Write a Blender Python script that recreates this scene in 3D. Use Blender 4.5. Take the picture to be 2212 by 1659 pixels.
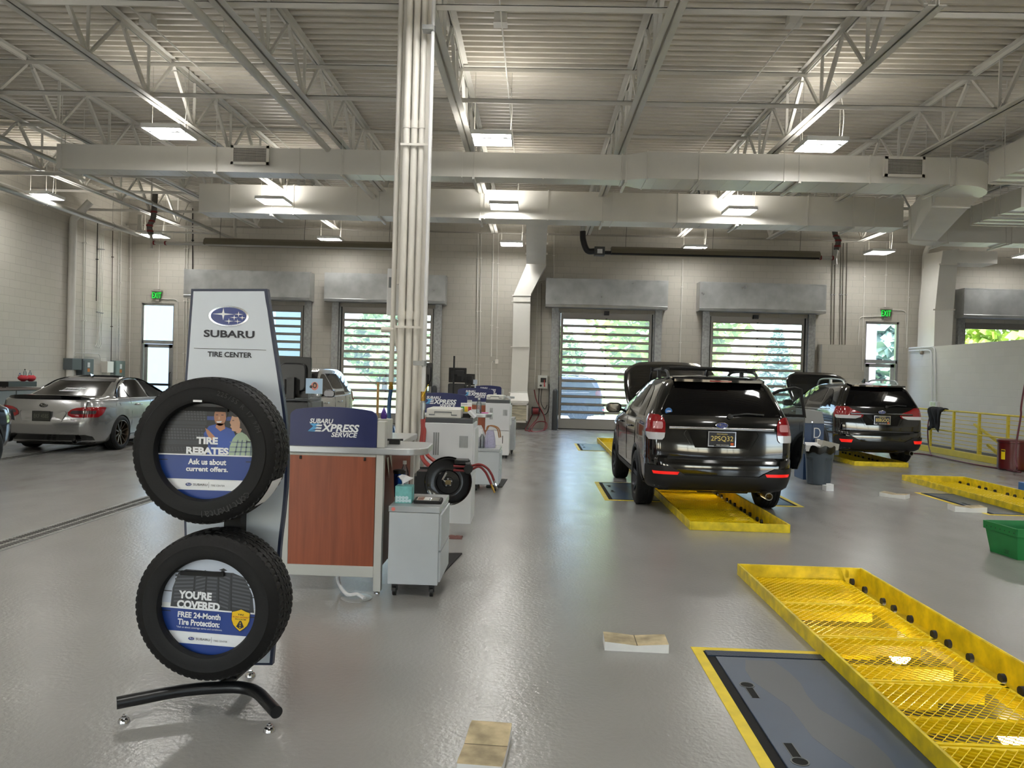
import bpy, bmesh, math, random
from math import pi, sin, cos, sqrt, atan2, radians
from mathutils import Vector as V, Matrix
S = bpy.context.scene
for o in list(bpy.data.objects): bpy.data.objects.remove(o)

# ---------------------------------------------------------------- camera
FPX, CAMH, CX, CY = 1700.0, 1.6, 1106.0, 829.5
_d = V((1155 - CX, CY - 815, FPX)).normalized()
_z = V((.028, 1.0, 0.0)); _z.z = -(_z.x * _d.x + _z.y * _d.y) / _d.z; _z.normalize()
_x = _d.cross(_z)
if _x.x < 0: _x = -_x
cam = bpy.data.cameras.new('camera'); co = bpy.data.objects.new('camera', cam); S.collection.objects.link(co)
cam.sensor_fit = 'HORIZONTAL'; cam.sensor_width = 36; cam.lens = FPX / 2212 * 36; cam.clip_start = .05; cam.clip_end = 400
# rows of R are camera axes (right, up, forward) in world coordinates
AX = [V((_x[i], _d[i], _z[i])) for i in range(3)]
co.matrix_world = Matrix(((AX[0].x, AX[1].x, -AX[2].x, 0), (AX[0].y, AX[1].y, -AX[2].y, 0), (AX[0].z, AX[1].z, -AX[2].z, CAMH), (0, 0, 0, 1)))
S.camera = co
def ray(u, v): return AX[0] * ((u - CX) / FPX) + AX[1] * ((CY - v) / FPX) + AX[2]
def G(u, v, z=0.):
    r = ray(u, v); return V((0, 0, CAMH)) + r * ((z - CAMH) / r.z)
def P(u, v, Y):
    r = ray(u, v); return V((0, 0, CAMH)) + r * (Y / r.y)
def PX(u, v, X):
    r = ray(u, v); return V((0, 0, CAMH)) + r * (X / r.x)

# ---------------------------------------------------------------- light and exposure
S.view_settings.view_transform = 'Standard'; S.view_settings.look = 'None'
S.view_settings.exposure = 0.98; S.view_settings.gamma = 1.0; S.view_settings.use_curve_mapping = False
S.cycles.max_bounces = 10; S.cycles.diffuse_bounces = 5; S.cycles.glossy_bounces = 4; S.cycles.transparent_max_bounces = 12
S.cycles.caustics_reflective = False; S.cycles.caustics_refractive = False; S.cycles.sample_clamp_indirect = 6
w = bpy.data.worlds.new('sky'); S.world = w; w.use_nodes = True
nt = w.node_tree; bg = nt.nodes['Background']; sk = nt.nodes.new('ShaderNodeTexSky')
sk.sky_type = 'NISHITA'; sk.sun_disc = False; sk.sun_elevation = radians(52); sk.sun_rotation = radians(200); sk.dust_density = 2.5
nt.links.new(sk.outputs[0], bg.inputs[0]); bg.inputs[1].default_value = .8
sl = bpy.data.lights.new('sun', 'SUN'); sl.energy = 10.0; sl.angle = radians(.6); sl.color = (1, .95, .86)
so = bpy.data.objects.new('sun', sl); S.collection.objects.link(so); so.rotation_euler = (radians(38), 0, radians(-28))
ADDED_UPLIGHT = 10.0  # radiance of the glow added on fixture tops to brighten the ceiling
LED = 30.0          # radiance of the lit fixture panels

# ---------------------------------------------------------------- helpers
def lin(c):
    if isinstance(c, str):
        c = [int(c[i:i + 2], 16) / 255 for i in (0, 2, 4)]
    return tuple((x / 12.92 if x <= .04045 else ((x + .055) / 1.055) ** 2.4) for x in c)
MATS = {}
def mat(name, col, rough=.5, metal=0., spec=.5, noise=0., nscale=8., bump=0., bscale=60., coat=0., emit=None, estr=0., alpha=1., trans=0., stretch=None, rvar=0.):
    """principled paint with optional colour mottling and fine bump, all in object space"""
    if name in MATS: return MATS[name]
    m = bpy.data.materials.new(name); m.use_nodes = True; MATS[name] = m
    t = m.node_tree; b = t.nodes['Principled BSDF']; c = lin(col)
    b.inputs['Base Color'].default_value = (*c, 1); b.inputs['Roughness'].default_value = rough
    b.inputs['Metallic'].default_value = metal; b.inputs['Specular IOR Level'].default_value = spec
    b.inputs['Coat Weight'].default_value = coat; b.inputs['Coat Roughness'].default_value = .04
    b.inputs['Transmission Weight'].default_value = trans; b.inputs['Alpha'].default_value = alpha
    if emit:
        b.inputs['Emission Color'].default_value = (*lin(emit), 1); b.inputs['Emission Strength'].default_value = estr
    if noise or bump or rvar:
        tc = t.nodes.new('ShaderNodeTexCoord'); mp = t.nodes.new('ShaderNodeMapping'); t.links.new(tc.outputs['Object'], mp.inputs[0])
        if stretch: mp.inputs['Scale'].default_value = stretch
    if noise or rvar:
        n = t.nodes.new('ShaderNodeTexNoise'); n.inputs['Scale'].default_value = nscale; n.inputs['Detail'].default_value = 5
        t.links.new(mp.outputs[0], n.inputs['Vector'])
    if noise:
        r = t.nodes.new('ShaderNodeValToRGB'); r.color_ramp.elements[0].position = .3; r.color_ramp.elements[1].position = .7
        r.color_ramp.elements[0].color = (*[max(0, x * (1 - noise)) for x in c], 1); r.color_ramp.elements[1].color = (*[min(1, x * (1 + noise)) for x in c], 1)
        t.links.new(n.outputs['Fac'], r.inputs[0]); t.links.new(r.outputs[0], b.inputs['Base Color'])
    if rvar:
        mr = t.nodes.new('ShaderNodeMapRange'); mr.inputs[3].default_value = max(0, rough - rvar); mr.inputs[4].default_value = rough + rvar
        t.links.new(n.outputs['Fac'], mr.inputs[0]); t.links.new(mr.outputs[0], b.inputs['Roughness'])
    if bump:
        n2 = t.nodes.new('ShaderNodeTexNoise'); n2.inputs['Scale'].default_value = bscale; n2.inputs['Detail'].default_value = 3
        bp = t.nodes.new('ShaderNodeBump'); bp.inputs['Strength'].default_value = bump; bp.inputs['Distance'].default_value = .01
        t.links.new(mp.outputs[0], n2.inputs['Vector']); t.links.new(n2.outputs['Fac'], bp.inputs['Height']); t.links.new(bp.outputs[0], b.inputs['Normal'])
    return m
def block_mat(name, col, axis, mortar=.80, bump=.45):
    """painted concrete block, 16x8 inch running bond"""
    m = mat(name, col, .55, spec=.3); t = m.node_tree; b = t.nodes['Principled BSDF']; c = lin(col)
    tc = t.nodes.new('ShaderNodeTexCoord'); sp = t.nodes.new('ShaderNodeSeparateXYZ'); cb = t.nodes.new('ShaderNodeCombineXYZ')
    t.links.new(tc.outputs['Object'], sp.inputs[0]); t.links.new(sp.outputs[axis], cb.inputs[0]); t.links.new(sp.outputs[2], cb.inputs[1])
    br = t.nodes.new('ShaderNodeTexBrick'); br.inputs['Scale'].default_value = 1; br.inputs['Brick Width'].default_value = .4064; br.inputs['Row Height'].default_value = .2032
    br.inputs['Mortar Size'].default_value = .006; br.inputs['Mortar Smooth'].default_value = .4
    br.inputs['Color1'].default_value = (*c, 1); br.inputs['Color2'].default_value = (*[x * .96 for x in c], 1); br.inputs['Mortar'].default_value = (*[x * mortar for x in c], 1)
    t.links.new(cb.outputs[0], br.inputs['Vector']); t.links.new(br.outputs['Color'], b.inputs['Base Color'])
    bp = t.nodes.new('ShaderNodeBump'); bp.inputs['Strength'].default_value = bump; bp.inputs['Distance'].default_value = .006; bp.invert = True
    n = t.nodes.new('ShaderNodeTexNoise'); n.inputs['Scale'].default_value = 40; ad = t.nodes.new('ShaderNodeMath'); ad.operation = 'MULTIPLY_ADD'; ad.inputs[1].default_value = .25
    t.links.new(tc.outputs['Object'], n.inputs['Vector']); t.links.new(n.outputs['Fac'], ad.inputs[0]); t.links.new(br.outputs['Fac'], ad.inputs[2])
    t.links.new(ad.outputs[0], bp.inputs['Height']); t.links.new(bp.outputs[0], b.inputs['Normal'])
    return m
def pane_mat(name, tint, clear=.85, haze=.1, gloss=.05, rough=.02):
    """thin pane: clear, a little milky, a little glossy"""
    m = bpy.data.materials.new(name); m.use_nodes = True; MATS[name] = m; t = m.node_tree; t.nodes.clear()
    o = t.nodes.new('ShaderNodeOutputMaterial'); tr = t.nodes.new('ShaderNodeBsdfTransparent'); gl = t.nodes.new('ShaderNodeBsdfGlossy')
    tl = t.nodes.new('ShaderNodeBsdfTranslucent'); m1 = t.nodes.new('ShaderNodeMixShader'); m2 = t.nodes.new('ShaderNodeMixShader')
    tr.inputs[0].default_value = (*lin(tint), 1); gl.inputs['Roughness'].default_value = rough; tl.inputs[0].default_value = (*lin(tint), 1)
    fr = t.nodes.new('ShaderNodeFresnel'); fr.inputs[0].default_value = 1.45
    m1.inputs[0].default_value = haze; t.links.new(tr.outputs[0], m1.inputs[1]); t.links.new(tl.outputs[0], m1.inputs[2])
    t.links.new(fr.outputs[0], m2.inputs[0]); t.links.new(m1.outputs[0], m2.inputs[1]); t.links.new(gl.outputs[0], m2.inputs[2]); t.links.new(m2.outputs[0], o.inputs[0])
    return m
MW = {}
def thing(name, label, cat, loc=(0, 0, 0), rotz=0., group=None, kind=None):
    o = bpy.data.objects.new(name, None); S.collection.objects.link(o); o.location = loc; o.rotation_euler = (0, 0, rotz); o.empty_display_size = .1
    MW[o.name] = Matrix.Translation(V(loc)) @ Matrix.Rotation(rotz, 4, 'Z')
    return tag(o, label, cat, group, kind)
def tag(o, label=None, cat=None, group=None, kind=None):
    if label: o['label'] = label
    if cat: o['category'] = cat
    if group: o['group'] = group
    if kind: o['kind'] = kind
    return o
def dup(root, loc=None, rotz=None, label=None, group=None, inv=None):
    r = root.copy(); S.collection.objects.link(r)
    if loc is not None: r.location = loc
    if rotz is not None: r.rotation_euler = (0, 0, rotz)
    if label: r['label'] = label
    if group: r['group'] = group
    for ch in root.children:
        c = ch.copy(); S.collection.objects.link(c); c.parent = r; c.matrix_parent_inverse = ch.matrix_parent_inverse.copy()
        for g in ch.children:
            d = g.copy(); S.collection.objects.link(d); d.parent = c; d.matrix_parent_inverse = g.matrix_parent_inverse.copy()
    return r
class MB:
    def __init__(s): s.v = []; s.f = []; s.m = []
    def add(s, vs, fs, mi=0):
        k = len(s.v); s.v += [tuple(v) for v in vs]; s.f += [tuple(i + k for i in f) for f in fs]; s.m += [mi] * len(fs); return s
    def box(s, x0, x1, y0, y1, z0, z1, mi=0, M=None):
        vs = [V((x, y, z)) for z in (z0, z1) for y in (y0, y1) for x in (x0, x1)]
        if M: vs = [M @ v for v in vs]
        return s.add(vs, [(0, 2, 3, 1), (4, 5, 7, 6), (0, 1, 5, 4), (2, 6, 7, 3), (0, 4, 6, 2), (1, 3, 7, 5)], mi)
    def bar(s, p0, p1, w, h, up=(0, 0, 1), mi=0):
        p0, p1 = V(p0), V(p1); d = (p1 - p0).normalized(); a = d.cross(V(up))
        if a.length < 1e-4: a = d.cross(V((1, 0, 0)))
        a.normalize(); b = a.cross(d); vs = []
        for p in (p0, p1):
            for i, j in ((-1, -1), (1, -1), (1, 1), (-1, 1)): vs.append(p + a * (i * w / 2) + b * (j * h / 2))
        return s.add(vs, [(0, 1, 2, 3), (7, 6, 5, 4), (0, 4, 5, 1), (1, 5, 6, 2), (2, 6, 7, 3), (3, 7, 4, 0)], mi)
    def tube(s, pts, r, n=10, caps=True, mi=0, r2=None, closed=False):
        pts = [V(p) for p in pts]; N = len(pts); rings = []; a = None
        for i, p in enumerate(pts):
            q0 = pts[i - 1] if (i or closed) else p; q1 = pts[(i + 1) % N] if (i < N - 1 or closed) else p
            d = (q1 - q0).normalized()
            if a is None:
                a = d.cross(V((0, 0, 1)))
                if a.length < 1e-3: a = d.cross(V((1, 0, 0)))
            a = (a - d * a.dot(d)).normalized(); b = d.cross(a); rr = r if r2 is None else r + (r2 - r) * i / (N - 1)
            rings.append([p + (a * cos(2 * pi * k / n) + b * sin(2 * pi * k / n)) * rr for k in range(n)])
        fs = []
        for i in range(N if closed else N - 1):
            for k in range(n): fs.append((i * n + k, i * n + (k + 1) % n, ((i + 1) % N) * n + (k + 1) % n, ((i + 1) % N) * n + k))
        if caps and not closed: fs += [tuple(range(n))[::-1], tuple((N - 1) * n + k for k in range(n))]
        return s.add([v for r_ in rings for v in r_], fs, mi)
    def cyl(s, p0, p1, r, n=16, mi=0, r2=None): return s.tube([p0, p1], r, n, True, mi, r2)
    def lathe(s, prof, n=24, M=None, mi=0, a0=0., a1=2 * pi, cap=False):
        M = M or Matrix(); full = abs(a1 - a0 - 2 * pi) < 1e-6; k = n if full else n + 1; vs = []
        for i in range(k):
            a = a0 + (a1 - a0) * i / n
            for r, z in prof: vs.append(M @ V((r * cos(a), r * sin(a), z)))
        L = len(prof); fs = []
        for i in range(n):
            j = (i + 1) % k
            for q in range(L - 1): fs.append((i * L + q, j * L + q, j * L + q + 1, i * L + q + 1))
        if cap: fs += [tuple(i * L for i in range(k))[::-1], tuple(i * L + L - 1 for i in range(k))]
        return s.add(vs, fs, mi)
    def prism(s, poly, z0, z1, M=None, mi=0):
        M = M or Matrix(); n = len(poly)
        vs = [M @ V((x, y, z0)) for x, y in poly] + [M @ V((x, y, z1)) for x, y in poly]
        fs = [tuple(range(n))[::-1], tuple(range(n, 2 * n))] + [(i, (i + 1) % n, n + (i + 1) % n, n + i) for i in range(n)]
        return s.add(vs, fs, mi)
    def face(s, pts, mi=0): return s.add(pts, [tuple(range(len(pts)))], mi)
    def grid(s, rows, mi=0, closed=False):
        R, C = len(rows), len(rows[0]); fs = []
        for i in range(R - 1):
            for j in range(C if closed else C - 1): fs.append((i * C + j, i * C + (j + 1) % C, (i + 1) * C + (j + 1) % C, (i + 1) * C + j))
        return s.add([p for r in rows for p in r], fs, mi)
    def text(s, body, M, w=None, h=None, size=1., mi=0, bold=0., shear=0., align='C', ext=.001, va='C', res=3):
        """lettering: flat letters laid on plane M (local x right, y up, z out)"""
        cu = bpy.data.curves.new('t', 'FONT'); cu.body = body; cu.size = 1; cu.offset = bold; cu.shear = shear; cu.resolution_u = res
        ob = bpy.data.objects.new('t', cu); me = ob.to_mesh(); vs = [v.co.copy() for v in me.vertices]; fs = [tuple(p.vertices) for p in me.polygons]
        ob.to_mesh_clear(); bpy.data.objects.remove(ob); bpy.data.curves.remove(cu)
        if not vs: return s
        x0, x1 = min(v.x for v in vs), max(v.x for v in vs); y0, y1 = min(v.y for v in vs), max(v.y for v in vs)
        sx = sy = size
        if w and h: sx, sy = w / (x1 - x0), h / (y1 - y0)
        elif w: sx = sy = w / (x1 - x0)
        elif h: sx = sy = h / (y1 - y0)
        ox = {'C': (x0 + x1) / 2, 'L': x0, 'R': x1}[align]; oy = {'C': (y0 + y1) / 2, 'B': y0, 'T': y1}[va]
        return s.add([M @ V(((v.x - ox) * sx, (v.y - oy) * sy, ext)) for v in vs], fs, mi)
    def build(s, name, mats, parent=None, smooth=None, bevel=0., seg=2, local=False):
        me = bpy.data.meshes.new(name); me.from_pydata(s.v, [], s.f)
        for m in (mats if isinstance(mats, (list, tuple)) else [mats]): me.materials.append(m)
        if any(s.m): me.polygons.foreach_set('material_index', s.m)
        bm = bmesh.new(); bm.from_mesh(me); bmesh.ops.recalc_face_normals(bm, faces=bm.faces[:]); bm.to_mesh(me); bm.free()
        if smooth:
            me.polygons.foreach_set('use_smooth', [True] * len(me.polygons)); me.set_sharp_from_angle(angle=radians(smooth))
        o = bpy.data.objects.new(name, me); S.collection.objects.link(o)
        if parent:
            o.parent = parent
            if not local and parent.name in MW: o.matrix_parent_inverse = MW[parent.name].inverted()
            if o.name not in MW: MW[o.name] = MW.get(parent.name, Matrix()) if local else Matrix()
        if bevel:
            b = o.modifiers.new('bevel', 'BEVEL'); b.width = bevel; b.segments = seg; b.limit_method = 'ANGLE'; b.angle_limit = radians(40)
            if not smooth:
                me.polygons.foreach_set('use_smooth', [True] * len(me.polygons)); b.harden_normals = True
        return o
def bez(p, n=16):
    """smooth curve through points (Catmull-Rom)"""
    p = [V(q) for q in p]; out = []
    q = [p[0] * 2 - p[1]] + p + [p[-1] * 2 - p[-2]]
    for i in range(1, len(q) - 2):
        for k in range(n):
            t = k / n; a, b, c, d = q[i - 1:i + 3]
            out.append(.5 * ((2 * b) + (c - a) * t + (2 * a - 5 * b + 4 * c - d) * t * t + (3 * b - a - 3 * c + d) * t ** 3))
    return out + [p[-1]]
def elbow(pts, r, n=5):
    """polyline with rounded corners"""
    pts = [V(p) for p in pts]; out = [pts[0]]
    for i in range(1, len(pts) - 1):
        a, b, c = pts[i - 1:i + 2]; d1, d2 = (a - b), (c - b); rr = min(r, d1.length * .49, d2.length * .49)
        s0, s1 = b + d1.normalized() * rr, b + d2.normalized() * rr
        for k in range(n + 1):
            t = k / n; out.append(s0 * (1 - t) ** 2 + b * 2 * t * (1 - t) + s1 * t * t)
    return out + [pts[-1]]
def rrect(w, h, r, n=4):
    out = []
    for cx, cy, a in ((w / 2 - r, h / 2 - r, 0), (-w / 2 + r, h / 2 - r, pi / 2), (-w / 2 + r, -h / 2 + r, pi), (w / 2 - r, -h / 2 + r, 1.5 * pi)):
        for k in range(n + 1): out.append((cx + r * cos(a + pi / 2 * k / n), cy + r * sin(a + pi / 2 * k / n)))
    return out
def frontal(c, roll=0.):
    """plane facing the -Y direction at c: local x right, y up, z toward the viewer side"""
    return Matrix.Translation(V(c)) @ Matrix(((1, 0, 0, 0), (0, 0, -1, 0), (0, 1, 0, 0), (0, 0, 0, 1))) @ Matrix.Rotation(roll, 4, 'Z')
def T(*p): return Matrix.Translation(V(p))
def RX(a): return Matrix.Rotation(a, 4, 'X')
def RY(a): return Matrix.Rotation(a, 4, 'Y')
def RZ(a): return Matrix.Rotation(a, 4, 'Z')

# ---------------------------------------------------------------- materials
cream = mat('warm white paint', 'd9d7d0', .45, noise=.04, nscale=3, bump=.03)
cream_lt = mat('light ivory paint', 'e0ddd5', .4, noise=.04, nscale=4)
duct_m = mat('painted duct metal', 'e2e0d9', .36, noise=.03, nscale=2, bump=.05, bscale=25)
galv = mat('galvanised sheet', 'b3b5b4', .33, metal=.75, noise=.13, nscale=3.2, rvar=.12)
galv_d = mat('galvanised channel', '9a9c9c', .42, metal=.7, noise=.2, nscale=14)
alu = mat('brushed aluminium', 'b5b6b6', .3, metal=.85, noise=.06, nscale=10)
chrome = mat('chrome', 'e6e6e8', .08, metal=1)
blk = mat('black plastic', '0a0a0b', .4); blk_g = mat('gloss black', '08080a', .12, coat=.5); blk_m = mat('matt black', '0c0c0d', .7)
rubber = mat('tyre rubber', '0d0d0e', .6, spec=.35, noise=.15, nscale=20, bump=.1, bscale=90)
white = mat('white plastic', 'e2e3e4', .4); white_g = mat('white gloss', 'eceded', .22); grey_lt = mat('light grey laminate', 'b9bfc4', .38, noise=.03, nscale=6)
grey_d = mat('dark grey plastic', '3b3e42', .45); grey_m = mat('mid grey steel', '6d7276', .4, metal=.2)
yellow = mat('yellow enamel', 'f2d71c', .34, noise=.07, nscale=5, rvar=.08)
yellow_w = mat('worn yellow enamel', 'd8bf18', .42, noise=.3, nscale=9, rvar=.1)
# ================================================================ room shell
YW, XL, XR, YF = 24.7, -13.03, 19.0, -9.0
def deck_z(y): return 6.56 + .0129 * y
wall_m = block_mat('cream painted block', 'b7b3a9', 0); wall_my = block_mat('white painted block', 'cac6bc', 1)
# floor, with a pit opening for each lift
LIFTS = {'near': (1.75, 2.75, .6, 6.6), 'mid': (1.73, 2.78, 8.55, 14.4), 'far': (1.66, 2.72, 15.2, 20.3), 'right': (6.42, 7.45, 8.4, 13.8), 'rightfar': (6.5, 7.55, 16.05, 22.0)}
xs = sorted({XL - .3, XR + .3} | {v for l in LIFTS.values() for v in l[:2]}); ys = sorted({YF - .3, YW + .15} | {v for l in LIFTS.values() for v in l[2:]})
fl = MB()
for i in range(len(xs) - 1):
    for j in range(len(ys) - 1):
        cx, cy = (xs[i] + xs[i + 1]) / 2, (ys[j] + ys[j + 1]) / 2
        if any(l[0] < cx < l[1] and l[2] < cy < l[3] for l in LIFTS.values()): continue
        fl.face([(xs[i], ys[j], 0), (xs[i + 1], ys[j], 0), (xs[i + 1], ys[j + 1], 0), (xs[i], ys[j + 1], 0)])
fm = mat('grey epoxy floor', '7f807e', .22, spec=.5, bump=.22, bscale=38)
t = fm.node_tree; b = t.nodes['Principled BSDF']
tc = t.nodes.new('ShaderNodeTexCoord'); n1 = t.nodes.new('ShaderNodeTexNoise'); n1.inputs['Scale'].default_value = .55; n1.inputs['Detail'].default_value = 3
n2 = t.nodes.new('ShaderNodeTexNoise'); n2.inputs['Scale'].default_value = 3.1; n2.inputs['Detail'].default_value = 2; mp = t.nodes.new('ShaderNodeMapping'); mp.inputs['Scale'].default_value = (1, .45, 1)
t.links.new(tc.outputs['Object'], n1.inputs['Vector']); t.links.new(tc.outputs['Object'], mp.inputs[0]); t.links.new(mp.outputs[0], n2.inputs['Vector'])
r1 = t.nodes.new('ShaderNodeValToRGB'); r1.color_ramp.elements[0].position = .3; r1.color_ramp.elements[1].position = .75
r1.color_ramp.elements[0].color = (*lin('888784'), 1); r1.color_ramp.elements[1].color = (*lin('949390'), 1)
t.links.new(n1.outputs['Fac'], r1.inputs[0]); t.links.new(r1.outputs[0], b.inputs['Base Color'])
mr = t.nodes.new('ShaderNodeMapRange'); mr.inputs[1].default_value = .3; mr.inputs[2].default_value = .7; mr.inputs[3].default_value = .2; mr.inputs[4].default_value = .27
t.links.new(n2.outputs['Fac'], mr.inputs[0]); t.links.new(mr.outputs[0], b.inputs['Roughness'])
tag(fl.build('floor', fm), 'grey epoxy workshop floor', 'floor', kind='structure')
# ceiling: ribbed steel deck
prof = []; y = YF - .3
while y < YW + .4:
    z = deck_z(y); prof += [(y, z), (y + .05, z), (y + .074, z + .076), (y + .179, z + .076)]; y += .2032
ck = MB(); ck.grid([[(x, a, c) for a, c in prof] for x in (XL - .3, -4, 4, XR + .3)])
deck_m = mat('painted roof deck', 'd6d1c6', .38, noise=.05, nscale=1.5)
tag(ck.build('ceiling', deck_m), 'ribbed painted steel roof deck', 'ceiling', kind='structure')
# back wall with openings
DOORS = [('door_1', -10.42, -7.28, 3.66, -10.98, -7.03), ('door_2', -6.22, -3.16, 3.66, -6.58, -2.82), ('door_3', .68, 3.70, 3.66, .27, 4.0), ('door_4', 5.35, 8.42, 3.66, 4.96, 8.78), ('door_5', 13.15, 16.2, 3.66, 12.9, 16.6)]
EXITS = [('door_6', -12.56, -11.50), ('door_7', 10.20, 11.23)]
def wall_x(name, y0, y1, x0, x1, z1, ops, m, label):
    mb = MB(); X = sorted({x0, x1} | {v for o in ops for v in o[:2]})
    for a, b_ in zip(X, X[1:]):
        o = [q for q in ops if q[0] <= a and q[1] >= b_]
        if not o: mb.box(a, b_, y0, y1, -.2, z1)
        else:
            if o[0][2] > 0: mb.box(a, b_, y0, y1, -.2, o[0][2])
            mb.box(a, b_, y0, y1, o[0][3], z1)
    return tag(mb.build(name, m), label, 'wall', kind='structure')
wall_x('wall_back', YW, YW + .3, XL - .3, XR + .3, 7.3, [(d[1], d[2], 0, d[3]) for d in DOORS] + [(e[1], e[2], 0, 3.62) for e in EXITS], wall_m, 'cream painted block wall with the roller doors')
FWIN = [(-12.4, -7.4, .1, 4.3), (-5.6, -2.4, .9, 2.7), (-.9, .7, .9, 2.7), (2.6, 5.4, .9, 2.7), (6.6, 8.4, .9, 2.7), (11.0, 17.5, .1, 4.3)]
wall_x('wall_front', YF - .3, YF, XL - .3, XR + .3, 7.3, FWIN, wall_m, 'cream block wall with tall windows')
for nm, x0, x1 in (('wall_left', XL - .3, XL), ('wall_right', XR, XR + .3)):
    mb = MB(); mb.box(x0, x1, YF - .3, YW + .3, -.2, 7.3); tag(mb.build(nm, wall_my), 'painted block side wall', 'wall', kind='structure')
mb = MB(); mb.box(XL - .002, XL + .03, YF, YW, 5.92, 5.96); mb.box(XL - .002, XL + .012, YF, YW, 5.86, 5.9); tag(mb.build('trim_1', cream), 'thin ledge along the left wall', 'trim', kind='structure')
mb = MB(); mb.box(11.52, 11.72, 9.5, YW, -.2, 2.82); low_m = block_mat('bright white painted block', 'd6d5d0', 1, .93, .5); tag(mb.build('wall_stair', low_m), 'white block wall around the stair well', 'wall', kind='structure')
mb = MB(); mb.box(10.1, 11.5, 12.0, YW - .3, -.01, .002); tag(mb.build('trim_2', mat('dark stair strip', '4b4a46', .8)), 'flat dark strip at the stair well', 'trim', kind='structure')  # flat strip coloured dark; the floor is not cut here
mb = MB(); mb.box(8.75, 9.9, YW - .38, YW, 0, 2.86); tag(mb.build('wall_chase', wall_m), 'block pilaster below the conduits', 'wall', kind='structure')
mb = MB(); mb.box(XL, XL + .02, YF, YW, 0, .1); tag(mb.build('baseboard_left', mat('dark cove base', '8b8983', .5)), 'grey cove base', 'baseboard', kind='structure')
# front windows (behind the viewer, they light the room and show in the car paint)
pane_clear = pane_mat('clear glass', 'f4f8f8', haze=.03)
for i, (x0, x1, z0, z1) in enumerate(FWIN):
    w_ = thing('window_%d' % (i + 1), 'tall front window', 'window', ((x0 + x1) / 2, YF - .15, z0), kind='structure')
    f = MB(); W = x1 - x0
    for k in range(4): f.box(x0 + W * k / 3 - .03, x0 + W * k / 3 + .03, YF - .2, YF - .1, z0, z1)
    for zz in (z0, z1 - .06, z0 + (z1 - z0) * .62): f.box(x0, x1, YF - .2, YF - .1, zz, zz + .06)
    f.build('window_frame', alu, w_); g = MB(); g.face([(x0, YF - .15, z0), (x1, YF - .15, z0), (x1, YF - .15, z1), (x0, YF - .15, z1)]); g.build('pane', pane_clear, w_)
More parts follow.
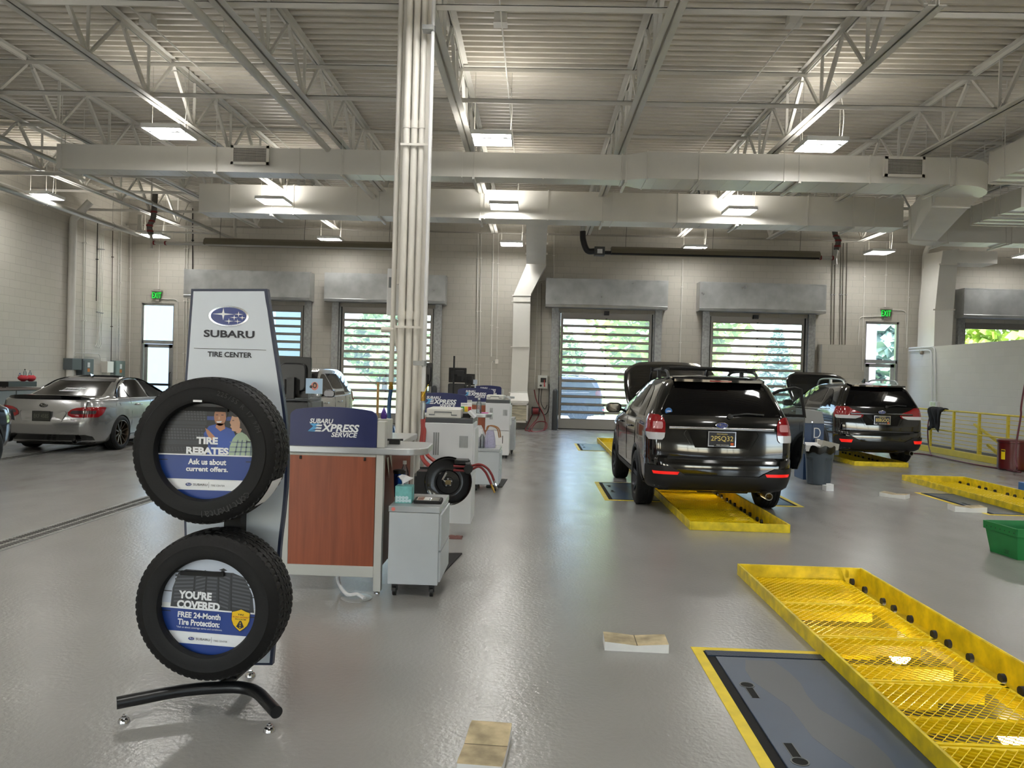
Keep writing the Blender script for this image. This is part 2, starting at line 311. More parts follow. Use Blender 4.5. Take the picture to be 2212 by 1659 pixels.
# ---------------------------------------------------------------- roller doors
pane_door = pane_mat('milky door glazing', 'f2f7f6', haze=.24); slat_m = mat('anodised slat', '8f8c88', .35, metal=.5); seal = mat('black rubber seal', '0b0b0b', .7)
def roller(dn, x0, x1, H, h0, h1, lab, closed=True, cam_at=.5):
    d = thing(dn, lab, 'roller door', ((x0 + x1) / 2, YW, 0), kind='structure')
    hd = MB(); yf = YW - .52; z0, z1 = 3.78, 4.66
    hd.box(h0, h1, yf, YW - .01, z0 + .09, z1)
    hd.add([(h0, yf, z0 + .09), (h1, yf, z0 + .09), (h1, yf - .02, z0 + .075), (h0, yf - .02, z0 + .075), (h0, yf, z0), (h1, yf, z0), (h1, YW - .01, z0), (h0, YW - .01, z0), (h0, YW - .01, z0 + .09), (h1, YW - .01, z0 + .09)],
           [(0, 1, 2, 3), (3, 2, 5, 4), (4, 5, 6, 7), (0, 3, 4, 7, 8), (1, 9, 6, 5, 2)])
    xm = h0 + (h1 - h0) * .52; hd.box(xm, xm + .012, yf - .006, yf, z0 + .09, z1); hd.box(h0, h1, yf - .008, yf, z1 - .03, z1)
    for xx in (h0 - .004, h1): hd.box(xx, xx + .004, yf + .12, YW - .1, z0 + .2, z1 - .12)
    hd.build('hood', galv, d)
    for sx, a, b_ in ((-1, x0 - .20, x0 + .01), (1, x1 - .01, x1 + .20)):
        g = MB(); g.box(a, b_, YW - .14, YW - .02, 0, z0); g.box(x0 - .0 if sx < 0 else x1 - .06, x0 + .06 if sx < 0 else x1, YW - .02, YW + .1, 0, z0 - .1)
        for k in range(12): g.cyl(((a + b_) / 2, YW - .147, .2 + k * .3), ((a + b_) / 2, YW - .138, .2 + k * .3), .008, 6)
        g.build('guide_rail', galv_d, d)
        k = MB(); xx = x0 + .06 if sx < 0 else x1 - .085; k.box(xx, xx + .025, YW - .02, YW + .06, 0, z0 - .12); k.build('edge_seal', seal, d)
    zb = 0 if closed else 3.28
    c = MB(); a, b_ = x0 + .09, x1 - .09; zz = .025 if closed else 3.3
    if closed: c.box(a, b_, YW + .02, YW + .06, .025, .30)
    c.box(a, b_, YW + .02, YW + .06, 3.47, 3.72); p = MB()
    if closed:
        for k in range(13):
            z = .30 + k * .2455; pz0, pz1 = z + .035, z + .21
            for q0, q1 in ((z, pz0), (pz1, z + .2455)): c.box(a, b_, YW + .02, YW + .06, q0, q1)
            c.box(a, b_, YW + .01, YW + .022, z + .2295, z + .2395); c.box(a, a + .075, YW + .02, YW + .06, pz0, pz1); c.box(b_ - .075, b_, YW + .02, YW + .06, pz0, pz1)
            p.face([(a + .075, YW + .04, pz0), (b_ - .075, YW + .04, pz0), (b_ - .075, YW + .04, pz1), (a + .075, YW + .04, pz1)])
        s = MB()
        for k in range(13):
            z = .30 + k * .2455; A, B, C, D_ = a + .07, b_ - .07, z + .03, z + .215
            for q in ((A, B, C, C + .009), (A, B, D_ - .009, D_), (A, A + .009, C, D_), (B - .009, B, C, D_)): s.box(q[0], q[1], YW + .013, YW + .021, q[2], q[3])
            xm = a + (b_ - a) * .5; s.box(xm - .03, xm + .03, YW + .002, YW + .02, z + .225, z + .25)
        s.box(a, b_, YW + .01, YW + .07, -.0, .027)
        s.build('gasket', seal, d); p.build('pane', pane_door, d)
        m_ = MB(); xm = a + (b_ - a) * cam_at; m_.box(xm - .075, xm + .075, YW - .12, YW + .02, 3.60, 3.72); m_.box(xm - .04, xm + .04, YW - .13, YW - .12, 3.62, 3.70); m_.build('sensor', blk, d)
    c.build('curtain', slat_m, d)
roller(*DOORS[0], 'roller door left of the tire sign tower'); roller(*DOORS[1], 'roller door behind the steel column', cam_at=.9); roller(*DOORS[2], 'roller door left of the jacked black car'); roller(*DOORS[3], 'roller door behind both open bonnets', cam_at=.47); roller(*DOORS[4], 'raised roller door beyond the stair wall', closed=False)
# ---------------------------------------------------------------- exit doors with transoms
def exit_door(dn, x0, x1, flip, lab):
    d = thing(dn, lab, 'exit door', ((x0 + x1) / 2, YW, 0), kind='structure'); Y = YW + .12
    f = MB(); 
    f.box(x0, x0 + .06, Y - .06, Y + .06, 0, 3.62); f.box(x1 - .06, x1, Y - .06, Y + .06, 0, 3.62); f.box(x0, x1, Y - .06, Y + .06, 3.55, 3.62); f.box(x0, x1, Y - .06, Y + .06, 2.33, 2.44)
    f.build('door_frame', alu, d, bevel=.004)
    g = MB(); g.face([(x0 + .06, Y, 2.44), (x1 - .06, Y, 2.44), (x1 - .06, Y, 3.55), (x0 + .06, Y, 3.55)]); g.build('transom_pane', pane_clear, d)
    l = MB(); a, b_ = x0 + .07, x1 - .07
    l.box(a, a + .12, Y - .022, Y + .022, .01, 2.32); l.box(b_ - .12, b_, Y - .022, Y + .022, .01, 2.32); l.box(a, b_, Y - .022, Y + .022, 2.21, 2.32); l.box(a, b_, Y - .022, Y + .022, .01, .3)
    lo = l.build('door_leaf', alu, d, bevel=.003)
    g = MB(); g.face([(a + .12, Y, .3), (b_ - .12, Y, .3), (b_ - .12, Y, 2.21), (a + .12, Y, 2.21)]); g.build('door_pane', pane_clear, d)
    h = MB(); hx = b_ - .06 if not flip else a + .06; h.tube([(hx, Y - .02, .85), (hx, Y - .09, .88), (hx, Y - .09, 1.4), (hx, Y - .02, 1.43)], .014, 8); h.box(a + .05, b_ - .05, Y - .07, Y - .03, 1.0, 1.07); h.build('push_bar', blk, d, smooth=40)
exit_door(*EXITS[0], False, 'glazed exit door near the left corner'); exit_door(*EXITS[1], True, 'glazed exit door behind the right black car')

# ================================================================ ceiling steel
chord_m = cream
joist_x = [-11.1, -8.66, -6.2, -3.73, -1.34, 1.47, 4.27, 6.96, 9.7]
def jz(y): return 5.66 + .0129 * y          # underside of bottom chord
JL = ['leftmost roof joist, above the left wall conduits', 'roof joist third light bay, left of the short air duct end', 'roof joist crossing above the left ceiling light', 'roof joist beside the thick ceiling pipe', 'roof joist just right of the steel column top', 'roof joist above the middle roller door', 'roof joist right of the middle one, above the jacked car', 'roof joist above the right duct grille', 'rightmost roof joist, above the duct elbow']
def make_joist():
    r = thing('roof_joist', JL[0], 'roof joist', (0, 8.7, 0), group='open web roof joists')
    y0, y1 = 8.74, 24.05; b = MB()
    for sx in (-1, 1):
        for a, c in ((jz, 1), (lambda y: jz(y) + .80, -1)):
            pass
    def angle_pair(mb, y0, y1, zf, sgn):
        for sx in (-1, 1):
            x_in, x_out = sx * .012, sx * .10
            for xa, xb, za, zb in ((x_in, x_out, 0, .009), (x_in, x_in + sx * .009, 0, .075)):
                vs = []
                for y in (y0, y1):
                    for x, z in ((xa, za), (xb, za), (xb, zb), (xa, zb)): vs.append((x, y, zf(y) + sgn * z))
                mb.add(vs, [(0, 1, 2, 3), (7, 6, 5, 4), (0, 4, 5, 1), (1, 5, 6, 2), (2, 6, 7, 3), (3, 7, 4, 0)])
    angle_pair(b, y0, y1, jz, 1); b.build('bottom_chord', chord_m, r)
    t_ = MB(); angle_pair(t_, 8.1, YW + .02, lambda y: deck_z(y) - .002, -1); t_.build('top_chord', chord_m, r)
    k = 0; y = 8.9
    while y < 24:
        zb, zt = jz(y) + .05, deck_z(y) - .05
        if y > 9: v = MB(); v.bar((0, y, zb), (0, y, zt), .022, .045, (1, 0, 0)); v.build('web_vertical', chord_m, r)
        for dy in (-.835, .835):
            ye = y + dy
            if ye < 8.1: ye = 8.15
            v = MB(); p0, p1 = V((0, y + dy * .04, zb)), V((0, min(ye, 24.65), deck_z(ye) - .05)); 
            q0, q1 = p0.lerp(p1, .1), p0.lerp(p1, .9)
            v.bar(q0, q1, .06, .05, (1, 0, 0)) if dy < 0 else v.bar(q0, q1, .042, .038, (1, 0, 0))
            v.bar(p0, q0, .018, .05, (1, 0, 0)); v.bar(q1, p1, .018, .05, (1, 0, 0)); v.build('web_diagonal', chord_m, r)
        y += 1.67
    return r
j0 = make_joist(); j0.location.x = joist_x[0]
for i, x in enumerate(joist_x[1:]): dup(j0, (x, 8.7, 0), label=JL[i + 1])
# bridging bars across the joists
for i, (y, top) in enumerate(((9.12, 0), (12.3, 0), (15.6, 0), (19.6, 0), (22.1, 0), (12.95, 1), (16.5, 1))):
    z = jz(y) + .04 if not top else deck_z(y) - .13
    m = MB(); m.box(-12.9, 12, y, y + .008, z, z + .07); m.box(-12.9, 12, y, y + .07, z + .07 - .008, z + .07)
    o = m.build('bridging_bar', chord_m)
    tag(o, ['lower bridging bar across the joists nearest the viewer', 'second lower bridging bar across the joists, above the row of lights', 'third lower bridging bar, above the near duct', 'fourth lower bridging bar, above the far duct', 'lower bridging bar next to the back wall', 'upper bridging bar close under the deck, nearer one', 'upper bridging bar close under the deck, farther one'][i], 'bridging bar', 'joist bridging')
m = MB(); m.box(XL, XR, 8.25, 8.45, 6.2, 6.6); tag(m.build('trim_3', chord_m), 'steel girder on the columns', 'girder', kind='structure')
# ---------------------------------------------------------------- LED fixtures
led_m = mat('lit led panel', 'ffffff', .4, emit='fcfaf6', estr=LED); up_m = mat('added ceiling glow', 'ffffff', .4, emit='fffaf2', estr=ADDED_UPLIGHT); fix_m = mat('fixture white', 'dfe0dd', .35)
def make_light():
    r = thing('ceiling_light', 'ceiling light', 'ceiling light', (0, 0, 5.5), group='suspended led lights')
    h = MB(); h.box(-.33, .33, -.34, .34, .02, .06); h.box(-.33, .33, -.34, -.325, -.012, .02); h.box(-.33, .33, .325, .34, -.012, .02); h.box(-.33, -.315, -.34, .34, -.012, .02); h.box(.315, .33, -.34, .34, -.012, .02); h.box(-.33, .33, -.11, -.06, -.006, .02); h.build('housing', fix_m, r, local=True)
    for a, b_ in ((-.322, -.112), (-.058, .322)):
        p = MB(); p.box(-.312, .312, a, b_, .004, .019); p.build('lit_panel', led_m, r, local=True)
    u = MB(); u.box(-.3, .3, -.3, .3, .06, .066); u.build('added_uplight', up_m, r, local=True)  # added glowing face, unseen from below, lifts the ceiling brightness
    s = MB(); s.lathe([(.045, .0), (.045, -.015), (.03, -.035), (0, -.04)], 12, T(.22, -.2, 0)); s.build('motion_sensor', fix_m, r, smooth=40, local=True)
    for x, y in ((-.3, 0), (.3, 0)): c = MB(); c.tube([(x, y, .06), (x, y, 1.1)], .004, 5); c.build('hanger_wire', mat('hanger wire', 'a9a69b', .5), r, local=True)
    c = MB(); c.tube(bez([(.3, -.1, .06), (.32, -.1, .5), (.25, -.05, .9), (.1, 0, 1.14)], 6), .007, 6); c.build('power_cord', cream, r, local=True)
    return r
LR = [(13.0, [(-6.2, 'ceiling light above the left end of the near duct'), (-.81, 'ceiling light just right of the steel column'), (4.55, 'large lit ceiling light at upper right, over the jacked car'), (9.9, 'light')]),
      (18.1, [(-11.6, 'ceiling light by the left wall, under the silver pipe'), (-6.15, 'ceiling light in front of the far duct, left of the column'), (-.81, 'ceiling light in front of the far duct, right of the column'), (4.55, 'ceiling light in front of the far duct, above the black car')]),
      (23.2, [(-11.45, 'small ceiling light at the left end of the left heater tube'), (-6.15, 'small ceiling light over the left heater tube'), (-.79, 'small ceiling light left of the vertical duct drop'), (4.55, 'small ceiling light over the right heater tube'), (9.9, 'small ceiling light right of the right heater tube'), (14.2, 'ceiling light above the raised roller door')]),
      (7.4, [(-6.2, ''), (-.8, ''), (4.55, ''), (9.9, ''), (-11.5, '')]), (1.8, [(-6.2, ''), (-.8, ''), (4.55, ''), (9.9, ''), (-11.5, '')]), (-3.8, [(-6.2, ''), (-.8, ''), (4.55, ''), (9.9, '')])]
L0 = make_light(); first = True
for y, row in LR:
    for x, lab in row:
        lab = lab if lab not in ('', 'light') else 'ceiling light in the part of the hall outside the view'
        if first: L0.location = (x, y, 5.5); L0['label'] = lab; first = False
        else: dup(L0, (x, y, 5.5), label=lab)
# ================================================================ ducts
def flange(par, x, y0, y1, z0, z1, t=.02, e=.018, m=None):
    """thin standing seam round a duct running along X"""
    mb = MB()
    mb.box(x - t / 2, x + t / 2, y0 - e, y0, z0 - e, z1 + e); mb.box(x - t / 2, x + t / 2, y1, y1 + e, z0 - e, z1 + e)
    mb.box(x - t / 2, x + t / 2, y0, y1, z0 - e, z0); mb.box(x - t / 2, x + t / 2, y0, y1, z1, z1 + e); mb.build('duct_flange', m or duct_m, par)
def seams(mb, x0, x1, y0, y1, z0, step=.42):
    x = x0 + .2
    while x < x1: mb.box(x - .003, x + .003, y0 + .01, y1 - .01, z0 - .004, z0); x += step
def strap(par, x, y0, y1, z0, ztop, m=None):
    """trapeze hanger: channel below the duct on two rods"""
    mb = MB()
    mb.box(x - .022, x + .022, y0 - .1, y1 + .12, z0 - .065, z0 - .022)
    for y in (y0 - .045, y1 + .045): mb.tube([(x, y, z0 - .06), (x, y, ztop)], .007, 6)
    mb.build('duct_hanger', m or cream, par)
Y1, Y2 = 14.5, 18.6
z1b, z1t = P(1163, 385, Y1).z, P(1163, 331, Y1).z; z2b, z2t = P(1163, 474, Y2).z, P(1163, 412, Y2).z
d1 = thing('air_duct', 'near rectangular air duct with two grilles crossing the hall', 'air duct', (0, Y1, z1b), group='overhead air ducts')
xa, xb, xc = P(122, 340, Y1).x, P(1352, 360, Y1).x, P(1397, 360, 14.3).x; xd = P(2066, 380, 14.3).x
b = MB(); b.box(xa, xb, Y1, Y1 + .42, z1b, z1t)
r0 = [(xb, Y1, z1b), (xb, Y1 + .42, z1b), (xb, Y1 + .42, z1t), (xb, Y1, z1t)]; r1 = [(xc, 14.3, z1b - .01), (xc, 15.12, z1b - .01), (xc, 15.12, z1t + .01), (xc, 14.3, z1t + .01)]
b.grid([r0, r1], closed=True); b.box(xc, xd, 14.3, 15.12, z1b - .01, z1t + .01); seams(b, xa, xb, Y1, Y1 + .42, z1b); seams(b, xc, xd, 14.3, 15.12, z1b - .01)
# elbow turning back toward the rear wall
R_ = 1.0; ex = xd; ey = 15.12 + .12
rows = []
for k in range(13):
    a = -pi / 2 + pi / 2 * k / 12; rows.append([(ex + r_ * cos(a), ey + r_ * sin(a), z) for r_, z in ((.12, z1b - .01), (.94, z1b - .01), (.94, z1t + .01), (.12, z1t + .01))])
b.grid(rows, closed=True); b.build('duct_body', duct_m, d1, smooth=30)
f = MB()
for u in (404, 646, 821, 998, 1174, 1344): flange(d1, P(u, 360, Y1).x, Y1, Y1 + .42, z1b, z1t)
for u in (1399, 1511, 1695, 1880, 2066): flange(d1, P(u, 360, 14.3).x, 14.3, 15.12, z1b - .01, z1t + .01)
f = MB()
for u in (135, 468, 740, 1024): strap(d1, P(u, 360, Y1).x, Y1, Y1 + .62, z1b, 6.6)
for u in (1352,): strap(d1, P(u, 360, Y1).x, Y1, Y1 + .62, z1b, 6.6)
for u in (1725, 2050): strap(d1, P(u, 360, 14.3).x, 14.3, 15.12, z1b, 6.6)
duct_shade = mat('painted duct shade', '0b0a0b', .9)  # near-black painted for the shade behind the grille bars
def grille(u0, u1, v0, v1, Yd, stub, side):
    a, c = P(u0, v1, Yd), P(u1, v0, Yd); x0, x1, z0, z1 = a.x, c.x, a.z, c.z; yf = Yd - stub
    g = MB(); 
    for q in ((x0, x1, z0, z0 + .05), (x0, x1, z1 - .05, z1), (x0, x0 + .05, z0, z1), (x1 - .05, x1, z0, z1)): g.box(q[0], q[1], yf, yf + .02, q[2], q[3])
    g.box(x0 + .02, x1 - .02, yf + .02, Yd + .01, z0 + .02, z1 - .02, 1)
    g.box(x0 + .05, x1 - .05, yf + .0165, yf + .0195, z0 + .05, z1 - .05, 2)
    n = 13
    for k in range(1, n): z = z0 + .05 + (z1 - z0 - .1) * k / n; g.box(x0 + .05, x1 - .05, yf + .003, yf + .009, z - .003, z + .003)
    n = 26
    for k in range(1, n): x = x0 + .05 + (x1 - x0 - .1) * k / n; g.box(x - .0016, x + .0016, yf + .009, yf + .015, z0 + .05, z1 - .05)
    # stub front stays closed; a dark sheet paints the shade inside it
    g.build('grille', [cream_lt, duct_m, duct_shade], d1)
grille(503, 586, 319, 358, Y1, .12, 0); grille(1903, 1990, 344, 386, 14.3, .16, 1)
d2 = thing('air_duct', 'far rectangular air duct behind the second row of lights', 'air duct', (0, Y2, z2b), group='overhead air ducts')
xa, xd = P(430, 420, Y2).x, P(1952, 460, Y2).x
b = MB(); b.box(xa, xd, Y2, Y2 + .67, z2b, z2t); seams(b, xa, xd, Y2, Y2 + .67, z2b); b.build('duct_body', duct_m, d2)
f = MB()
for u in (497, 634, 770, 1047, 1184, 1324, 1465, 1604, 1746, 1891): flange(d2, P(u, 440, Y2).x, Y2, Y2 + .67, z2b, z2t)
f = MB()
for u in (588, 820, 1038, 1302, 1592, 1842): strap(d2, P(u, 440, Y2).x, Y2, Y2 + .67, z2b, 6.7)
# offset fitting and lower duct at the right
d3 = thing('air_duct', 'lower air duct at right fed by the sloping offset', 'air duct', (9, 18, 5), group='overhead air ducts')
Ya, Yb = 15.5, 18.2
A = [P(2013, 447, Ya), P(2092, 449, Ya), P(2092, 394, Ya), P(2013, 392, Ya)]; B = [P(1968, 518, Yb), P(2024, 521, Yb), P(2024, 448, Yb), P(1968, 446, Yb)]
b = MB(); b.grid([[(ex + .12, ey, z1b - .01), (ex + .94, ey, z1b - .01), (ex + .94, ey, z1t + .01), (ex + .12, ey, z1t + .01)], A, B], closed=True)
zb, zt = B[0].z, B[2].z; wx = B[1].x - B[0].x; cx = B[1].x + .15; rows = []
for k in range(11):
    a = pi - pi / 2 * k / 10; rows.append([(cx + r_ * cos(a), Yb + r_ * sin(a), z) for r_, z in ((.15, zb), (.15 + wx, zb), (.15 + wx, zt), (.15, zt))])
b.grid(rows, closed=True); b.box(cx, 19, Yb + .15, Yb + .15 + wx, zb, zt); seams(b, cx, 14, Yb + .15, Yb + .15 + wx, zb); b.build('duct_body', duct_m, d3, smooth=30)
f = MB()
for M_, pts in ((Ya, A), (Yb, B)):
    for i in range(4): f.bar(pts[i] - V((0, .012, 0)), pts[(i + 1) % 4] - V((0, .012, 0)), .03, .03, (0, 1, 0))
f.build('offset_flange', cream_lt, d3); flange(d3, P(2186, 500, Yb + .15).x, Yb + .15, Yb + .15 + wx, zb, zt, m=cream_lt)
strap(d3, P(2182, 500, Yb + .15).x - .1, Yb + .15, Yb + .15 + wx, zb, 6.7, cream_lt); strap(d3, cx + .1, Yb + .1, Yb + .15 + wx, zb, 6.7, cream_lt)
def trunk(x0, x1, y0, y1, z0, z1, label, extra=None):
    d = thing('air_duct', label, 'air duct', (x0, y1, z0), group='overhead air ducts'); b = MB(); b.box(x0, x1, y0, y1, z0, z1)
    if extra: b.box(*extra)
    b.build('duct_body', duct_m, d)
    for y in (y1 - .01, (y0 + y1) / 2):
        f = MB()
        for q in ((x0 - .02, x0, z0 - .02, z1 + .02), (x1, x1 + .02, z0 - .02, z1 + .02), (x0, x1, z0 - .025, z0), (x0, x1, z1, z1 + .02)): f.box(q[0], q[1], y - .015, y + .015, q[2], q[3])
        f.build('duct_flange', cream_lt, d)
    for y in (y1 - .5, y0 + .6): f = MB(); f.box(x0 - .1, x1 + .1, y - .02, y + .02, z0 - .06, z0 - .02); [f.tube([(x, y, z0 - .05), (x, y, 6.7)], .007, 6) for x in (x0 - .05, x1 + .05)]; f.build('duct_hanger', cream, d)
q = P(2137, 395, 13.6); trunk(q.x, q.x + 1.15, 4.5, 13.6, q.z, q.z + .5, 'air duct running toward the viewer at the upper right edge')
q = P(2098, 485, 16.9); trunk(q.x, q.x + 1.3, 15.2, 16.9, q.z, q.z + .38, 'short stepped air duct right of the sloping offset', (q.x + .45, q.x + 2.2, 14.0, 15.6, q.z + .12, q.z + .62))
# duct drop by the middle roller door
d4 = thing('air_duct', 'air duct dropping down the back wall left of the middle roller door', 'air duct', (.3, 24.2, 0), group='overhead air ducts'); b = MB()
def prect(pts, Y): return [P(u, v, Y) for u, v in pts]
Q1 = prect([(1137, 484), (1183, 485), (1183, 440), (1137, 440)], 19.2); Q2 = prect([(1137, 570), (1178, 571), (1180, 530), (1138, 530)], 23.85)
b.grid([Q1, Q2], closed=True)
yf, yb = 24.1, YW - .02
def slab(u0, u1, v, yf=yf): a, c = P(u0, v, yf), P(u1, v, yf); return [(a.x, yf, a.z), (c.x, yf, c.z), (c.x, yb, c.z), (a.x, yb, a.z)]
S_ = [slab(1137, 1180, 528), slab(1137, 1180, 572), slab(1109, 1146, 637), slab(1107, 1144, 749), slab(1103, 1139, 846)]
b.grid(S_, closed=True); b.add(S_[0], [(0, 1, 2, 3)]); L1, L2 = slab(1100, 1142, 866, 23.9), slab(1103, 1141, 872, 23.9)
b.grid([S_[-1], L1, L2], closed=True); b.build('duct_body', duct_m, d4, smooth=25)
f = MB()
for u0, u1, v in ((1133, 1184, 506), (1134, 1184, 526), (1135, 1183, 548)):
    Y = 19.2 + (23.85 - 19.2) * (v - 484) / 86; a, c = P(u0, v, Y), P(u1, v, Y); f.bar(a, c, .05, .05); f.build('duct_flange', duct_m, d4); f = MB()
for u0, u1, v in ((1106, 1147, 638), (1105, 1146, 651), (1103, 1143, 749), (1099, 1140, 848), (1098, 1143, 867)): a, c = P(u0, v, yf), P(u1, v, yf); f.bar(a - V((0, .01, 0)), c - V((0, .01, 0)), .03, .03); f.build('duct_flange', duct_m, d4); f = MB()

b = MB(); a, c = P(1102, 912, 23.9), P(1141, 872, 23.9); t_ = .05
for q in ((a.x, c.x, a.z, a.z + t_), (a.x, c.x, c.z - t_, c.z), (a.x, a.x + t_, a.z, c.z), (c.x - t_, c.x, a.z, c.z)): b.box(q[0], q[1], 23.9, yb, q[2], q[3])
b.build('filter_box', cream_lt, d4); b = MB(); b.box(a.x + t_, c.x - t_, 23.96, 24.0, a.z + t_, c.z - t_)
fm_ = mat('crinkled filter', 'b9b39c', .4, noise=.45, nscale=9, stretch=(.4, 1, 3)); b.build('air_filter', fm_, d4)
d5 = thing('air_duct', 'air duct dropping behind the stair wall at right', 'air duct', (12.5, 24, 0), group='overhead air ducts'); b = MB()
def rc(u0, u1, v, y0, y1): a, c = P(u0, v, y0), P(u1, v, y0); return [(a.x, y0, a.z), (c.x, y0, c.z), (c.x, y1, c.z), (a.x, y1, a.z)]
b.grid([rc(2030, 2068, 570, 23.3, 24.3), rc(2020, 2060, 668, 23.5, 24.5), rc(2017, 2055, 760, 23.5, 24.5)], closed=True)
a = P(2032, 573, 23.3); c = P(2068, 545, 23.3); b.grid([[(a.x, 23.3, a.z), (c.x, 23.3, a.z), (c.x, 24.3, a.z), (a.x, 24.3, a.z)], [(a.x, 23.2, c.z), (c.x, 23.2, c.z + .1), (c.x, 24.3, c.z + .1), (a.x, 24.3, c.z + .1)]], closed=True)
z = a.z; b.box(a.x + .1, 13.4, 23.4, 24.2, z + .1, z + .45); b.build('duct_body', duct_m, d5)
f = MB()
for u0, u1, v in ((2015, 2063, 669), (2028, 2072, 571)): a, c = P(u0, v, 23.25), P(u1, v, 23.25); f = MB(); f.bar(a, c, .04, .04); f.build('duct_flange', cream_lt, d5)
# ================================================================ ceiling pipes
def pipe(label, pts, r, m=cream, n=10, name='ceiling_pipe', cat='pipe', group='ceiling pipes', hang=0, top=6.6, rad=.12):
    o = thing(name, label, cat, pts[0], group=group); b = MB(); b.tube(elbow(pts, rad), r, n); b.build('pipe_run', m, o, smooth=40)
    if hang:
        a, c = V(pts[0]), V(pts[1])
        for k in range(hang):
            h = MB(); q = a.lerp(c, (k + .5) / hang); h.tube([(q.x, q.y, q.z + r), (q.x, q.y, top)], .006, 6); h.lathe([(r + .004, -.012), (r + .012, -.012), (r + .012, .012), (r + .004, .012), (r + .004, -.012)], 12, T(*q) @ RX(pi / 2)); h.build('pipe_clamp', m, o)
    return o
alup = mat('silver painted pipe', 'b7b5ad', .3, metal=.4)
pipe('thick ceiling pipe running beside the joist at upper left', [(-3.95, 8.0, 5.63), (-3.95, 24.3, 5.84)], .058, cream, 14, hang=5)
pipe('silver pipe along the left wall ending in an upturned elbow', [(-11.6, 8.0, 5.3), (-11.6, 22.6, 5.42), (-11.6, 22.6, 6.0)], .07, alup, 14, hang=5)
pipe('slim silver pipe left of the far duct ending in an upturned elbow', [(-9.35, 10.0, 5.46), (-9.35, 24.0, 5.58), (-9.35, 24.0, 6.3)], .045, alup, 12, hang=4)
pipe('long horizontal pipe crossing under the joists at left', [(-13.0, 17.2, 5.82), (-7.75, 17.2, 5.82), (-7.75, 17.2, 6.3)], .05, cream, 10)
pipe('thin pipe looping in front of the left corner', [(-12.6, 22.3, 5.5), (-9.2, 22.3, 5.45), (-10.6, 22.9, 5.75), (-9.9, 22.9, 5.76)], .025, cream, 8, rad=.02)
pipe('conduit crossing the ceiling between two joists at left', [(-5.7, 8.2, 6.5), (-5.7, 24.6, 6.72)], .012, cream, 6); pipe('second conduit crossing the ceiling between two joists at left', [(-4.9, 8.2, 6.5), (-4.9, 24.6, 6.72)], .012, cream, 6)
pipe('conduit on the deck leading to the junction box right of the column', [(-.6, 8.2, 6.5), (-.6, 24.6, 6.72)], .012, cream, 6); pipe('conduit on the deck right of the middle joist', [(3.45, 8.2, 6.5), (3.45, 24.6, 6.72)], .012, cream, 6)
pipe('conduit on the deck over the right duct elbow', [(9.1, 8.2, 6.5), (9.1, 24.6, 6.72)], .012, cream, 6)
for x, y, lab in ((-.62, 11.1, 'junction box on the deck right of the steel column'), (3.43, 11.0, 'junction box on the deck, upper right'), (-5.75, 11.3, 'junction box on the deck, upper left')):
    b = MB(); b.box(x - .09, x + .09, y - .09, y + .09, 6.54, 6.68); b.box(x - .1, x + .1, y - .1, y + .1, 6.535, 6.545); tag(b.build('junction_box', cream, bevel=.006), lab, 'electrical box', 'ceiling junction boxes')
pipe('cross pipe near the back wall behind the far duct', [(-12.9, 24.3, 6.02), (11.4, 24.3, 6.02)], .03, mat('dull pipe', '97938a', .5), 8)
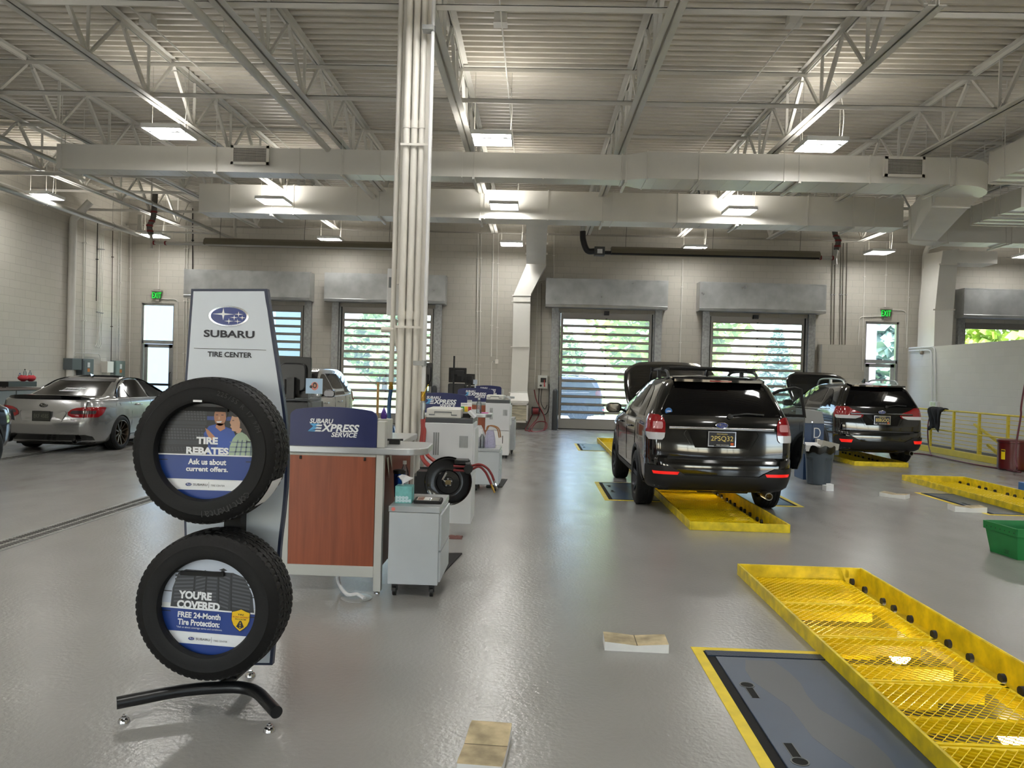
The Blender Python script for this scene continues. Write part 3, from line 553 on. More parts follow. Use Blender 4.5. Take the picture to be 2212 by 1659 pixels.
# ================================================================ radiant tube heaters
heat_m = mat('heater reflector', '7c7666', .45, metal=.5); tube_m = mat('heater tube', '2a2826', .4, metal=.6); red_m = mat('red clamp', '7c1f22', .5)
def heater(u0, u1, v0, v1, t0, t1, lab, burner_left):
    Y = 22.0; a, c = P(u0, v0, Y), P(u1, v1, Y); z = (a.z + c.z) / 2; h = thing('radiant_heater', lab, 'heater', (a.x, Y, z), group='radiant tube heaters'); b = MB()
    pr = [(-.21, -.06), (-.17, .06), (-.09, .13), (.09, .13), (.17, .06), (.21, -.06)]
    b.grid([[(x, Y + p, z + q) for p, q in pr] for x in (a.x, c.x)]); b.face([(a.x, Y + p, z + q) for p, q in pr]); b.face([(c.x, Y + p, z + q) for p, q in pr]); b.build('reflector', heat_m, h)
    tl, tr = P(t0, v0 + 6, Y).x, P(t1, v1 + 6, Y).x
    b = MB(); b.cyl((tl, Y, z - .03), (tr, Y, z - .03), .05, 14); b.build('heater_tube', tube_m if burner_left else alup, h, smooth=40); b = MB()
    x = a.x + .4
    while x < c.x: b.tube([(x, Y, z + .02), (x, Y, z + .3), (x + .03, Y, 6.3)], .006, 5); x += 2.4
    b.build('hanger_chain', blk, h)
    e = tr if burner_left else tl; s = 1 if burner_left else -1
    b = MB(); b.tube(elbow([(e, Y, z - .03), (e + s * .42, Y, z - .03), (e + s * .46, Y, z + .2)], .08), .045, 10); b.cyl((e + s * .44, Y, z - .2), (e + s * .44, Y, z - .02), .05, 10, r2=.03); b.build('end_fitting', alup, h, smooth=40)
    b = MB(); p = bez([(e + s * .46, Y, z + .2), (e + s * .50, Y, z + .45), (e + s * .40, Y, z + .7), (e + s * .36, Y, 6.5)], 8); b.tube(p, .075, 12); b.build('flue_hose', mat('dark flue hose', '5c5952', .5, noise=.3, nscale=12), h, smooth=40)
    b = MB()
    for q in (p[3], p[8], p[13], p[18]): b.lathe([(.078, -.025), (.088, -.025), (.088, .025), (.078, .025)], 12, T(*q))
    for x in (e + s * .03, e + s * .36): b.lathe([(.052, -.02), (.062, -.02), (.062, .02), (.052, .02)], 12, T(x, Y, z - .03) @ RY(pi / 2))
    b.build('hose_clamp', red_m, h)
    if burner_left:
        x = P(1295, 546, Y).x; b = MB(); b.box(x - .15, x + .14, Y - .12, Y + .12, z - .12, z + .12); b.build('burner_box', mat('burner grey', '4a4a49', .4, metal=.4), h, bevel=.01)
        b = MB(); b.box(x - .07, x + .07, Y - .124, Y - .12, z - .07, z + .05); b.build('rating_label', white, h)
        b = MB(); b.tube(bez([(x - .12, Y, z), (x - .34, Y, z + .02), (x - .46, Y, z + .3), (x - .48, Y, z + .55)], 8), .085, 12); b.build('intake_elbow', blk, h, smooth=40)
        b = MB(); b.tube([(x - .48, Y, z + .5), (x - .48, Y, 6.5)], .07, 12); b.build('intake_pipe', galv, h, smooth=40)
heater(445, 850, 522, 537, 360, 900, 'radiant tube heater along the left half of the back wall', False); heater(1320, 1768, 546, 552, 1302, 1770, 'radiant tube heater above the two right roller doors, with a black elbow', True)
# ================================================================ conduits on the walls
def conduit(label, px, r=.013, Y=None, m=cream, rad=.12, name='wall_conduit', X=None, box=None):
    pts = [P(u, v, Y or YW - .03) if X is None else PX(u, v, X) for u, v in px]
    o = thing(name, label, 'conduit', pts[-1], group='conduits on the walls'); b = MB(); b.tube(elbow(pts, rad), r, 8); b.build('conduit_run', m, o, smooth=40); c = MB(); a, e = (pts[0], pts[1])
    n = max(1, int((a - e).length / 1.6))
    for k in range(n):
        q = a.lerp(e, (k + .5) / n); c.box(q.x - r - .02, q.x + r + .02, q.y - r - .004, q.y + r + .02, q.z - .012, q.z + .012)
    c.build('conduit_clip', galv_d if r < .012 else m, o); return o
dk = mat('dark conduit', '6d685f', .5, metal=.3)
conduit('conduit right of the second roller door, first of a pair', [(1033, 500), (1028, 845)]); conduit('conduit right of the second roller door, second of a pair', [(1040, 500), (1035, 845)])
conduit('wide flat conduit left of the duct drop', [(1066, 500), (1061, 770)], .02); conduit('conduit just left of the duct drop leading to the small wall box', [(1077, 500), (1073, 776)])
conduit('bent conduit from the small wall box down to the floor', [(1072, 780), (1062, 781), (1060, 920)], .01)
conduit('tall conduit left of the control box by the middle door', [(1197, 500), (1196, 604), (1162, 606), (1155, 840)]); conduit('thin dark conduit feeding the control box', [(1170, 612), (1168, 812)], .008, m=dk)
conduit('wall joint conduit between the two right roller doors', [(1475, 560), (1468, 800)], .016)
for i, (u0, u1) in enumerate(((1799, 1795), (1805, 1801), (1817, 1814), (1822, 1819), (1830, 1826))): conduit(['first', 'second', 'third', 'fourth', 'fifth'][i] + ' from the left of five dark conduits above the block pilaster', [(u0, 525), (u1, 748)], .011, m=dk)
conduit('conduit from the right exit sign to the pilaster', [(1912, 683), (1857, 684), (1853, 752)], .012); conduit('long vertical conduit left of the right exit door', [(1869, 530), (1862, 800)], .012); conduit('conduit dropping straight to the right exit sign', [(1916, 520), (1912, 668)], .012)
conduit('conduit bending from the right exit sign to the stair wall', [(1925, 669), (1957, 671), (1958, 752)], .012); conduit('vertical conduit right of the right exit door', [(1966, 540), (1959, 745)], .012)
conduit('conduit dropping straight to the left exit sign', [(345, 500), (342, 628)], .012); conduit('conduit bending from the left exit sign beside the left exit door', [(344, 645), (384, 647), (382, 820)], .012)
conduit('conduit left of the leftmost door hood, first of a pair', [(400, 480), (396, 820)], .012); conduit('conduit left of the leftmost door hood, second of a pair', [(406, 480), (402, 820)], .012)
conduit('dark cable running down to the leftmost door hood', [(416, 450), (416, 588)], .014, m=blk_m)
conduit('painted joint strip in the left corner', [(283, 500), (279, 820)], .012)
pipe('fat downpipe on the right of the back wall', [(2012, 480, 0), ] and [P(2014, 520, 24.5), P(1998, 545, 24.5), P(1992, 760, 24.5)], .075, cream, 14, 'downpipe', 'pipe', 'downpipes', rad=.3)
XW = XL + .06
def lc(label, px, r=.014, m=cream): return conduit(label, px, r, m=m, X=XW, rad=.15)
pipe('fat downpipe with a slanted top on the left wall', [PX(195, 436, XL + .5), PX(158, 474, XL + .1), PX(150, 835, XL + .1)], .1, cream, 16, 'downpipe', 'pipe', 'downpipes', rad=.05)
lc('left wall conduit nearest the fat downpipe', [(182, 440), (178, 776)]); lc('left wall conduit, second from the fat downpipe', [(186, 440), (182, 776)])
for i, u in enumerate((214, 217.5, 221, 224.5)): lc(['first', 'second', 'third', 'fourth'][i] + ' of four parallel conduits with hooked ends on the left wall', [(u, 470), (u - 5, 742 + i), (u - 9, 749 + i)], .011)
lc('dark cable on the left wall beside the parallel conduits', [(211, 470), (208, 650)], .012, blk_m); lc('dark cable on the left wall right of the parallel conduits', [(244, 480), (240, 780)], .012, mat('brown cable', '4a4139', .6))
lc('left wall conduit above the rear electrical panel, left', [(258, 500), (252, 775)]); lc('left wall conduit above the rear electrical panel, right', [(263, 440), (258, 780)]); lc('arched conduit beside the front electrical panel', [(158, 775), (160, 762), (216, 764), (219, 812)], .012)
def wallbox(name, label, u0, u1, v0, v1, dep, m, cat='electrical panel', extra=True):
    a, c = PX(u0, v1, XL + .02 + dep), PX(u1, v0, XL + .02 + dep); o = thing(name, label, cat, (XL, a.y, a.z)); b = MB(); b.box(XL + .005, XL + .02 + dep, a.y, c.y, a.z, c.z); b.build('cabinet', m, o, bevel=.01)
    if extra:
        b = MB(); b.box(XL + .02 + dep, XL + .028 + dep, a.y + .05, c.y - .05, a.z + .05, c.z - .05); b.build('panel_door', m, o, bevel=.003)
        b = MB(); x = XL + .031 + dep; ym = a.y + (c.y - a.y) * .5; zz = c.z - .1; b.box(x - .003, x, ym - .06, ym + .06, zz - .14, zz); b.build('warning_label', white, o); b = MB(); b.box(x - .003, x, ym - .06, ym + .06, zz - .27, zz - .17); b.build('orange_label', mat('orange label', 'd07a2a', .6), o)
pg = mat('panel grey', '565e62', .45, metal=.1); pg2 = mat('panel grey green', '6f7f7b', .45, metal=.1)
wallbox('electrical_panel', 'tall grey electrical panel on the left wall near the downpipe', 178, 203, 776, 845, .18, pg); wallbox('disconnect_box', 'small grey switch box left of the electrical panel', 156, 177, 775, 799, .25, pg, 'switch box', False)
wallbox('electrical_panel', 'grey green electrical panel at the left corner', 249, 271, 780, 845, .16, pg2); wallbox('disconnect_box', 'cream switch box beside the grey green electrical panel', 232, 246, 781, 805, .2, cream_lt, 'switch box', False)
# exit signs
def exit_sign(u, v, lab):
    q = P(u, v, YW - .1); o = thing('exit_sign', lab, 'exit sign', (q.x, YW, q.z), group='green exit signs'); b = MB(); b.box(q.x - .17, q.x + .17, YW - .14, YW - .02, q.z + .1, q.z + .15); b.box(q.x - .08, q.x + .08, YW - .14, YW - .01, q.z + .15, q.z + .18); b.box(q.x - .05, q.x + .07, YW - .05, YW, q.z - .2, q.z - .12); b.build('sign_housing', mat('sign housing', '9d9a90', .4, metal=.3), o, bevel=.006)
    b = MB(); b.box(q.x - .15, q.x + .15, YW - .085, YW - .075, q.z - .115, q.z + .1); b.build('clear_panel', pane_mat('acrylic ' + lab[:5], 'e6efe6', haze=.3), o)
    b = MB(); b.text('EXIT', frontal((q.x, YW - .086, q.z - .01)), w=.29, h=.18, bold=.0); b.build('lettering', mat('lit green letters', '19c840', .5, emit='12d83c', estr=.8), o)
exit_sign(338, 637, 'green exit sign above the left exit door'); exit_sign(1915, 676, 'green exit sign above the right exit door')
# small wall fittings by the middle roller door
q = P(1073, 781, YW - .05); b = MB(); b.box(q.x - .05, q.x + .05, YW - .07, YW, q.z - .07, q.z + .07); tag(b.build('wall_box', cream_lt, bevel=.01), 'small white wall box left of the duct drop', 'electrical box')
o = thing('control_box', 'grey door control box with red handle beside the middle roller door', 'control box', (P(1172, 840, YW).x, YW, 1.2)); a, c = P(1161, 839, YW - .2), P(1183, 811, YW - .2); b = MB(); b.box(a.x, c.x, YW - .2, YW, a.z, c.z); b.build('enclosure', mat('control box grey', 'c3c4bd', .4), o, bevel=.012)
b = MB(); b.box(a.x + .09, c.x - .04, YW - .21, YW - .2, c.z - .22, c.z - .08); b.lathe([(.035, 0), (.035, .03), (0, .03)], 14, frontal((a.x + .1, YW - .2, a.z + .09))); b.build('switch_knob', blk, o); b = MB(); b.box(c.x - .11, c.x - .085, YW - .24, YW - .2, a.z + .1, c.z - .14); b.lathe([(.022, 0), (.022, .03), (0, .03)], 12, frontal((c.x - .09, YW - .2, a.z + .08))); b.build('red_handle', mat('red switch', 'b01c20', .4), o)
b = MB(); b.tube(bez([(a.x + .05, YW - .1, a.z), (a.x + .06, YW - .12, .75), (a.x + .22, YW - .12, .45), (a.x + .36, YW - .12, .6), (c.x + .07, YW - .08, a.z - .2), (c.x + .05, YW - .06, 1.4)], 8), .012, 8); b.tube(bez([(a.x + .14, YW - .1, a.z), (a.x + .12, YW - .12, .85), (a.x + .24, YW - .12, .62), (a.x + .32, YW - .1, .75)], 8), .01, 8); b.build('cable', blk_m, o, smooth=50)
hose_red = mat('red air hose', '7e2427', .45)
o = thing('hose_reel', 'small wall hose reel with loose red hose by the middle roller door', 'hose reel', (P(1157, 890, YW).x, YW, .9), group='hose reels'); q = P(1157, 888, YW - .2); b = MB()
for s in (-.11, .09): b.lathe([(0, 0), (.15, 0), (.15, .02), (0, .02)], 20, T(q.x + s, YW - .2, q.z) @ RY(pi / 2))
b.box(q.x - .13, q.x + .14, YW - .06, YW - .01, q.z - .1, q.z + .12); b.build('reel_frame', blk, o, smooth=40); b = MB(); b.lathe([(.1, -.1), (.1, .1)], 20, T(q.x, YW - .2, q.z) @ RY(pi / 2), cap=True); b.build('coiled_hose', hose_red, o, smooth=40)
b = MB(); f0 = lambda u, v: G(u, v, .02); b.tube(bez([P(1154, 842, YW - .1), P(1158, 862, YW - .1), P(1164, 876, YW - .2), P(1174, 895, YW - .3), P(1178, 915, YW - .3), f0(1172, 930), f0(1148, 931), P(1160, 912, YW - .4), P(1180, 913, YW - .4), f0(1176, 929), f0(1142, 931), P(1160, 905, YW - .35), P(1166, 890, YW - .2)], 8), .016, 8); b.tube(bez([P(1152, 890, YW - .2), P(1141, 915, YW - .2), f0(1135, 929), f0(1150, 930)], 8), .016, 8); b.build('loose_hose', hose_red, o, smooth=50)
def bollard(x, y, lab):
    b = MB(); b.lathe([(.085, 0), (.085, 1.15), (.08, 1.2), (.06, 1.24), (.03, 1.26), (0, 1.265)], 20, T(x, y, 0)); b.lathe([(.12, 0), (.12, .012), (.08, .012)], 20, T(x, y, 0)); tag(b.build('bollard', mat('bollard sleeve', '35383a', .5), smooth=50), lab, 'bollard', 'bollards at the roller doors')
bollard(P(1198, 900, 24.1).x, 24.1, 'dark grey bollard at the left side of the middle roller door'); bollard(P(721, 880, 24.0).x, 24.0, 'dark grey bollard left of the second roller door, behind the silver car mirror'); bollard(P(937, 880, 24.0).x, 24.0, 'dark grey bollard right of the second roller door, beside the column')
# ================================================================ steel column with pipes
yc = 8.7; o = thing('steel_column', 'painted steel column with bundled pipes behind the front counter', 'column', (P(888, 900, yc).x, yc, 0)); xl, xr = P(857, 950, yc).x, P(908, 950, yc).x
b = MB(); b.box(xl, xr, yc, yc + .016, 0, 6.3); b.box(xl, xr, yc + .29, yc + .306, 0, 6.3); b.box((xl + xr) / 2 - .008, (xl + xr) / 2 + .008, yc, yc + .3, 0, 6.3); b.box(xl - .06, xr + .06, yc - .06, yc + .36, 0, .02); b.build('wide_flange', cream_lt, o, bevel=.004)
for u, r in ((860, .038), (877, .036), (893, .032)):
    x = P(u, 950, yc - .05).x; b = MB(); b.cyl((x, yc - .045, .0), (x, yc - .045, 6.3), r, 16)
    for z in (.45, 2.2, 4.3): b.cyl((x, yc - .045, z), (x, yc - .045, z + .09), r + .006, 16)
    b.build('column_pipe', cream_lt, o, smooth=40)
b = MB(); x = xl - .02; b.cyl((x, yc + .1, 2.6), (x, yc + .1, 6.3), .045, 14); b.build('column_pipe', cream_lt, o, smooth=40)
b = MB()
for z in (.75, 2.1, 4.1): b.box(xl - .03, xr + .05, yc - .1, yc - .088, z, z + .025)
b.build('pipe_strap', cream_lt, o)
# air line on the right with valve and red hoses
o = thing('air_pipe', 'white air pipe with a brass valve and red hoses right of the column', 'pipe', (P(918, 850, 8.5).x, 8.5, 0)); x = P(921, 600, 8.5).x; b = MB(); zv = P(917, 846, 8.5).z; b.cyl((x, 8.5, zv), (x, 8.5, 6.5), .021, 12); b.build('pipe_run', white, o, smooth=40)
b = MB()
for z in (P(0 + 932, 63, 8.5).z, P(918, 785, 8.5).z): b.box(x - .11, x + .01, 8.44, 8.56, z - .025, z + .025); b.cyl((x, 8.5, z - .03), (x, 8.5, z + .03), .028, 12)
b.build('pipe_clamp', galv_d, o)
brass = mat('brass', 'a5813f', .3, metal=.9); b = MB(); b.cyl((x, 8.5, zv - .1), (x, 8.5, zv), .028, 12); b.cyl((x, 8.5, zv - .06), (x, 8.46, zv - .06), .015, 8); b.build('valve', brass, o, smooth=40)
b = MB(); b.bar((x, 8.45, zv - .05), (x + .06, 8.45, zv + .08), .014, .006); b.build('valve_handle', yellow, o)
b = MB(); b.cyl((x, 8.5, zv - .3), (x, 8.5, zv - .1), .022, 12); b.cyl((x, 8.5, zv - .2), (x, 8.5, zv - .12), .03, 8); b.build('hose_fitting', galv, o, smooth=30)
b = MB(); p0 = V((x, 8.5, zv - .3)); b.tube(bez([p0, P(913, 930, 8.45), P(910, 960, 8.4), P(913, 990, 8.2), P(930, 1010, 8.0)], 8), .022, 10); b.tube(bez([p0 + V((.02, 0, 0)), P(917, 930, 8.45), P(915, 965, 8.35), P(925, 985, 8.2), P(945, 1000, 8.0)], 8), .02, 10); b.build('hose', mat('red rubber hose', '8e2f29', .45), o, smooth=60)
# blue hose and small pipes on the left of the column
o = thing('air_pipe', 'thin white drop pipe with a blue hose left of the column', 'pipe', (P(848, 800, 8.8).x, 8.8, 0)); b = MB(); xq = P(852, 560, 8.8).x; b.tube(elbow([(xq, 8.8, 6.3), (xq, 8.8, P(845, 825, 8.8).z)], .05), .028, 12); b.build('pipe_run', cream_lt, o, smooth=40)
b = MB(); b.tube([P(849, 785, 8.7), P(825, 712, 8.75)], .001, 4); b = MB(); a = P(851, 712, 8.8); b.cyl(a, P(824, 712, 8.8), .032, 12); b.tube(bez([P(852, 690, 8.8), P(858, 740, 8.8), P(866, 790, 8.75), P(866, 880, 8.75)], 6), .026, 10); b.build('branch_pipe', cream_lt, o, smooth=40)
b = MB(); q = P(845, 822, 8.8); b.cyl(q, q - V((0, 0, .06)), .022, 10); b.cyl(q - V((0, 0, .06)), q - V((0, 0, .1)), .028, 6); b.build('hose_fitting', brass, o, smooth=30)
b = MB(); b.tube(bez([q - V((0, 0, .1)), P(841, 870, 8.8), P(841, 905, 8.75), P(848, 930, 8.7), P(849, 960, 8.6), P(850, 1000, 8.6)], 8), .022, 10); b.build('hose', mat('blue air hose', '1e4a78', .4), o, smooth=60)
o = thing('wireless_box', 'flat white wall box beside the column', 'electrical box', (P(842, 630, 8.9).x, 8.9, 2.2)); a, c = P(834, 680, 8.95), P(858, 580, 8.95); b = MB(); b.box(a.x, xl + .03, 8.96, 9.05, a.z, c.z); b.build('box_body', white, o, bevel=.008); b = MB(); b.box(a.x + .02, a.x + .05, 8.955, 8.96, c.z - .22, c.z - .1); b.build('label_strip', grey_m, o)

# ================================================================ tyre display
def star4(cx, cy, w, h, k=.17):
    pts = []
    for i in range(4):
        a = i * pi / 2; pts.append((cx + w * cos(a), cy + h * sin(a)))
        a += pi / 4; s = k; n = min(w, h) if w < 2.4 * h else h; pts.append((cx + s * w * .8 * cos(a) * 1.1, cy + s * h * 1.3 * sin(a)))
    return pts
def ell(cx, cy, a, b, n=40): return [(cx + a * cos(2 * pi * i / n), cy + b * sin(2 * pi * i / n)) for i in range(n)]
STARS = [(-.30, .22, .62, .70), (.55, .24, .26, .32), (.31, -.14, .24, .30), (.76, -.14, .20, .26), (.02, -.56, .27, .34), (.50, -.56, .22, .27)]
emb_blue = mat('emblem blue', '1d3684', .25, coat=.3); emb_chr = mat('emblem silver', 'cfd2d8', .2, metal=.8)
def emblem(mb, M, a, b, mi_ring=0, mi_blue=1, mi_star=2, ext=.001):
    """oval badge with six four-pointed stars"""
    R0, R1 = ell(0, 0, a, b), ell(0, 0, a * .9, b * .86); k = len(R0)
    mb.add([M @ V((x, y, ext)) for x, y in R0] + [M @ V((x, y, ext * 2)) for x, y in R1], [(i, (i + 1) % k, k + (i + 1) % k, k + i) for i in range(k)], mi_ring)
    mb.add([M @ V((x, y, ext * 1.3)) for x, y in R1], [tuple(range(k))], mi_blue)
    for cx, cy, w, h in STARS: mb.add([M @ V((x, y, ext * 1.9)) for x, y in star4(cx * a * .9, cy * b * .86, w * a * .9, h * b * .86)], [tuple(range(8))], mi_star)
sign_w = mat('sign white', 'd4dde7', .35); sign_n = mat('sign navy', '27304a', .4); ink = mat('dark ink', '23242e', .5); sblue = mat('print blue', '22408a', .35); pwhite = mat('print white', 'eef1f5', .35)
Yp = 3.86; o = thing('tire_display', 'tall white tire centre sign tower on a black tubular base', 'display stand', (-1.45, 3.7, 0))
Lp = [(413, 624), (405, 740), (399, 830), (396, 930), (396, 1050), (399, 1170), (404, 1300), (411, 1436)]; Rp = [(577, 624), (590, 715), (606, 820), (617, 900), (621, 960), (620, 1040), (614, 1110), (605, 1190), (597, 1330), (588, 1437)]
def sm(pts): return bez([P(u, v, Yp) for u, v in pts], 4)
outl = sm(Lp)[::-1] + sm(Rp); 
cx_ = sum(p.x for p in outl) / len(outl); cz_ = sum(p.z for p in outl) / len(outl)
b = MB(); n = len(outl); b.add([(p.x, Yp, p.z) for p in outl] + [(p.x, Yp + .035, p.z) for p in outl], [tuple(range(n)), tuple(range(n, 2 * n))[::-1]] + [(i, (i + 1) % n, n + (i + 1) % n, n + i) for i in range(n)]); b.build('sign_edge', sign_n, o)
b = MB(); b.add([(cx_ + (p.x - cx_) * (1 - .013 / max(.05, abs(p.x - cx_))), Yp - .003, cz_ + (p.z - cz_) * (1 - .012 / max(.1, abs(p.z - cz_)) * (abs(p.z - cz_) > .8))) for p in outl], [tuple(range(n))]); b.build('sign_face', sign_w, o)
b = MB(); Yq = Yp - .004; c = P(494, 683, Yq); s = Yq / 1700; M_ = frontal(c); emblem(b, M_, 44 * s, 22.5 * s, ext=.0006); b.build('emblem', [emb_chr, emb_blue, pwhite], o)
b = MB(); b.text('SUBARU', frontal(P(495, 721.5, Yq)), w=112 * s, h=16 * s, bold=.03); b.text('TIRE CENTER', frontal(P(496.5, 766, Yq)), w=98 * s, h=11.5 * s, bold=.028); a, c = P(419, 752, Yq), P(575, 754, Yq); b.box(a.x, c.x, Yq - .0005, Yq, a.z - .001, a.z + .001); b.build('lettering', ink, o)
b = MB(); xm = P(508, 1140, 3.8).x; b.box(xm - .04, xm + .04, 3.76, 3.84, .1, 1.30)
for u, v in ((508, 975), (508, 1316)): z = P(u, v, 3.7).z; b.box(xm - .05, xm + .05, 3.6, 3.78, z + .2, z + .23); b.box(xm - .15, xm + .05, 3.54, 3.6, z + .195, z + .215)
b.build('post', blk_m, o)
b = MB(); r = .028; A0, A1 = V((-1.835, 3.47, .085)), V((-1.10, 3.44, .085))
b.tube(elbow([A0, G(405, 1488, .1), G(545, 1482, .1), A1], .12, 6), r, 16); cm = (G(405, 1488, .1) + G(545, 1482, .1)) / 2; b.tube([cm, cm + V((0, .45, -.02))], r, 16); b.build('base_tube', mat('black powder coat', '141517', .35), o, smooth=50)
for q in (A0 + V((.035, .0, 0)), A1 + V((-.03, 0, 0)), cm + V((0, .40, -.02))):
    f = MB(); f.lathe([(0, q.z - .05), (.006, q.z - .05), (.006, .03), (.013, .028), (.013, .02), (.022, .016), (.027, .004), (.027, 0), (0, 0)], 16, T(q.x, q.y, 0)); f.build('leveling_foot', chrome, o, smooth=40)
def tyre(center, Rr, wid, Ri, label, seed, txt, rot=0.):
    """centre of the front sidewall plane; axis along Y"""
    o = thing('tire', label, 'tire', center, group='tires on the display'); b = MB(); N = 256
    sw = [(Ri, .012), (Ri + .004, .003), (Ri + .02, -.002), (Ri + .045, .0), (Ri + .065, -.002), (Rr - .045, .004), (Rr - .022, .012), (Rr - .008, .024)]
    ribs = [(.024, .058), (.066, .098), (.106, wid - .106), (wid - .098, wid - .066), (wid - .058, wid - .024)]
    pr = [(r_, y, None) for r_, y in sw]
    for k, (a, c) in enumerate(ribs):
        for j, q in enumerate((a, (a + c) / 2, c)):
            crown = .012 * (1 - ((q - wid / 2) / (wid / 2)) ** 2); pr.append((Rr - .008 + crown * .8, q, k))
        if k < 4: g = ribs[k + 1][0]; pr += [(Rr - .013, c + .001, None), (Rr - .013, g - .001, None)]
    pr += [(r_, wid - y, None) for r_, y in sw[::-1]]; pr += [(Ri - .004, wid - .03, None), (Ri + .03, wid * .5, None), (Ri - .004, .03, None)]
    rows = []
    for i in range(N):
        a = 2 * pi * i / N + rot; row = []
        for r_, y, k in pr:
            rr = r_
            if k is not None:
                ph = (i * 1.0 + (y - wid / 2) * (90 if k in (1, 3) else 26) * (1 if k < 2 else -1) + k * 3 + seed) % (4 if k in (0, 4) else 5)
                if ph < 1: rr -= .0055
            elif abs(r_ - (Rr - .008)) < .001 and (i + seed) % 4 == 0: rr -= .005
            row.append((center[0] + rr * sin(a), center[1] + y, center[2] + rr * cos(a)))
        rows.append(row)
    rows.append(rows[0]); b.grid(rows, closed=True); b.build('tire_body', rubber, o, smooth=32)
    b = MB(); let = MB()
    for s_, a0, rad, h in txt:
        for i, ch in enumerate(s_):
            if ch == ' ': continue
            a = a0 + (i - len(s_) / 2) * h * .82 / rad
            M_ = frontal((center[0] + rad * sin(a), center[1] - .0035, center[2] + rad * cos(a))) @ Matrix.Rotation(-a, 4, 'Z'); let.text(ch, M_, h=h, res=1)
    if let.v: let.build('raised_lettering', mat('raised rubber letters', '232324', .5), o)
    return o
T1, T2 = P(437, 976, 3.5), P(444, 1316, 3.5)
t1 = tyre(T1, .336, .225, .222, 'upper display tire holding the rebates sign', 0, [('225/55 R 17 97H', .75, .275, .022), ('Continental', 2.75, .28, .028)])
t2 = tyre(T2, .338, .23, .222, 'lower display tire holding the tire protection sign', 2, [], .01)
b = MB(); q = MW[t1.name].translation
for k in range(1): 
    pts = []
    for i in range(7):
        a = 1.95 + .42 * i / 6; pts.append([(q.x + (.338) * sin(a), q.y + y, q.z + .338 * cos(a)) for y in (.02, .09, .16)])
    b.grid(pts)
b.build('paper_sticker', pwhite, t1)
b = MB(); b.box(q.x - .045, q.x - .005, q.y - .006, q.y - .004, q.z + .224, q.z + .233); b.build('tire_label', pwhite, t1)
R = .226
def band(y0, y1, n=24, xl=None, xr=None, rad=1.):
    """slice of the unit disc between two heights"""
    L, Rr = [], []
    for i in range(n + 1):
        y = y0 + (y1 - y0) * i / n; h = sqrt(max(0, rad * rad - y * y)); L.append((max(-h, xl) if xl is not None else -h, y)); Rr.append((min(h, xr) if xr is not None else h, y))
    return Rr + L[::-1]
def insert(name, label, c, roll, draw):
    o = thing(name, label, 'sign', c, group='round signs inside the tires'); M_ = frontal(c, roll) @ Matrix.Scale(R, 4)
    b = MB(); b.prism(ell(0, 0, 1, 1, 64), -.03, 0, M_); b.build('sign_board', pwhite, o)
    L = {}
    def put(m, poly, lay):
        L.setdefault(m.name, (m, MB()))[1].add([M_ @ V((x, y, .002 + lay * .0022)) for x, y in poly], [tuple(range(len(poly)))])
    def say(m, body, x, y, w, h, lay=9, bold=.012, align='C'):
        L.setdefault(m.name, (m, MB()))[1].text(body, M_ @ T(x, y, .002 + lay * .0022), w=w, h=h, bold=bold, ext=0, align=align)
    draw(put, say)
    return o, L, M_
def finish(o, L, names):
    for k, (m, mb) in L.items(): mb.build(names.get(k, 'printed_area'), m, o)
bk = mat('print black', '191a1d', .4); tg = mat('print tire grey', '33353a', .4); tg2 = mat('print tire light', '54575c', .4); skin = mat('print skin', 'c08a6c', .4); skin2 = mat('print skin light', 'd6a88c', .4); hair = mat('print hair', '2a1d18', .4); shirt = mat('print shirt blue', '3b5bb0', .4); shirt_d = mat('print shirt dark blue', '2b4488', .4); plaid = mat('print plaid', 'a9bfa6', .4); plaid2 = mat('print plaid violet', '7f8f9c', .4)
def small_logo(L, M_, y, x0, say, lay=9):
    e = MB(); emblem(e, M_ @ T(x0, y, .02), .065, .033, ext=.003); say(ink, 'SUBARU', x0 + .24, y, .29, .045); say(ink, 'TIRE CENTER', x0 + .60, y - .01, .28, .034, bold=0); L[ink.name][1].add([M_ @ V((x0 + dx, y + dy, .02)) for dx, dy in ((.41, -.06), (.415, -.06), (.415, .06), (.41, .06))], [(0, 1, 2, 3)]); return e
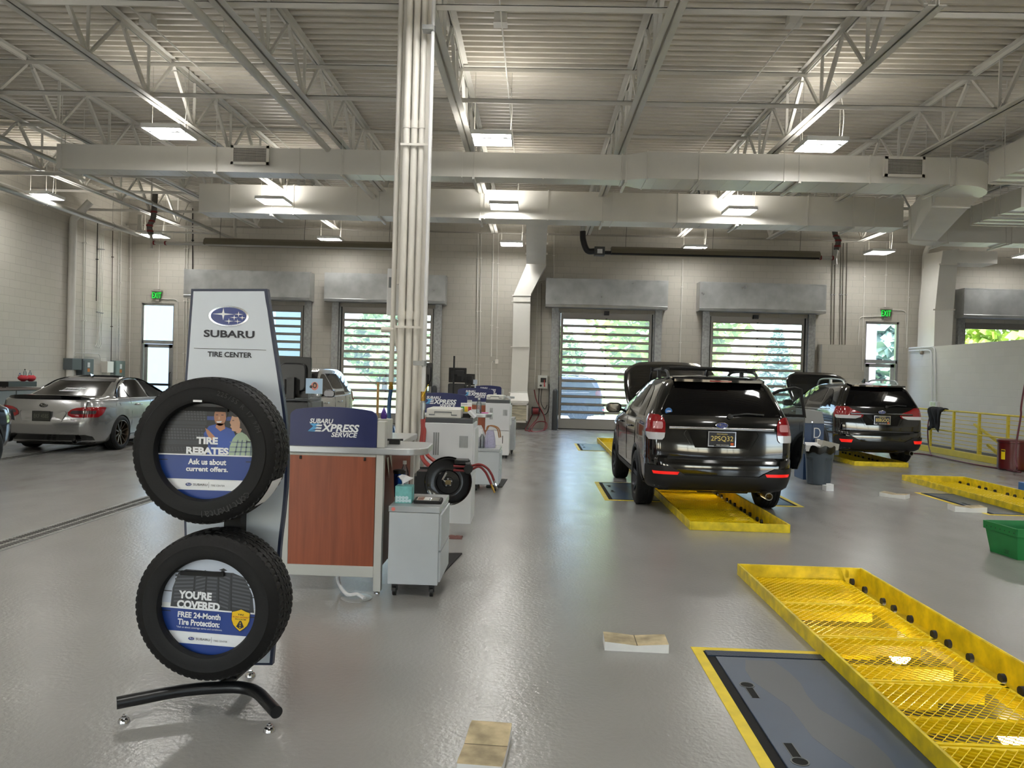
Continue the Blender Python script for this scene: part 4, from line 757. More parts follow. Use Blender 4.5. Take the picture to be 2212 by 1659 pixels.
def draw1(put, say):
    put(bk, band(-.09, 1), 0)
    for yb, yt, xr in ((.50, .86, -.03), (.10, .50, -.06), (-.09, .12, -.10)):
        put(tg, band(yb + .02, yt, xl=None, xr=xr), 1)
        for k in range(5): 
            y = yb + (yt - yb) * (.25 + .15 * k); put(bk, band(y, y + .018, 4, xr=xr), 3)
        for k in range(14):
            x = xr - .05 - k * .062; h = sqrt(max(0, 1 - yt * yt))
            if x > -h: put(tg2, [(x, yb + (yt - yb) * .3), (x + .02, yb + (yt - yb) * .3), (x - .005, yt - .06), (x - .025, yt - .06)], 2)
    put(sblue, [(-.02, .62), (.55, .62), (.55, .70), (-.02, .70)], 1); put(sblue, [(.19, .70), (.27, .70), (.28, .95), (.20, .95)], 1)
    # man: shirt, collar, neck, head, hair
    put(shirt, [(-.08, .34), (.02, .50), (.16, .54), (.36, .50), (.52, .44), (.58, .30), (.56, -.09), (.0, -.09), (.02, .16), (-.06, .22)], 4); put(shirt_d, [(-.08, .36), (-.02, .30), (.2, .12), (.18, .02), (-.02, .14)], 5)
    put(skin, [(.18, .56), (.34, .56), (.36, .46), (.26, .40), (.16, .48)], 5); put(skin, ell(.25, .70, .125, .19, 20), 5); put(hair, [(.10, .76), (.11, .86), (.18, .92), (.30, .93), (.39, .87), (.40, .70), (.37, .68), (.36, .80), (.26, .84), (.15, .82), (.12, .74)], 6)
    put(ink, [(.16, .725), (.21, .725), (.21, .738), (.16, .738)], 6); put(ink, [(.27, .725), (.32, .725), (.32, .738), (.27, .738)], 6); put(pwhite, [(.17, .60), (.29, .61), (.27, .575), (.20, .57)], 6); put(skin2, [(.22, .70), (.245, .70), (.25, .64), (.21, .64)], 6); put(skin, [(-.05, .46), (.02, .42), (.16, .28), (.14, .20), (.04, .24), (-.02, .36)], 6)
    # woman: hair, face in profile, plaid shirt
    put(hair, [(.50, .72), (.56, .80), (.72, .74), (.80, .60), (.93, .30), (.88, .22), (.78, .36), (.66, .52)], 5); put(skin2, [(.47, .64), (.49, .72), (.56, .74), (.66, .68), (.66, .50), (.60, .40), (.50, .42), (.49, .47), (.46, .50), (.48, .53), (.45, .58)], 6); put(hair, [(.49, .72), (.56, .80), (.70, .74), (.76, .62), (.66, .60), (.62, .70), (.55, .70)], 7); put(ink, [(.50, .62), (.54, .625), (.54, .635), (.50, .632)], 7); put(skin2, [(.62, .50), (.70, .46), (.66, .36), (.58, .38)], 5)
    h = lambda y: sqrt(1 - y * y); put(plaid, [(.44, -.09), (.46, .10), (.52, .26), (.60, .36), (.70, .40), (.80, .34), (.90, .20), (h(.1) - .01, .10), (h(-.09), -.09)], 6)
    for k in range(4): put(plaid2, [(.55 + k * .11, -.09), (.58 + k * .11, -.09), (.64 + k * .09, .24), (.615 + k * .09, .24)], 7)
    for k in range(3): put(plaid2, [(.46, -.02 + k * .1), (.92, .0 + k * .09), (.92, .02 + k * .09), (.46, .0 + k * .1)], 7)
    put(pwhite, band(-.10, -.075, 4), 8); put(sblue, band(-.58, -.10), 2); put(sblue, band(-1, -.80), 2)
    say(pwhite, 'TIRE', .0, .205, .44, .145, bold=.05); say(pwhite, 'REBATES', .01, .0, .87, .145, bold=.05); say(pwhite, 'Ask us about', .01, -.225, .78, .12, bold=.035); say(pwhite, 'current offers.', .01, -.37, .86, .105, bold=.035)
    for y in (.21, -.20):
        for s in (-1, 1): put(bk, [(s * .99 * sqrt(1 - y * y), y - .008), (s * .8, y - .008), (s * .8, y + .008), (s * .99 * sqrt(1 - y * y), y + .008)], 10)
c1 = T1 + V((.0, .055, -.0)); o, L, M_ = insert('round_sign', 'round rebates sign with two people inside the upper tire', c1, 0, draw1)
e = small_logo(L, M_, -.69, -.36, lambda m, *a, **k: L.setdefault(m.name, (m, MB()))[1].text(a[0], M_ @ T(a[1], a[2], .022), w=a[3], h=a[4], bold=k.get('bold', .012), ext=0)); e.build('emblem', [emb_chr, emb_blue, pwhite], o); finish(o, L, {'print white': 'lettering', 'dark ink': 'small_lettering', 'print blue': 'blue_band'})
syel = mat('shield yellow', 'f0c51e', .35); bgl = mat('print pale sky', 'd3dcec', .35); ink_r = mat('print red', 'b02a20', .4)
def draw2(put, say):
    put(bgl, band(.0, 1), 0); put(tg, [(-.82, -.08), (-.80, .30), (-.70, .62), (-.55, .70), (.42, .70), (.66, .62), (.84, .28), (.90, -.08)], 1)
    for k, x in enumerate((-.36, -.12, .12, .38)): put(bk, [(x - .015 + .05 * (x > 0), -.08), (x + .02 + .05 * (x > 0), -.08), (x + .012, .69), (x - .012, .69)], 3)
    for k in range(9):
        y = .62 - k * .075
        for x0, x1, sl in ((-.76 - .0 * k, -.38, .04), (-.33, -.14, .06), (-.10, .10, 0), (.15, .36, -.06), (.42, .80, -.05)): put(tg2, [(x0, y), (x1, y + sl), (x1, y + sl + .035), (x0, y + .035)], 2)
    put(bk, [(.16, .68), (.24, .68), (.24, .73), (.30, .74), (.22, .78), (.12, .74), (.18, .73)], 4)
    put(pwhite, band(-.10, -.07, 4), 8); put(sblue, band(-.56, -.10), 2); put(sblue, band(-1, -.80), 2)
    say(pwhite, "YOU'RE", -.32, .19, .68, .17, bold=.05); say(pwhite, 'COVERED', -.24, -.01, .88, .17, bold=.05)
    say(pwhite, 'FREE 24-Month', -.21, -.215, .88, .12, bold=.035); say(pwhite, 'Tire Protection:', -.21, -.365, .86, .125, bold=.035); say(pwhite, '*Ask us about coverage terms and conditions.', -.19, -.475, .94, .05, bold=0)
    sh = [(.46, -.08), (.54, -.06), (.64, -.02), (.74, -.06), (.82, -.08), (.82, -.24), (.78, -.34), (.72, -.40), (.64, -.46), (.56, -.40), (.50, -.34), (.46, -.24)]
    put(ink, [(.64 + (x - .64) * 1.06, -.22 + (y + .22) * 1.06) for x, y in sh], 9); put(syel, sh, 10)
    say(ink, 'TIRE', .64, -.125, .13, .034, lay=11, bold=.02); say(ink_r, 'ROAD HAZARD', .64, -.175, .32, .032, lay=11, bold=.02); say(ink, 'PROGRAM', .64, -.22, .22, .03, lay=11, bold=.01); put(ink, [(.56, -.37), (.62, -.25), (.66, -.25), (.72, -.37), (.64, -.42)], 11)
    for k in range(3): put(syel, [(.632, -.28 - k * .045), (.648, -.28 - k * .045), (.65, -.31 - k * .045), (.63, -.31 - k * .045)], 12)
    for y in (.24, -.16):
        for s in (-1, 1): put(bk, [(s * .99 * sqrt(1 - y * y), y - .008), (s * .8, y - .008), (s * .8, y + .008), (s * .99 * sqrt(1 - y * y), y + .008)], 10)
c2 = T2 + V((.0, .055, .0)); o, L, M_ = insert('round_sign', 'round tire protection sign with a yellow shield inside the lower tire', c2, -.045, draw2)
e = small_logo(L, M_, -.69, -.34, lambda m, *a, **k: L.setdefault(m.name, (m, MB()))[1].text(a[0], M_ @ T(a[1], a[2], .022), w=a[3], h=a[4], bold=k.get('bold', .012), ext=0)); e.build('emblem', [emb_chr, emb_blue, pwhite], o); finish(o, L, {'print white': 'lettering', 'dark ink': 'small_lettering', 'print blue': 'blue_band', 'shield yellow': 'shield'})
# ================================================================ service counters
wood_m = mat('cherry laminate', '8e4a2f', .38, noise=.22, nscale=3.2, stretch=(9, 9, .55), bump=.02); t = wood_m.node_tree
wood_d = mat('dark cherry laminate', '6e3323', .4, noise=.15, nscale=3, stretch=(9, 9, .6)); navy = mat('navy sign panel', '131f58', .35, noise=.05, nscale=4); lam = mat('silver counter edge', 'b9bcbe', .28, metal=.55); post_m = mat('light grey frame', 'bfc0bb', .42); sky_b = mat('print sky blue', '4fa3dc', .35)
def counter(yf, x0, x1, label, detail=1, sc=1.):
    """front faces the viewer; x0..x1 is the body, the top overhangs to the right"""
    o = thing('service_counter', label, 'service counter', ((x0 + x1) / 2, yf, 0), group='service counters'); zt = 1.06; D = 1.5
    b = MB(); b.box(x0 + .005, x1 - .06, yf + .005, yf + .025, .2, 1.005); b.build('front_panel', wood_m, o)
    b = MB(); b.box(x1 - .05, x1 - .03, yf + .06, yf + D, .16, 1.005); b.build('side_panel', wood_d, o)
    b = MB(); b.box(x0 - .06, x0 + .005, yf, yf + .06, .02, 1.01); b.box(x1 - .055, x1, yf, yf + .06, .02, 1.01); b.box(x0, x1 - .055, yf, yf + .05, .12, .2); b.box(x0, x1 - .055, yf + .003, yf + .03, .99, 1.01); b.build('frame', post_m, o, bevel=.004)
    for xa_ in (x1 - .055, x0 - .06): b = MB(); b.box(xa_, xa_ + .055, yf + D - .06, yf + D, .02, 1.01); b.build('rear_leg', post_m, o, bevel=.004)
    for x, y in ((x1 - .03, yf + .03), (x0 - .03, yf + .03), (x1 - .03, yf + D - .03)):
        f = MB(); f.lathe([(.006, .03), (.006, .012), (.02, .009), (.022, 0), (0, 0)], 12, T(x, y, 0)); f.build('leveling_foot', chrome, o, smooth=40)
    ov = x1 + .30; poly = [(x0 - .06, yf - .012)] + [(ov - .16 + .16 * sin(a), yf - .012 + .16 - .16 * cos(a)) for a in [pi / 2 * k / 8 for k in range(9)]] + [(ov - .01, yf + .45)] + [(ov - .12 + .11 * cos(a), yf + .5 + .11 * sin(a)) for a in [pi / 2 * k / 6 for k in range(7)]] + [(x1 + .02, yf + .61), (x1 + .02, yf + D), (x0 - .06, yf + D)]
    b = MB(); b.prism(poly, zt - .05, zt); b.build('worktop', lam, o, bevel=.008)
    b = MB(); W = x1 - .055 - x0; H = .285; top = [(x0 + W * k / 16, zt + H - .03 * ((k / 8 - 1) ** 2)) for k in range(17)]
    r = .04; poly = [(x0, zt), (x1 - .055, zt)] + [(x1 - .055, zt + H - .07)] + [(x1 - .055 - r + r * cos(a), zt + H - .07 + r * sin(a)) for a in (.4, .8, 1.2)] + [p for p in top[::-1][1:-1]] + [(x0 + r - r * cos(a), zt + H - .07 + r * sin(a)) for a in (1.2, .8, .4)] + [(x0, zt + H - .07)]
    b.prism(poly, 0, .03, Matrix(((1, 0, 0, 0), (0, 0, 1, yf + .0), (0, 1, 0, 0), (0, 0, 0, 1)))); hb = b.build('header_panel', navy, o)
    b = MB(); b.box(x1 - .055, x1 + .005, yf + .005, yf + .1, zt, zt + .19); b.box(x0, x1 - .055, yf + .03, yf + .1, zt, zt + .17); b.build('header_support', post_m, o, bevel=.004)
    u = W / 178.; M_ = frontal((x0, yf - .001, zt)); b = MB(); hx = lambda px: (px - 621) * u * 0 + (px - 621.) * W / 199.; 
    k = W / 199.; X_ = lambda p: (p - 622) * k; Z_ = lambda p: (963 - p) * k
    b.text('SUBARU', M_ @ T(X_(694), Z_(906), 0), w=54 * k, h=11 * k, bold=.03, shear=.22); b.text('XPRESS', M_ @ T(X_(737), Z_(921), 0), w=88 * k, h=18 * k, bold=.035, shear=.22); b.text('SERVICE', M_ @ T(X_(747), Z_(936), 0), w=60 * k, h=11 * k, bold=.03, shear=.22)
    for i in range(3): yy = 914 + i * 6.2; b.face([M_ @ V((X_(684 - i * 1.2), Z_(yy), .001)), M_ @ V((X_(696 - i * 1.2), Z_(yy), .001)), M_ @ V((X_(695 - i * 1.2), Z_(yy + 3.6), .001)), M_ @ V((X_(681 - i * 1.2), Z_(yy + 3.6), .001))])
    b.build('lettering', pwhite, o); b = MB()
    for q in (((667, 912), (690, 912), (686, 916), (676, 919)), ((674, 919), (688, 919), (682, 924), (663, 930)), ((663, 930), (684, 926), (681, 930))): b.face([M_ @ V((X_(x), Z_(y), .0008)) for x, y in q])
    b.build('wing_mark', sky_b, o); b = MB()
    for px in (648, 795): b.cyl((x0 + (px - 622) * k, yf + .004, .985), (x0 + (px - 622) * k, yf - .004, .965), .008, 10)
    b.build('screw', blk, o); return o
X1a, X1b = P(622, 1100, 5.64).x, P(826, 1100, 5.64).x
counter(5.64, X1a, X1b, 'nearest cherry wood counter with the navy service sign, beside the tire tower')
xr2 = P(1012, 900, 11.1).x + .03; counter(11.1, xr2 - .80, xr2, 'second counter, its navy sign partly hidden by the near white printer')
xr3 = P(1068, 870, 16.3).x + .03; counter(16.3, xr3 - .80, xr3, 'third counter, its navy sign partly hidden by the far white printer'); counter(21.2, xr3 - .84, xr3 - .04, 'farthest counter, only the top edge of its sign showing')
# cable below the near counter
b = MB(); b.tube(bez([P(727, 1235, 5.75), P(733, 1262, 5.75), G(750, 1284, .03), G(772, 1284, .025), G(787, 1293, .012)], 8), .014, 10); o = thing('power_cable', 'white power cable hanging below the near counter', 'cable', (-1.4, 5.8, 0)); b.build('cable_run', white, o, smooth=60); q = G(770, 1292); b = MB(); b.lathe([(.11, .0), (.11, .004), (.1, .006), (0, .006)], 24, T(q.x, q.y, 0)); tag(b.build('floor_outlet_cover', galv, smooth=40), 'round floor outlet cover below the near counter', 'outlet cover')
def caster(mb_name, parent, x, y, r=.03):
    b = MB(); b.cyl((x - .012, y, r), (x + .012, y, r), r, 16); b.build('caster', blk, parent, smooth=40)
    b = MB(); b.box(x - .02, x + .02, y - .015, y + .015, r, 2 * r + .012); b.build('caster_fork', blk, parent)
def pedestal(x0, x1, yf, yb, z, label):
    o = thing('pedestal_cabinet', label, 'cabinet', ((x0 + x1) / 2, (yf + yb) / 2, 0), group='light grey pedestal cabinets'); b = MB(); b.box(x0, x1, yf, yb, .09, z - .045); b.build('cabinet_body', grey_lt, o, bevel=.004)
    b = MB(); b.box(x0 - .004, x1 + .004, yf - .004, yb + .004, z - .043, z); b.build('cabinet_top', mat('pedestal top', 'a9adb0', .25, metal=.2), o, bevel=.004); b = MB(); b.box(x1, x1 + .016, yf + .02, yb - .02, .11, z * .5); b.box(x1, x1 + .016, yf + .02, yb - .02, z * .5 + .01, z - .06); b.build('drawer_front', grey_lt, o, bevel=.003)
    for x in (x0 + .045, x1 - .045):
        for y in (yf + .05, yb - .05): caster('caster', o, x, y, .034)
    return o
a, c = P(836, 1283, 5.6), P(949, 1100, 5.6); pc = pedestal(a.x, c.x, 5.6, 6.2, P(890, 1094, 5.6).z, 'light grey pedestal cabinet beside the near counter, with the tissue box'); zp = P(890, 1094, 5.6).z
b = MB(); b.lathe([(.014, 0), (.014, .001), (0, .001)], 16, frontal((a.x + .03, 5.594, zp - .022))); b.build('round_sticker', mat('red sticker', 'd9736a', .5), pc)
a2, c2_ = P(1021, 1055, 10.9), P(1079, 970, 10.9); z3 = P(1050, 969, 10.9).z; pedestal(a2.x, c2_.x, 10.9, 11.5, z3, 'light grey pedestal cabinet carrying the handbag'); a4, c4 = P(1080, 985, 16.2), P(1112, 900, 16.2); pedestal(a4.x, c4.x, 16.2, 16.8, .75, 'farthest pedestal cabinet, beside the far white printer')
# things on the near pedestal
tb = mat('tissue box teal', '6fb3b3', .5, noise=.25, nscale=14); o = thing('tissue_box', 'teal tissue box with a white tissue on the near pedestal', 'tissue box', (P(871, 1083, 5.8).x, 5.8, zp)); x0, x1 = P(853, 1080, 5.72).x, P(889, 1080, 5.72).x; b = MB(); b.box(x0, x1, 5.72, 5.84, zp, zp + .125); b.build('carton', tb, o, bevel=.003)
b = MB(); random.seed(3)
cl = mat('print pale cloud', 'c4dfe6', .5)
for k in range(9): 
    xx = x0 + .012 + (x1 - x0 - .024) * (k % 5) / 4; zz = zp + .02 + .022 * (k // 5); b.face([(xx + .014 * cos(t_), 5.7185, zz + .012 * sin(t_)) for t_ in [2 * pi * i / 12 for i in range(12)] if x0 < xx + .014 * cos(t_) < x1] or [(x0, 5.7185, zp), (x0 + .01, 5.7185, zp), (x0, 5.7185, zp + .01)])
b.build('cloud_print', cl, o); b = MB(); xm = (x0 + x1) / 2; rows = []
for i in range(7):
    f_ = i / 6; rows.append([(xm - .02 + .075 * f_ * (j / 5 - .35) * (1 + .5 * f_) + .012 * sin(3 * f_ + j), 5.78 + .02 * sin(j * 1.9 + f_ * 3), zp + .12 + .085 * f_ * (1 - .5 * abs(j / 5 - .45)) ) for j in range(6)])
b.grid(rows); ti = b.build('tissue', mat('tissue paper', 'f0f0f2', .8), o, smooth=60); sm_ = ti.modifiers.new('thick', 'SOLIDIFY'); sm_.thickness = .002
o = thing('tumbler', 'blue and black travel tumbler behind the tissue box', 'tumbler', (P(862, 1065, 6.02).x, 6.02, zp)); q = P(862, 1065, 6.02); b = MB(); b.lathe([(0, 0), (.036, 0), (.042, .1), (.046, .19), (.0, .19)], 24, T(q.x, q.y, zp)); b.build('cup', mat('metallic blue', '1f4fa8', .25, metal=.8), o, smooth=40); b = MB(); b.lathe([(.048, .18), (.049, .205), (.03, .212), (0, .212)], 24, T(q.x, q.y, zp)); b.build('lid', blk, o, smooth=40)
clear = pane_mat('clear plastic', 'eef2f4', haze=.22)
def bottle(name, label, cat, x, y, z, h, r, group=None, capm=white, lab=None, pump=False):
    o = thing(name, label, cat, (x, y, z), group=group); b = MB(); b.lathe([(0, 0), (r * .95, .0), (r, .01), (r, h * .6), (r * .9, h * .7), (r * .4, h * .86), (r * .4, h * .92)], 20, T(x, y, z)); b.build('bottle_body', clear, o, smooth=50)
    b = MB(); b.lathe([(r * .45, h * .9), (r * .45, h), (0, h)], 16, T(x, y, z)); b.build('bottle_cap', capm, o, smooth=40)
    if lab: b = MB(); b.lathe([(r * 1.01, h * .25), (r * 1.01, h * .5)], 20, T(x, y, z)); b.build('bottle_label', lab, o, smooth=50)
    if pump: b = MB(); b.cyl((x, y, z + h), (x, y, z + h + .03), .004, 8); b.box(x - .03, x + .01, y - .008, y + .008, z + h + .03, z + h + .042); b.build('pump_head', white, o)
    return o
q = P(873, 1050, 6.1); bottle('water_bottle', 'clear plastic bottle standing behind the blue tumbler', 'bottle', q.x, 6.1, zp, .27, .034, lab=grey_lt)
o = thing('tablet', 'black cased diagnostic tablet lying on the near pedestal', 'tablet', (P(925, 1075, 5.75).x, 5.78, zp)); q = P(925, 1075, 5.78); MT = T(q.x, 5.8, zp + .014) @ RX(.06); b = MB(); b.prism(rrect(.205, .15, .02), -.014, .012, MT); b.build('tablet_case', blk_m, o, bevel=.004); b = MB(); b.prism(rrect(.165, .11, .004), .0125, .0135, MT); b.build('tablet_screen', mat('tablet screen', '9a9c98', .1, coat=1), o); b = MB(); b.box(-.075, -.035, -.04, .04, .0137, .0142, 0, MT); b.box(.0, .02, -.045, .03, .0137, .0142, 0, MT); b.build('screen_image', mat('screen red', '8a3b36', .2), o); b = MB(); b.box(-.03, .02, -.05, .05, .0137, .0143, 0, MT); b.build('screen_page', white_g, o)
q = P(931, 1068, 5.72); b = MB(); b.lathe([(.004, 0), (.011, .001), (.011, .012), (.004, .014)], 14, T(q.x, 5.72, zp + .03)); tag(b.build('chain_ring', chrome, smooth=40), 'small chrome ring on the tablet', 'ring')
# hose reel behind the pedestal
o = thing('hose_reel', 'large black twin hose reel between the near counter and the white printer', 'hose reel', (P(972, 1040, 7.9).x, 7.9, .0), group='hose reels'); c = P(968, 1041, 7.75); M_ = T(c.x, c.y, c.z) @ RZ(.12) @ RX(pi / 2); b = MB()
b.lathe([(0, .03), (.05, .03), (.055, .02), (.11, .02), (.12, .0), (.215, .0), (.232, .008), (.236, .0), (.232, -.006), (.0, -.006)], 40, M_); b.build('front_disc', blk_g, o, smooth=35); b = MB(); b.lathe([(.0, -.17), (.232, -.17), (.236, -.164), (.232, -.158), (0, -.158)], 40, M_); b.build('rear_disc', blk_g, o, smooth=35)
b = MB(); 
for k in range(7): b.lathe([(.15 + .01, -.155 + k * .022), (.172, -.144 + k * .022), (.16, -.133 + k * .022)], 32, M_)
b.build('wound_hose', hose_red, o, smooth=50); b = MB(); b.box(-.028, .028, -.022, .022, .03, .05, 0, M_); b.build('hub_block', mat('bronze casting', '75664a', .4, metal=.8), o, bevel=.004); b = MB()
for a_ in range(5): aa = .4 + a_ * 1.25; b.cyl(M_ @ V((.034 * cos(aa), .034 * sin(aa), .02)), M_ @ V((.034 * cos(aa), .034 * sin(aa), .04)), .008, 8)
b.tube([M_ @ V((-.03, .01, .05)), M_ @ V((-.055, .03, .06)), M_ @ V((-.02, .1, .06))], .01, 8); b.build('swivel_fitting', chrome, o, smooth=40)
b = MB(); b.box(c.x - .31, c.x - .2, c.y - .03, c.y + .2, c.z - .2, c.z + .1); b.box(c.x - .31, c.x + .05, c.y + .18, c.y + .21, c.z - .05, c.z + .12); b.box(c.x - .36, c.x - .31, c.y - .02, c.y + .3, c.z - .22, c.z + .05); b.bar((c.x + .03, c.y + .1, c.z + .0), (c.x + .2, c.y + .1, c.z + .21), .05, .02); b.box(c.x + .06, c.x + .19, c.y - .02, c.y + .16, c.z + .18, c.z + .22); b.bar((c.x - .25, c.y + .1, c.z - .1), (c.x - .62, 8.65, c.z - .1), .07, .1); b.bar((c.x - .25, c.y + .1, c.z - .2), (c.x - .25, c.y + .1, 0), .06, .06); b.build('mounting_bracket', blk, o, bevel=.004)
b = MB(); e = c + V((.2, -.01, .14)); 
for zz in (-.035, .035): b.cyl(e + V((-.03, 0, zz)), e + V((.02, 0, zz)), .028, 12)
b.cyl(e + V((.0, -.05, 0)), e + V((.0, .05, 0)), .045, 14); b.build('hose_guide', blk, o, smooth=40)
for dz, px in ((.02, [(1035, 1003), (1052, 1011), (1062, 1025), (1067, 1038)]), (-.02, [(1034, 1008), (1048, 1019), (1056, 1034), (1061, 1046)])):
    pts = [e + V((-.15, 0, dz)), e + V((0, 0, dz))] + [P(u, v, c.y - .02) for u, v in px]; b = MB(); b.tube(bez(pts, 8), .012, 10); b.build('hose_end', hose_red, o, smooth=60); p0, p1 = pts[-2], pts[-1]; d = (p1 - p0).normalized(); b = MB(); b.cyl(p1, p1 + d * .03, .012, 10); b.cyl(p1 + d * .03, p1 + d * .055, .015, 8); b.cyl(p1 + d * .055, p1 + d * .09, .01, 10); b.build('hose_coupling', brass if dz < 0 else chrome, o, smooth=30)
# printers on stands
def printer(yf, px, label, sc=1.):
    """px: left, right, cabinet side edge, y of tray top, lid seam, dark band top, band bottom, body bottom, stand bottom"""
    L_, R_, ytop, yd0, yd1, ybod, yst = px; x0, x1 = P(L_, yd1, yf).x, P(R_, yd1, yf).x; Z = lambda v: P((L_ + R_) / 2, v, yf).z; D = .55
    o = thing('printer', label, 'printer', ((x0 + x1) / 2, yf + D / 2, 0), group='white office printers'); zt, z0, z1, zb, zs = Z(ytop), Z(yd0), Z(yd1), Z(ybod), Z(yst); W = x1 - x0
    pw = mat('printer white', 'd3d6da', .4); b = MB(); b.box(x0, x1, yf, yf + D, zb, z1); b.box(x1 - .012, x1 + .02, yf + .02, yf + D, zb + .1, z1 - .05); b.build('printer_body', pw, o, bevel=.008)
    b = MB(); b.box(x0 + .005, x1 - .01, yf + .005, yf + D - .02, z1, z0); b.build('scanner_band', mat('printer dark band', '4a4d52', .4), o, bevel=.004); b = MB(); b.box(x0 + .01, x0 + W * .73, yf + .02, yf + D - .04, z0, zt); b.build('document_feeder', mat('printer cream', 'd9d9d4', .4), o, bevel=.012); b = MB(); s = W * .72
    for q in ((.1, .25, .0, .012), (.25, .265, .0, .03), (.25, .75, .03, .042), (.735, .75, .0, .03), (.75, .9, .0, .012)): b.box(x0 + s * q[0], x0 + s * q[1], yf + .016, yf + .021, z0 + .06 + q[2] - .03, z0 + .06 + q[3] - .03)
    b.build('feeder_handle_groove', grey_m, o); b = MB(); M2 = T(x1 - .04, yf + .1, z0 + .05) @ RY(.75); b.box(-.04, .06, -.02, .2, -.014, .014, 0, M2); b.build('control_panel', pw, o, bevel=.004)
    b = MB(); zz = z1 - (z1 - zb) * .18
    for k in range(3): b.box(x0 + W * (.18 + .045 * k), x0 + W * (.21 + .045 * k), yf - .003, yf + .002, zz - (z1 - zb) * .42, zz)
    for k in range(7): b.box(x0 + W * (.72 + .026 * k), x0 + W * (.735 + .026 * k), yf - .003, yf + .002, zz - (z1 - zb) * .27, zz - .03)
    b.build('vent', mat('vent grille', '8f9496', .4, metal=.5), o)
    b = MB(); b.box(x0 + .02, x1 - .005, yf + .01, yf + D, zs + .07, zb - .004); b.build('stand_cabinet', white, o, bevel=.005); b = MB(); b.box(x0 + W * .72, x0 + W * .745, yf + .002, yf + .012, zs + .3, zs + .45); b.build('stand_handle', blk, o)
    for x in (x0 + .06, x1 - .05):
        for y in (yf + .06, yf + D - .06): caster('c', o, x, y, .032)
    return o
pr1 = printer(8.45, (918, 1023, 883, 904, 914, 1030, 1146), 'near white office printer on a wheeled cabinet, behind the hose reel'); pr2 = printer(15.3, (1049, 1102, 854, 864, 871, 930, 991), 'far white office printer on a wheeled cabinet, in front of the third counter')
# objects on the second counter and beside it
zt = 1.06; o = thing('leaflet_holder', 'green, yellow and red leaflet holder on top of the near white printer', 'leaflet holder', (P(1007, 895, 8.78).x, 8.78, P(1005, 905, 8.5).z)); a, c = P(995, 893, 8.78), P(1019, 871, 8.78); b = MB(); z0_ = a.z; b.box(a.x, c.x, 8.78, 8.82, z0_, c.z); b.build('holder', white, o); b = MB(); b.box(a.x + .005, c.x - .005, 8.72, 8.86, P(1005, 904, 8.45).z - .01, z0_); b.build('holder_base', blk, o, bevel=.004); W = c.x - a.x
for k, (nm, co_) in enumerate((('green_leaflet', '3f9a45'), ('yellow_leaflet', 'e6c32c'), ('red_leaflet', 'b3263a'))): b = MB(); b.box(a.x + W * k / 3 + .002, a.x + W * (k + 1) / 3 - .002, 8.775, 8.78, z0_ + .02, z0_ + (c.z - z0_) * .66); b.build(nm, mat(nm, co_, .5), o)
b = MB(); b.text('SUBARU', frontal((a.x + W * .35, 8.779, z0_ + (c.z - z0_) * .85)), w=W * .5, h=.012); b.build('lettering', ink, o)
q = P(1034, 896, 11.25); bottle('water_bottle', 'clear water bottle on the end of the second counter', 'bottle', q.x, 11.25, zt, .22, .036); q = P(1046, 895, 11.35); b = MB(); b.prism(rrect(.12, .09, .03), 0, .012, T(q.x, 11.35, zt)); tag(b.build('notepad', mat('pink pad', 'd15aa8', .5), bevel=.003), 'pink pad on the end of the second counter', 'notepad')
o = thing('handbag', 'pale lilac handbag with tan handles on the second pedestal', 'handbag', (P(1060, 960, 11.1).x, 11.1, z3)); a, c = P(1046, 961, 11.05), P(1071, 930, 11.05); bagm = mat('lilac canvas', 'aba9c4', .7, noise=.12, nscale=60); tan = mat('tan leather', '9a6a3f', .5); b = MB(); xm = (a.x + c.x) / 2; w_ = (c.x - a.x) / 2; rows = []
for f_, ww, dd in ((0, .92, .5), (.1, 1, .55), (.5, .92, .42), (.85, .7, .2), (1, .6, .1)): rows.append([(xm + w_ * ww * x, 11.1 + w_ * dd * y, z3 + (c.z - z3) * f_) for x, y in rrect(2, 2, .5, 4)])
b.grid(rows, closed=True); b.face(rows[0]); b.face(rows[-1]); b.build('bag_body', bagm, o, smooth=50)
for yy, sx in ((-.03, 0), (.04, .02)): b = MB(); b.tube(bez([(xm - .06, 11.1 + yy, c.z - .02), (xm - .03 + sx, 11.1 + yy, c.z + .06), (xm + .09 + sx, 11.1 + yy, c.z + .03), (xm + .13 + sx, 11.08 + yy, c.z - .1)], 8), .008, 8); b.build('bag_handle', tan, o, smooth=60)
for u, h, lab, pm in ((1034, .17, 'clear sanitizer pump bottle on the second pedestal, left', True), (1041, .22, 'taller clear spray bottle on the second pedestal, beside the handbag', True)): q = P(u, 962, 10.97); bottle('sanitizer_bottle', lab, 'bottle', q.x, 10.97, z3, h, .032, pump=pm)
b = MB(); b2 = [(P(1032, 945, 11.2).x + .075 * x, 11.2 + .06 * y, z3 + .2 * f_) for f_ in (0,) for x, y in [(0, 0)]]; q = P(1036, 930, 11.25); mb = MB(); rows = []
for i in range(7):
    f_ = i / 6; rr = .085 * sin(pi * (.25 + .7 * f_)) + .01; rows.append([(q.x + rr * cos(t_) * (1 + .15 * sin(3 * t_ + i)), 11.25 + rr * .8 * sin(t_), z3 + .30 * f_) for t_ in [2 * pi * k / 14 for k in range(14)]])
mb.grid(rows, closed=True); mb.face(rows[-1]); mb.face(rows[0]); tag(mb.build('cloth_bundle', mat('white cloth', 'd9dade', .8), smooth=50), 'crumpled white cloth behind the clear bottles', 'cloth')
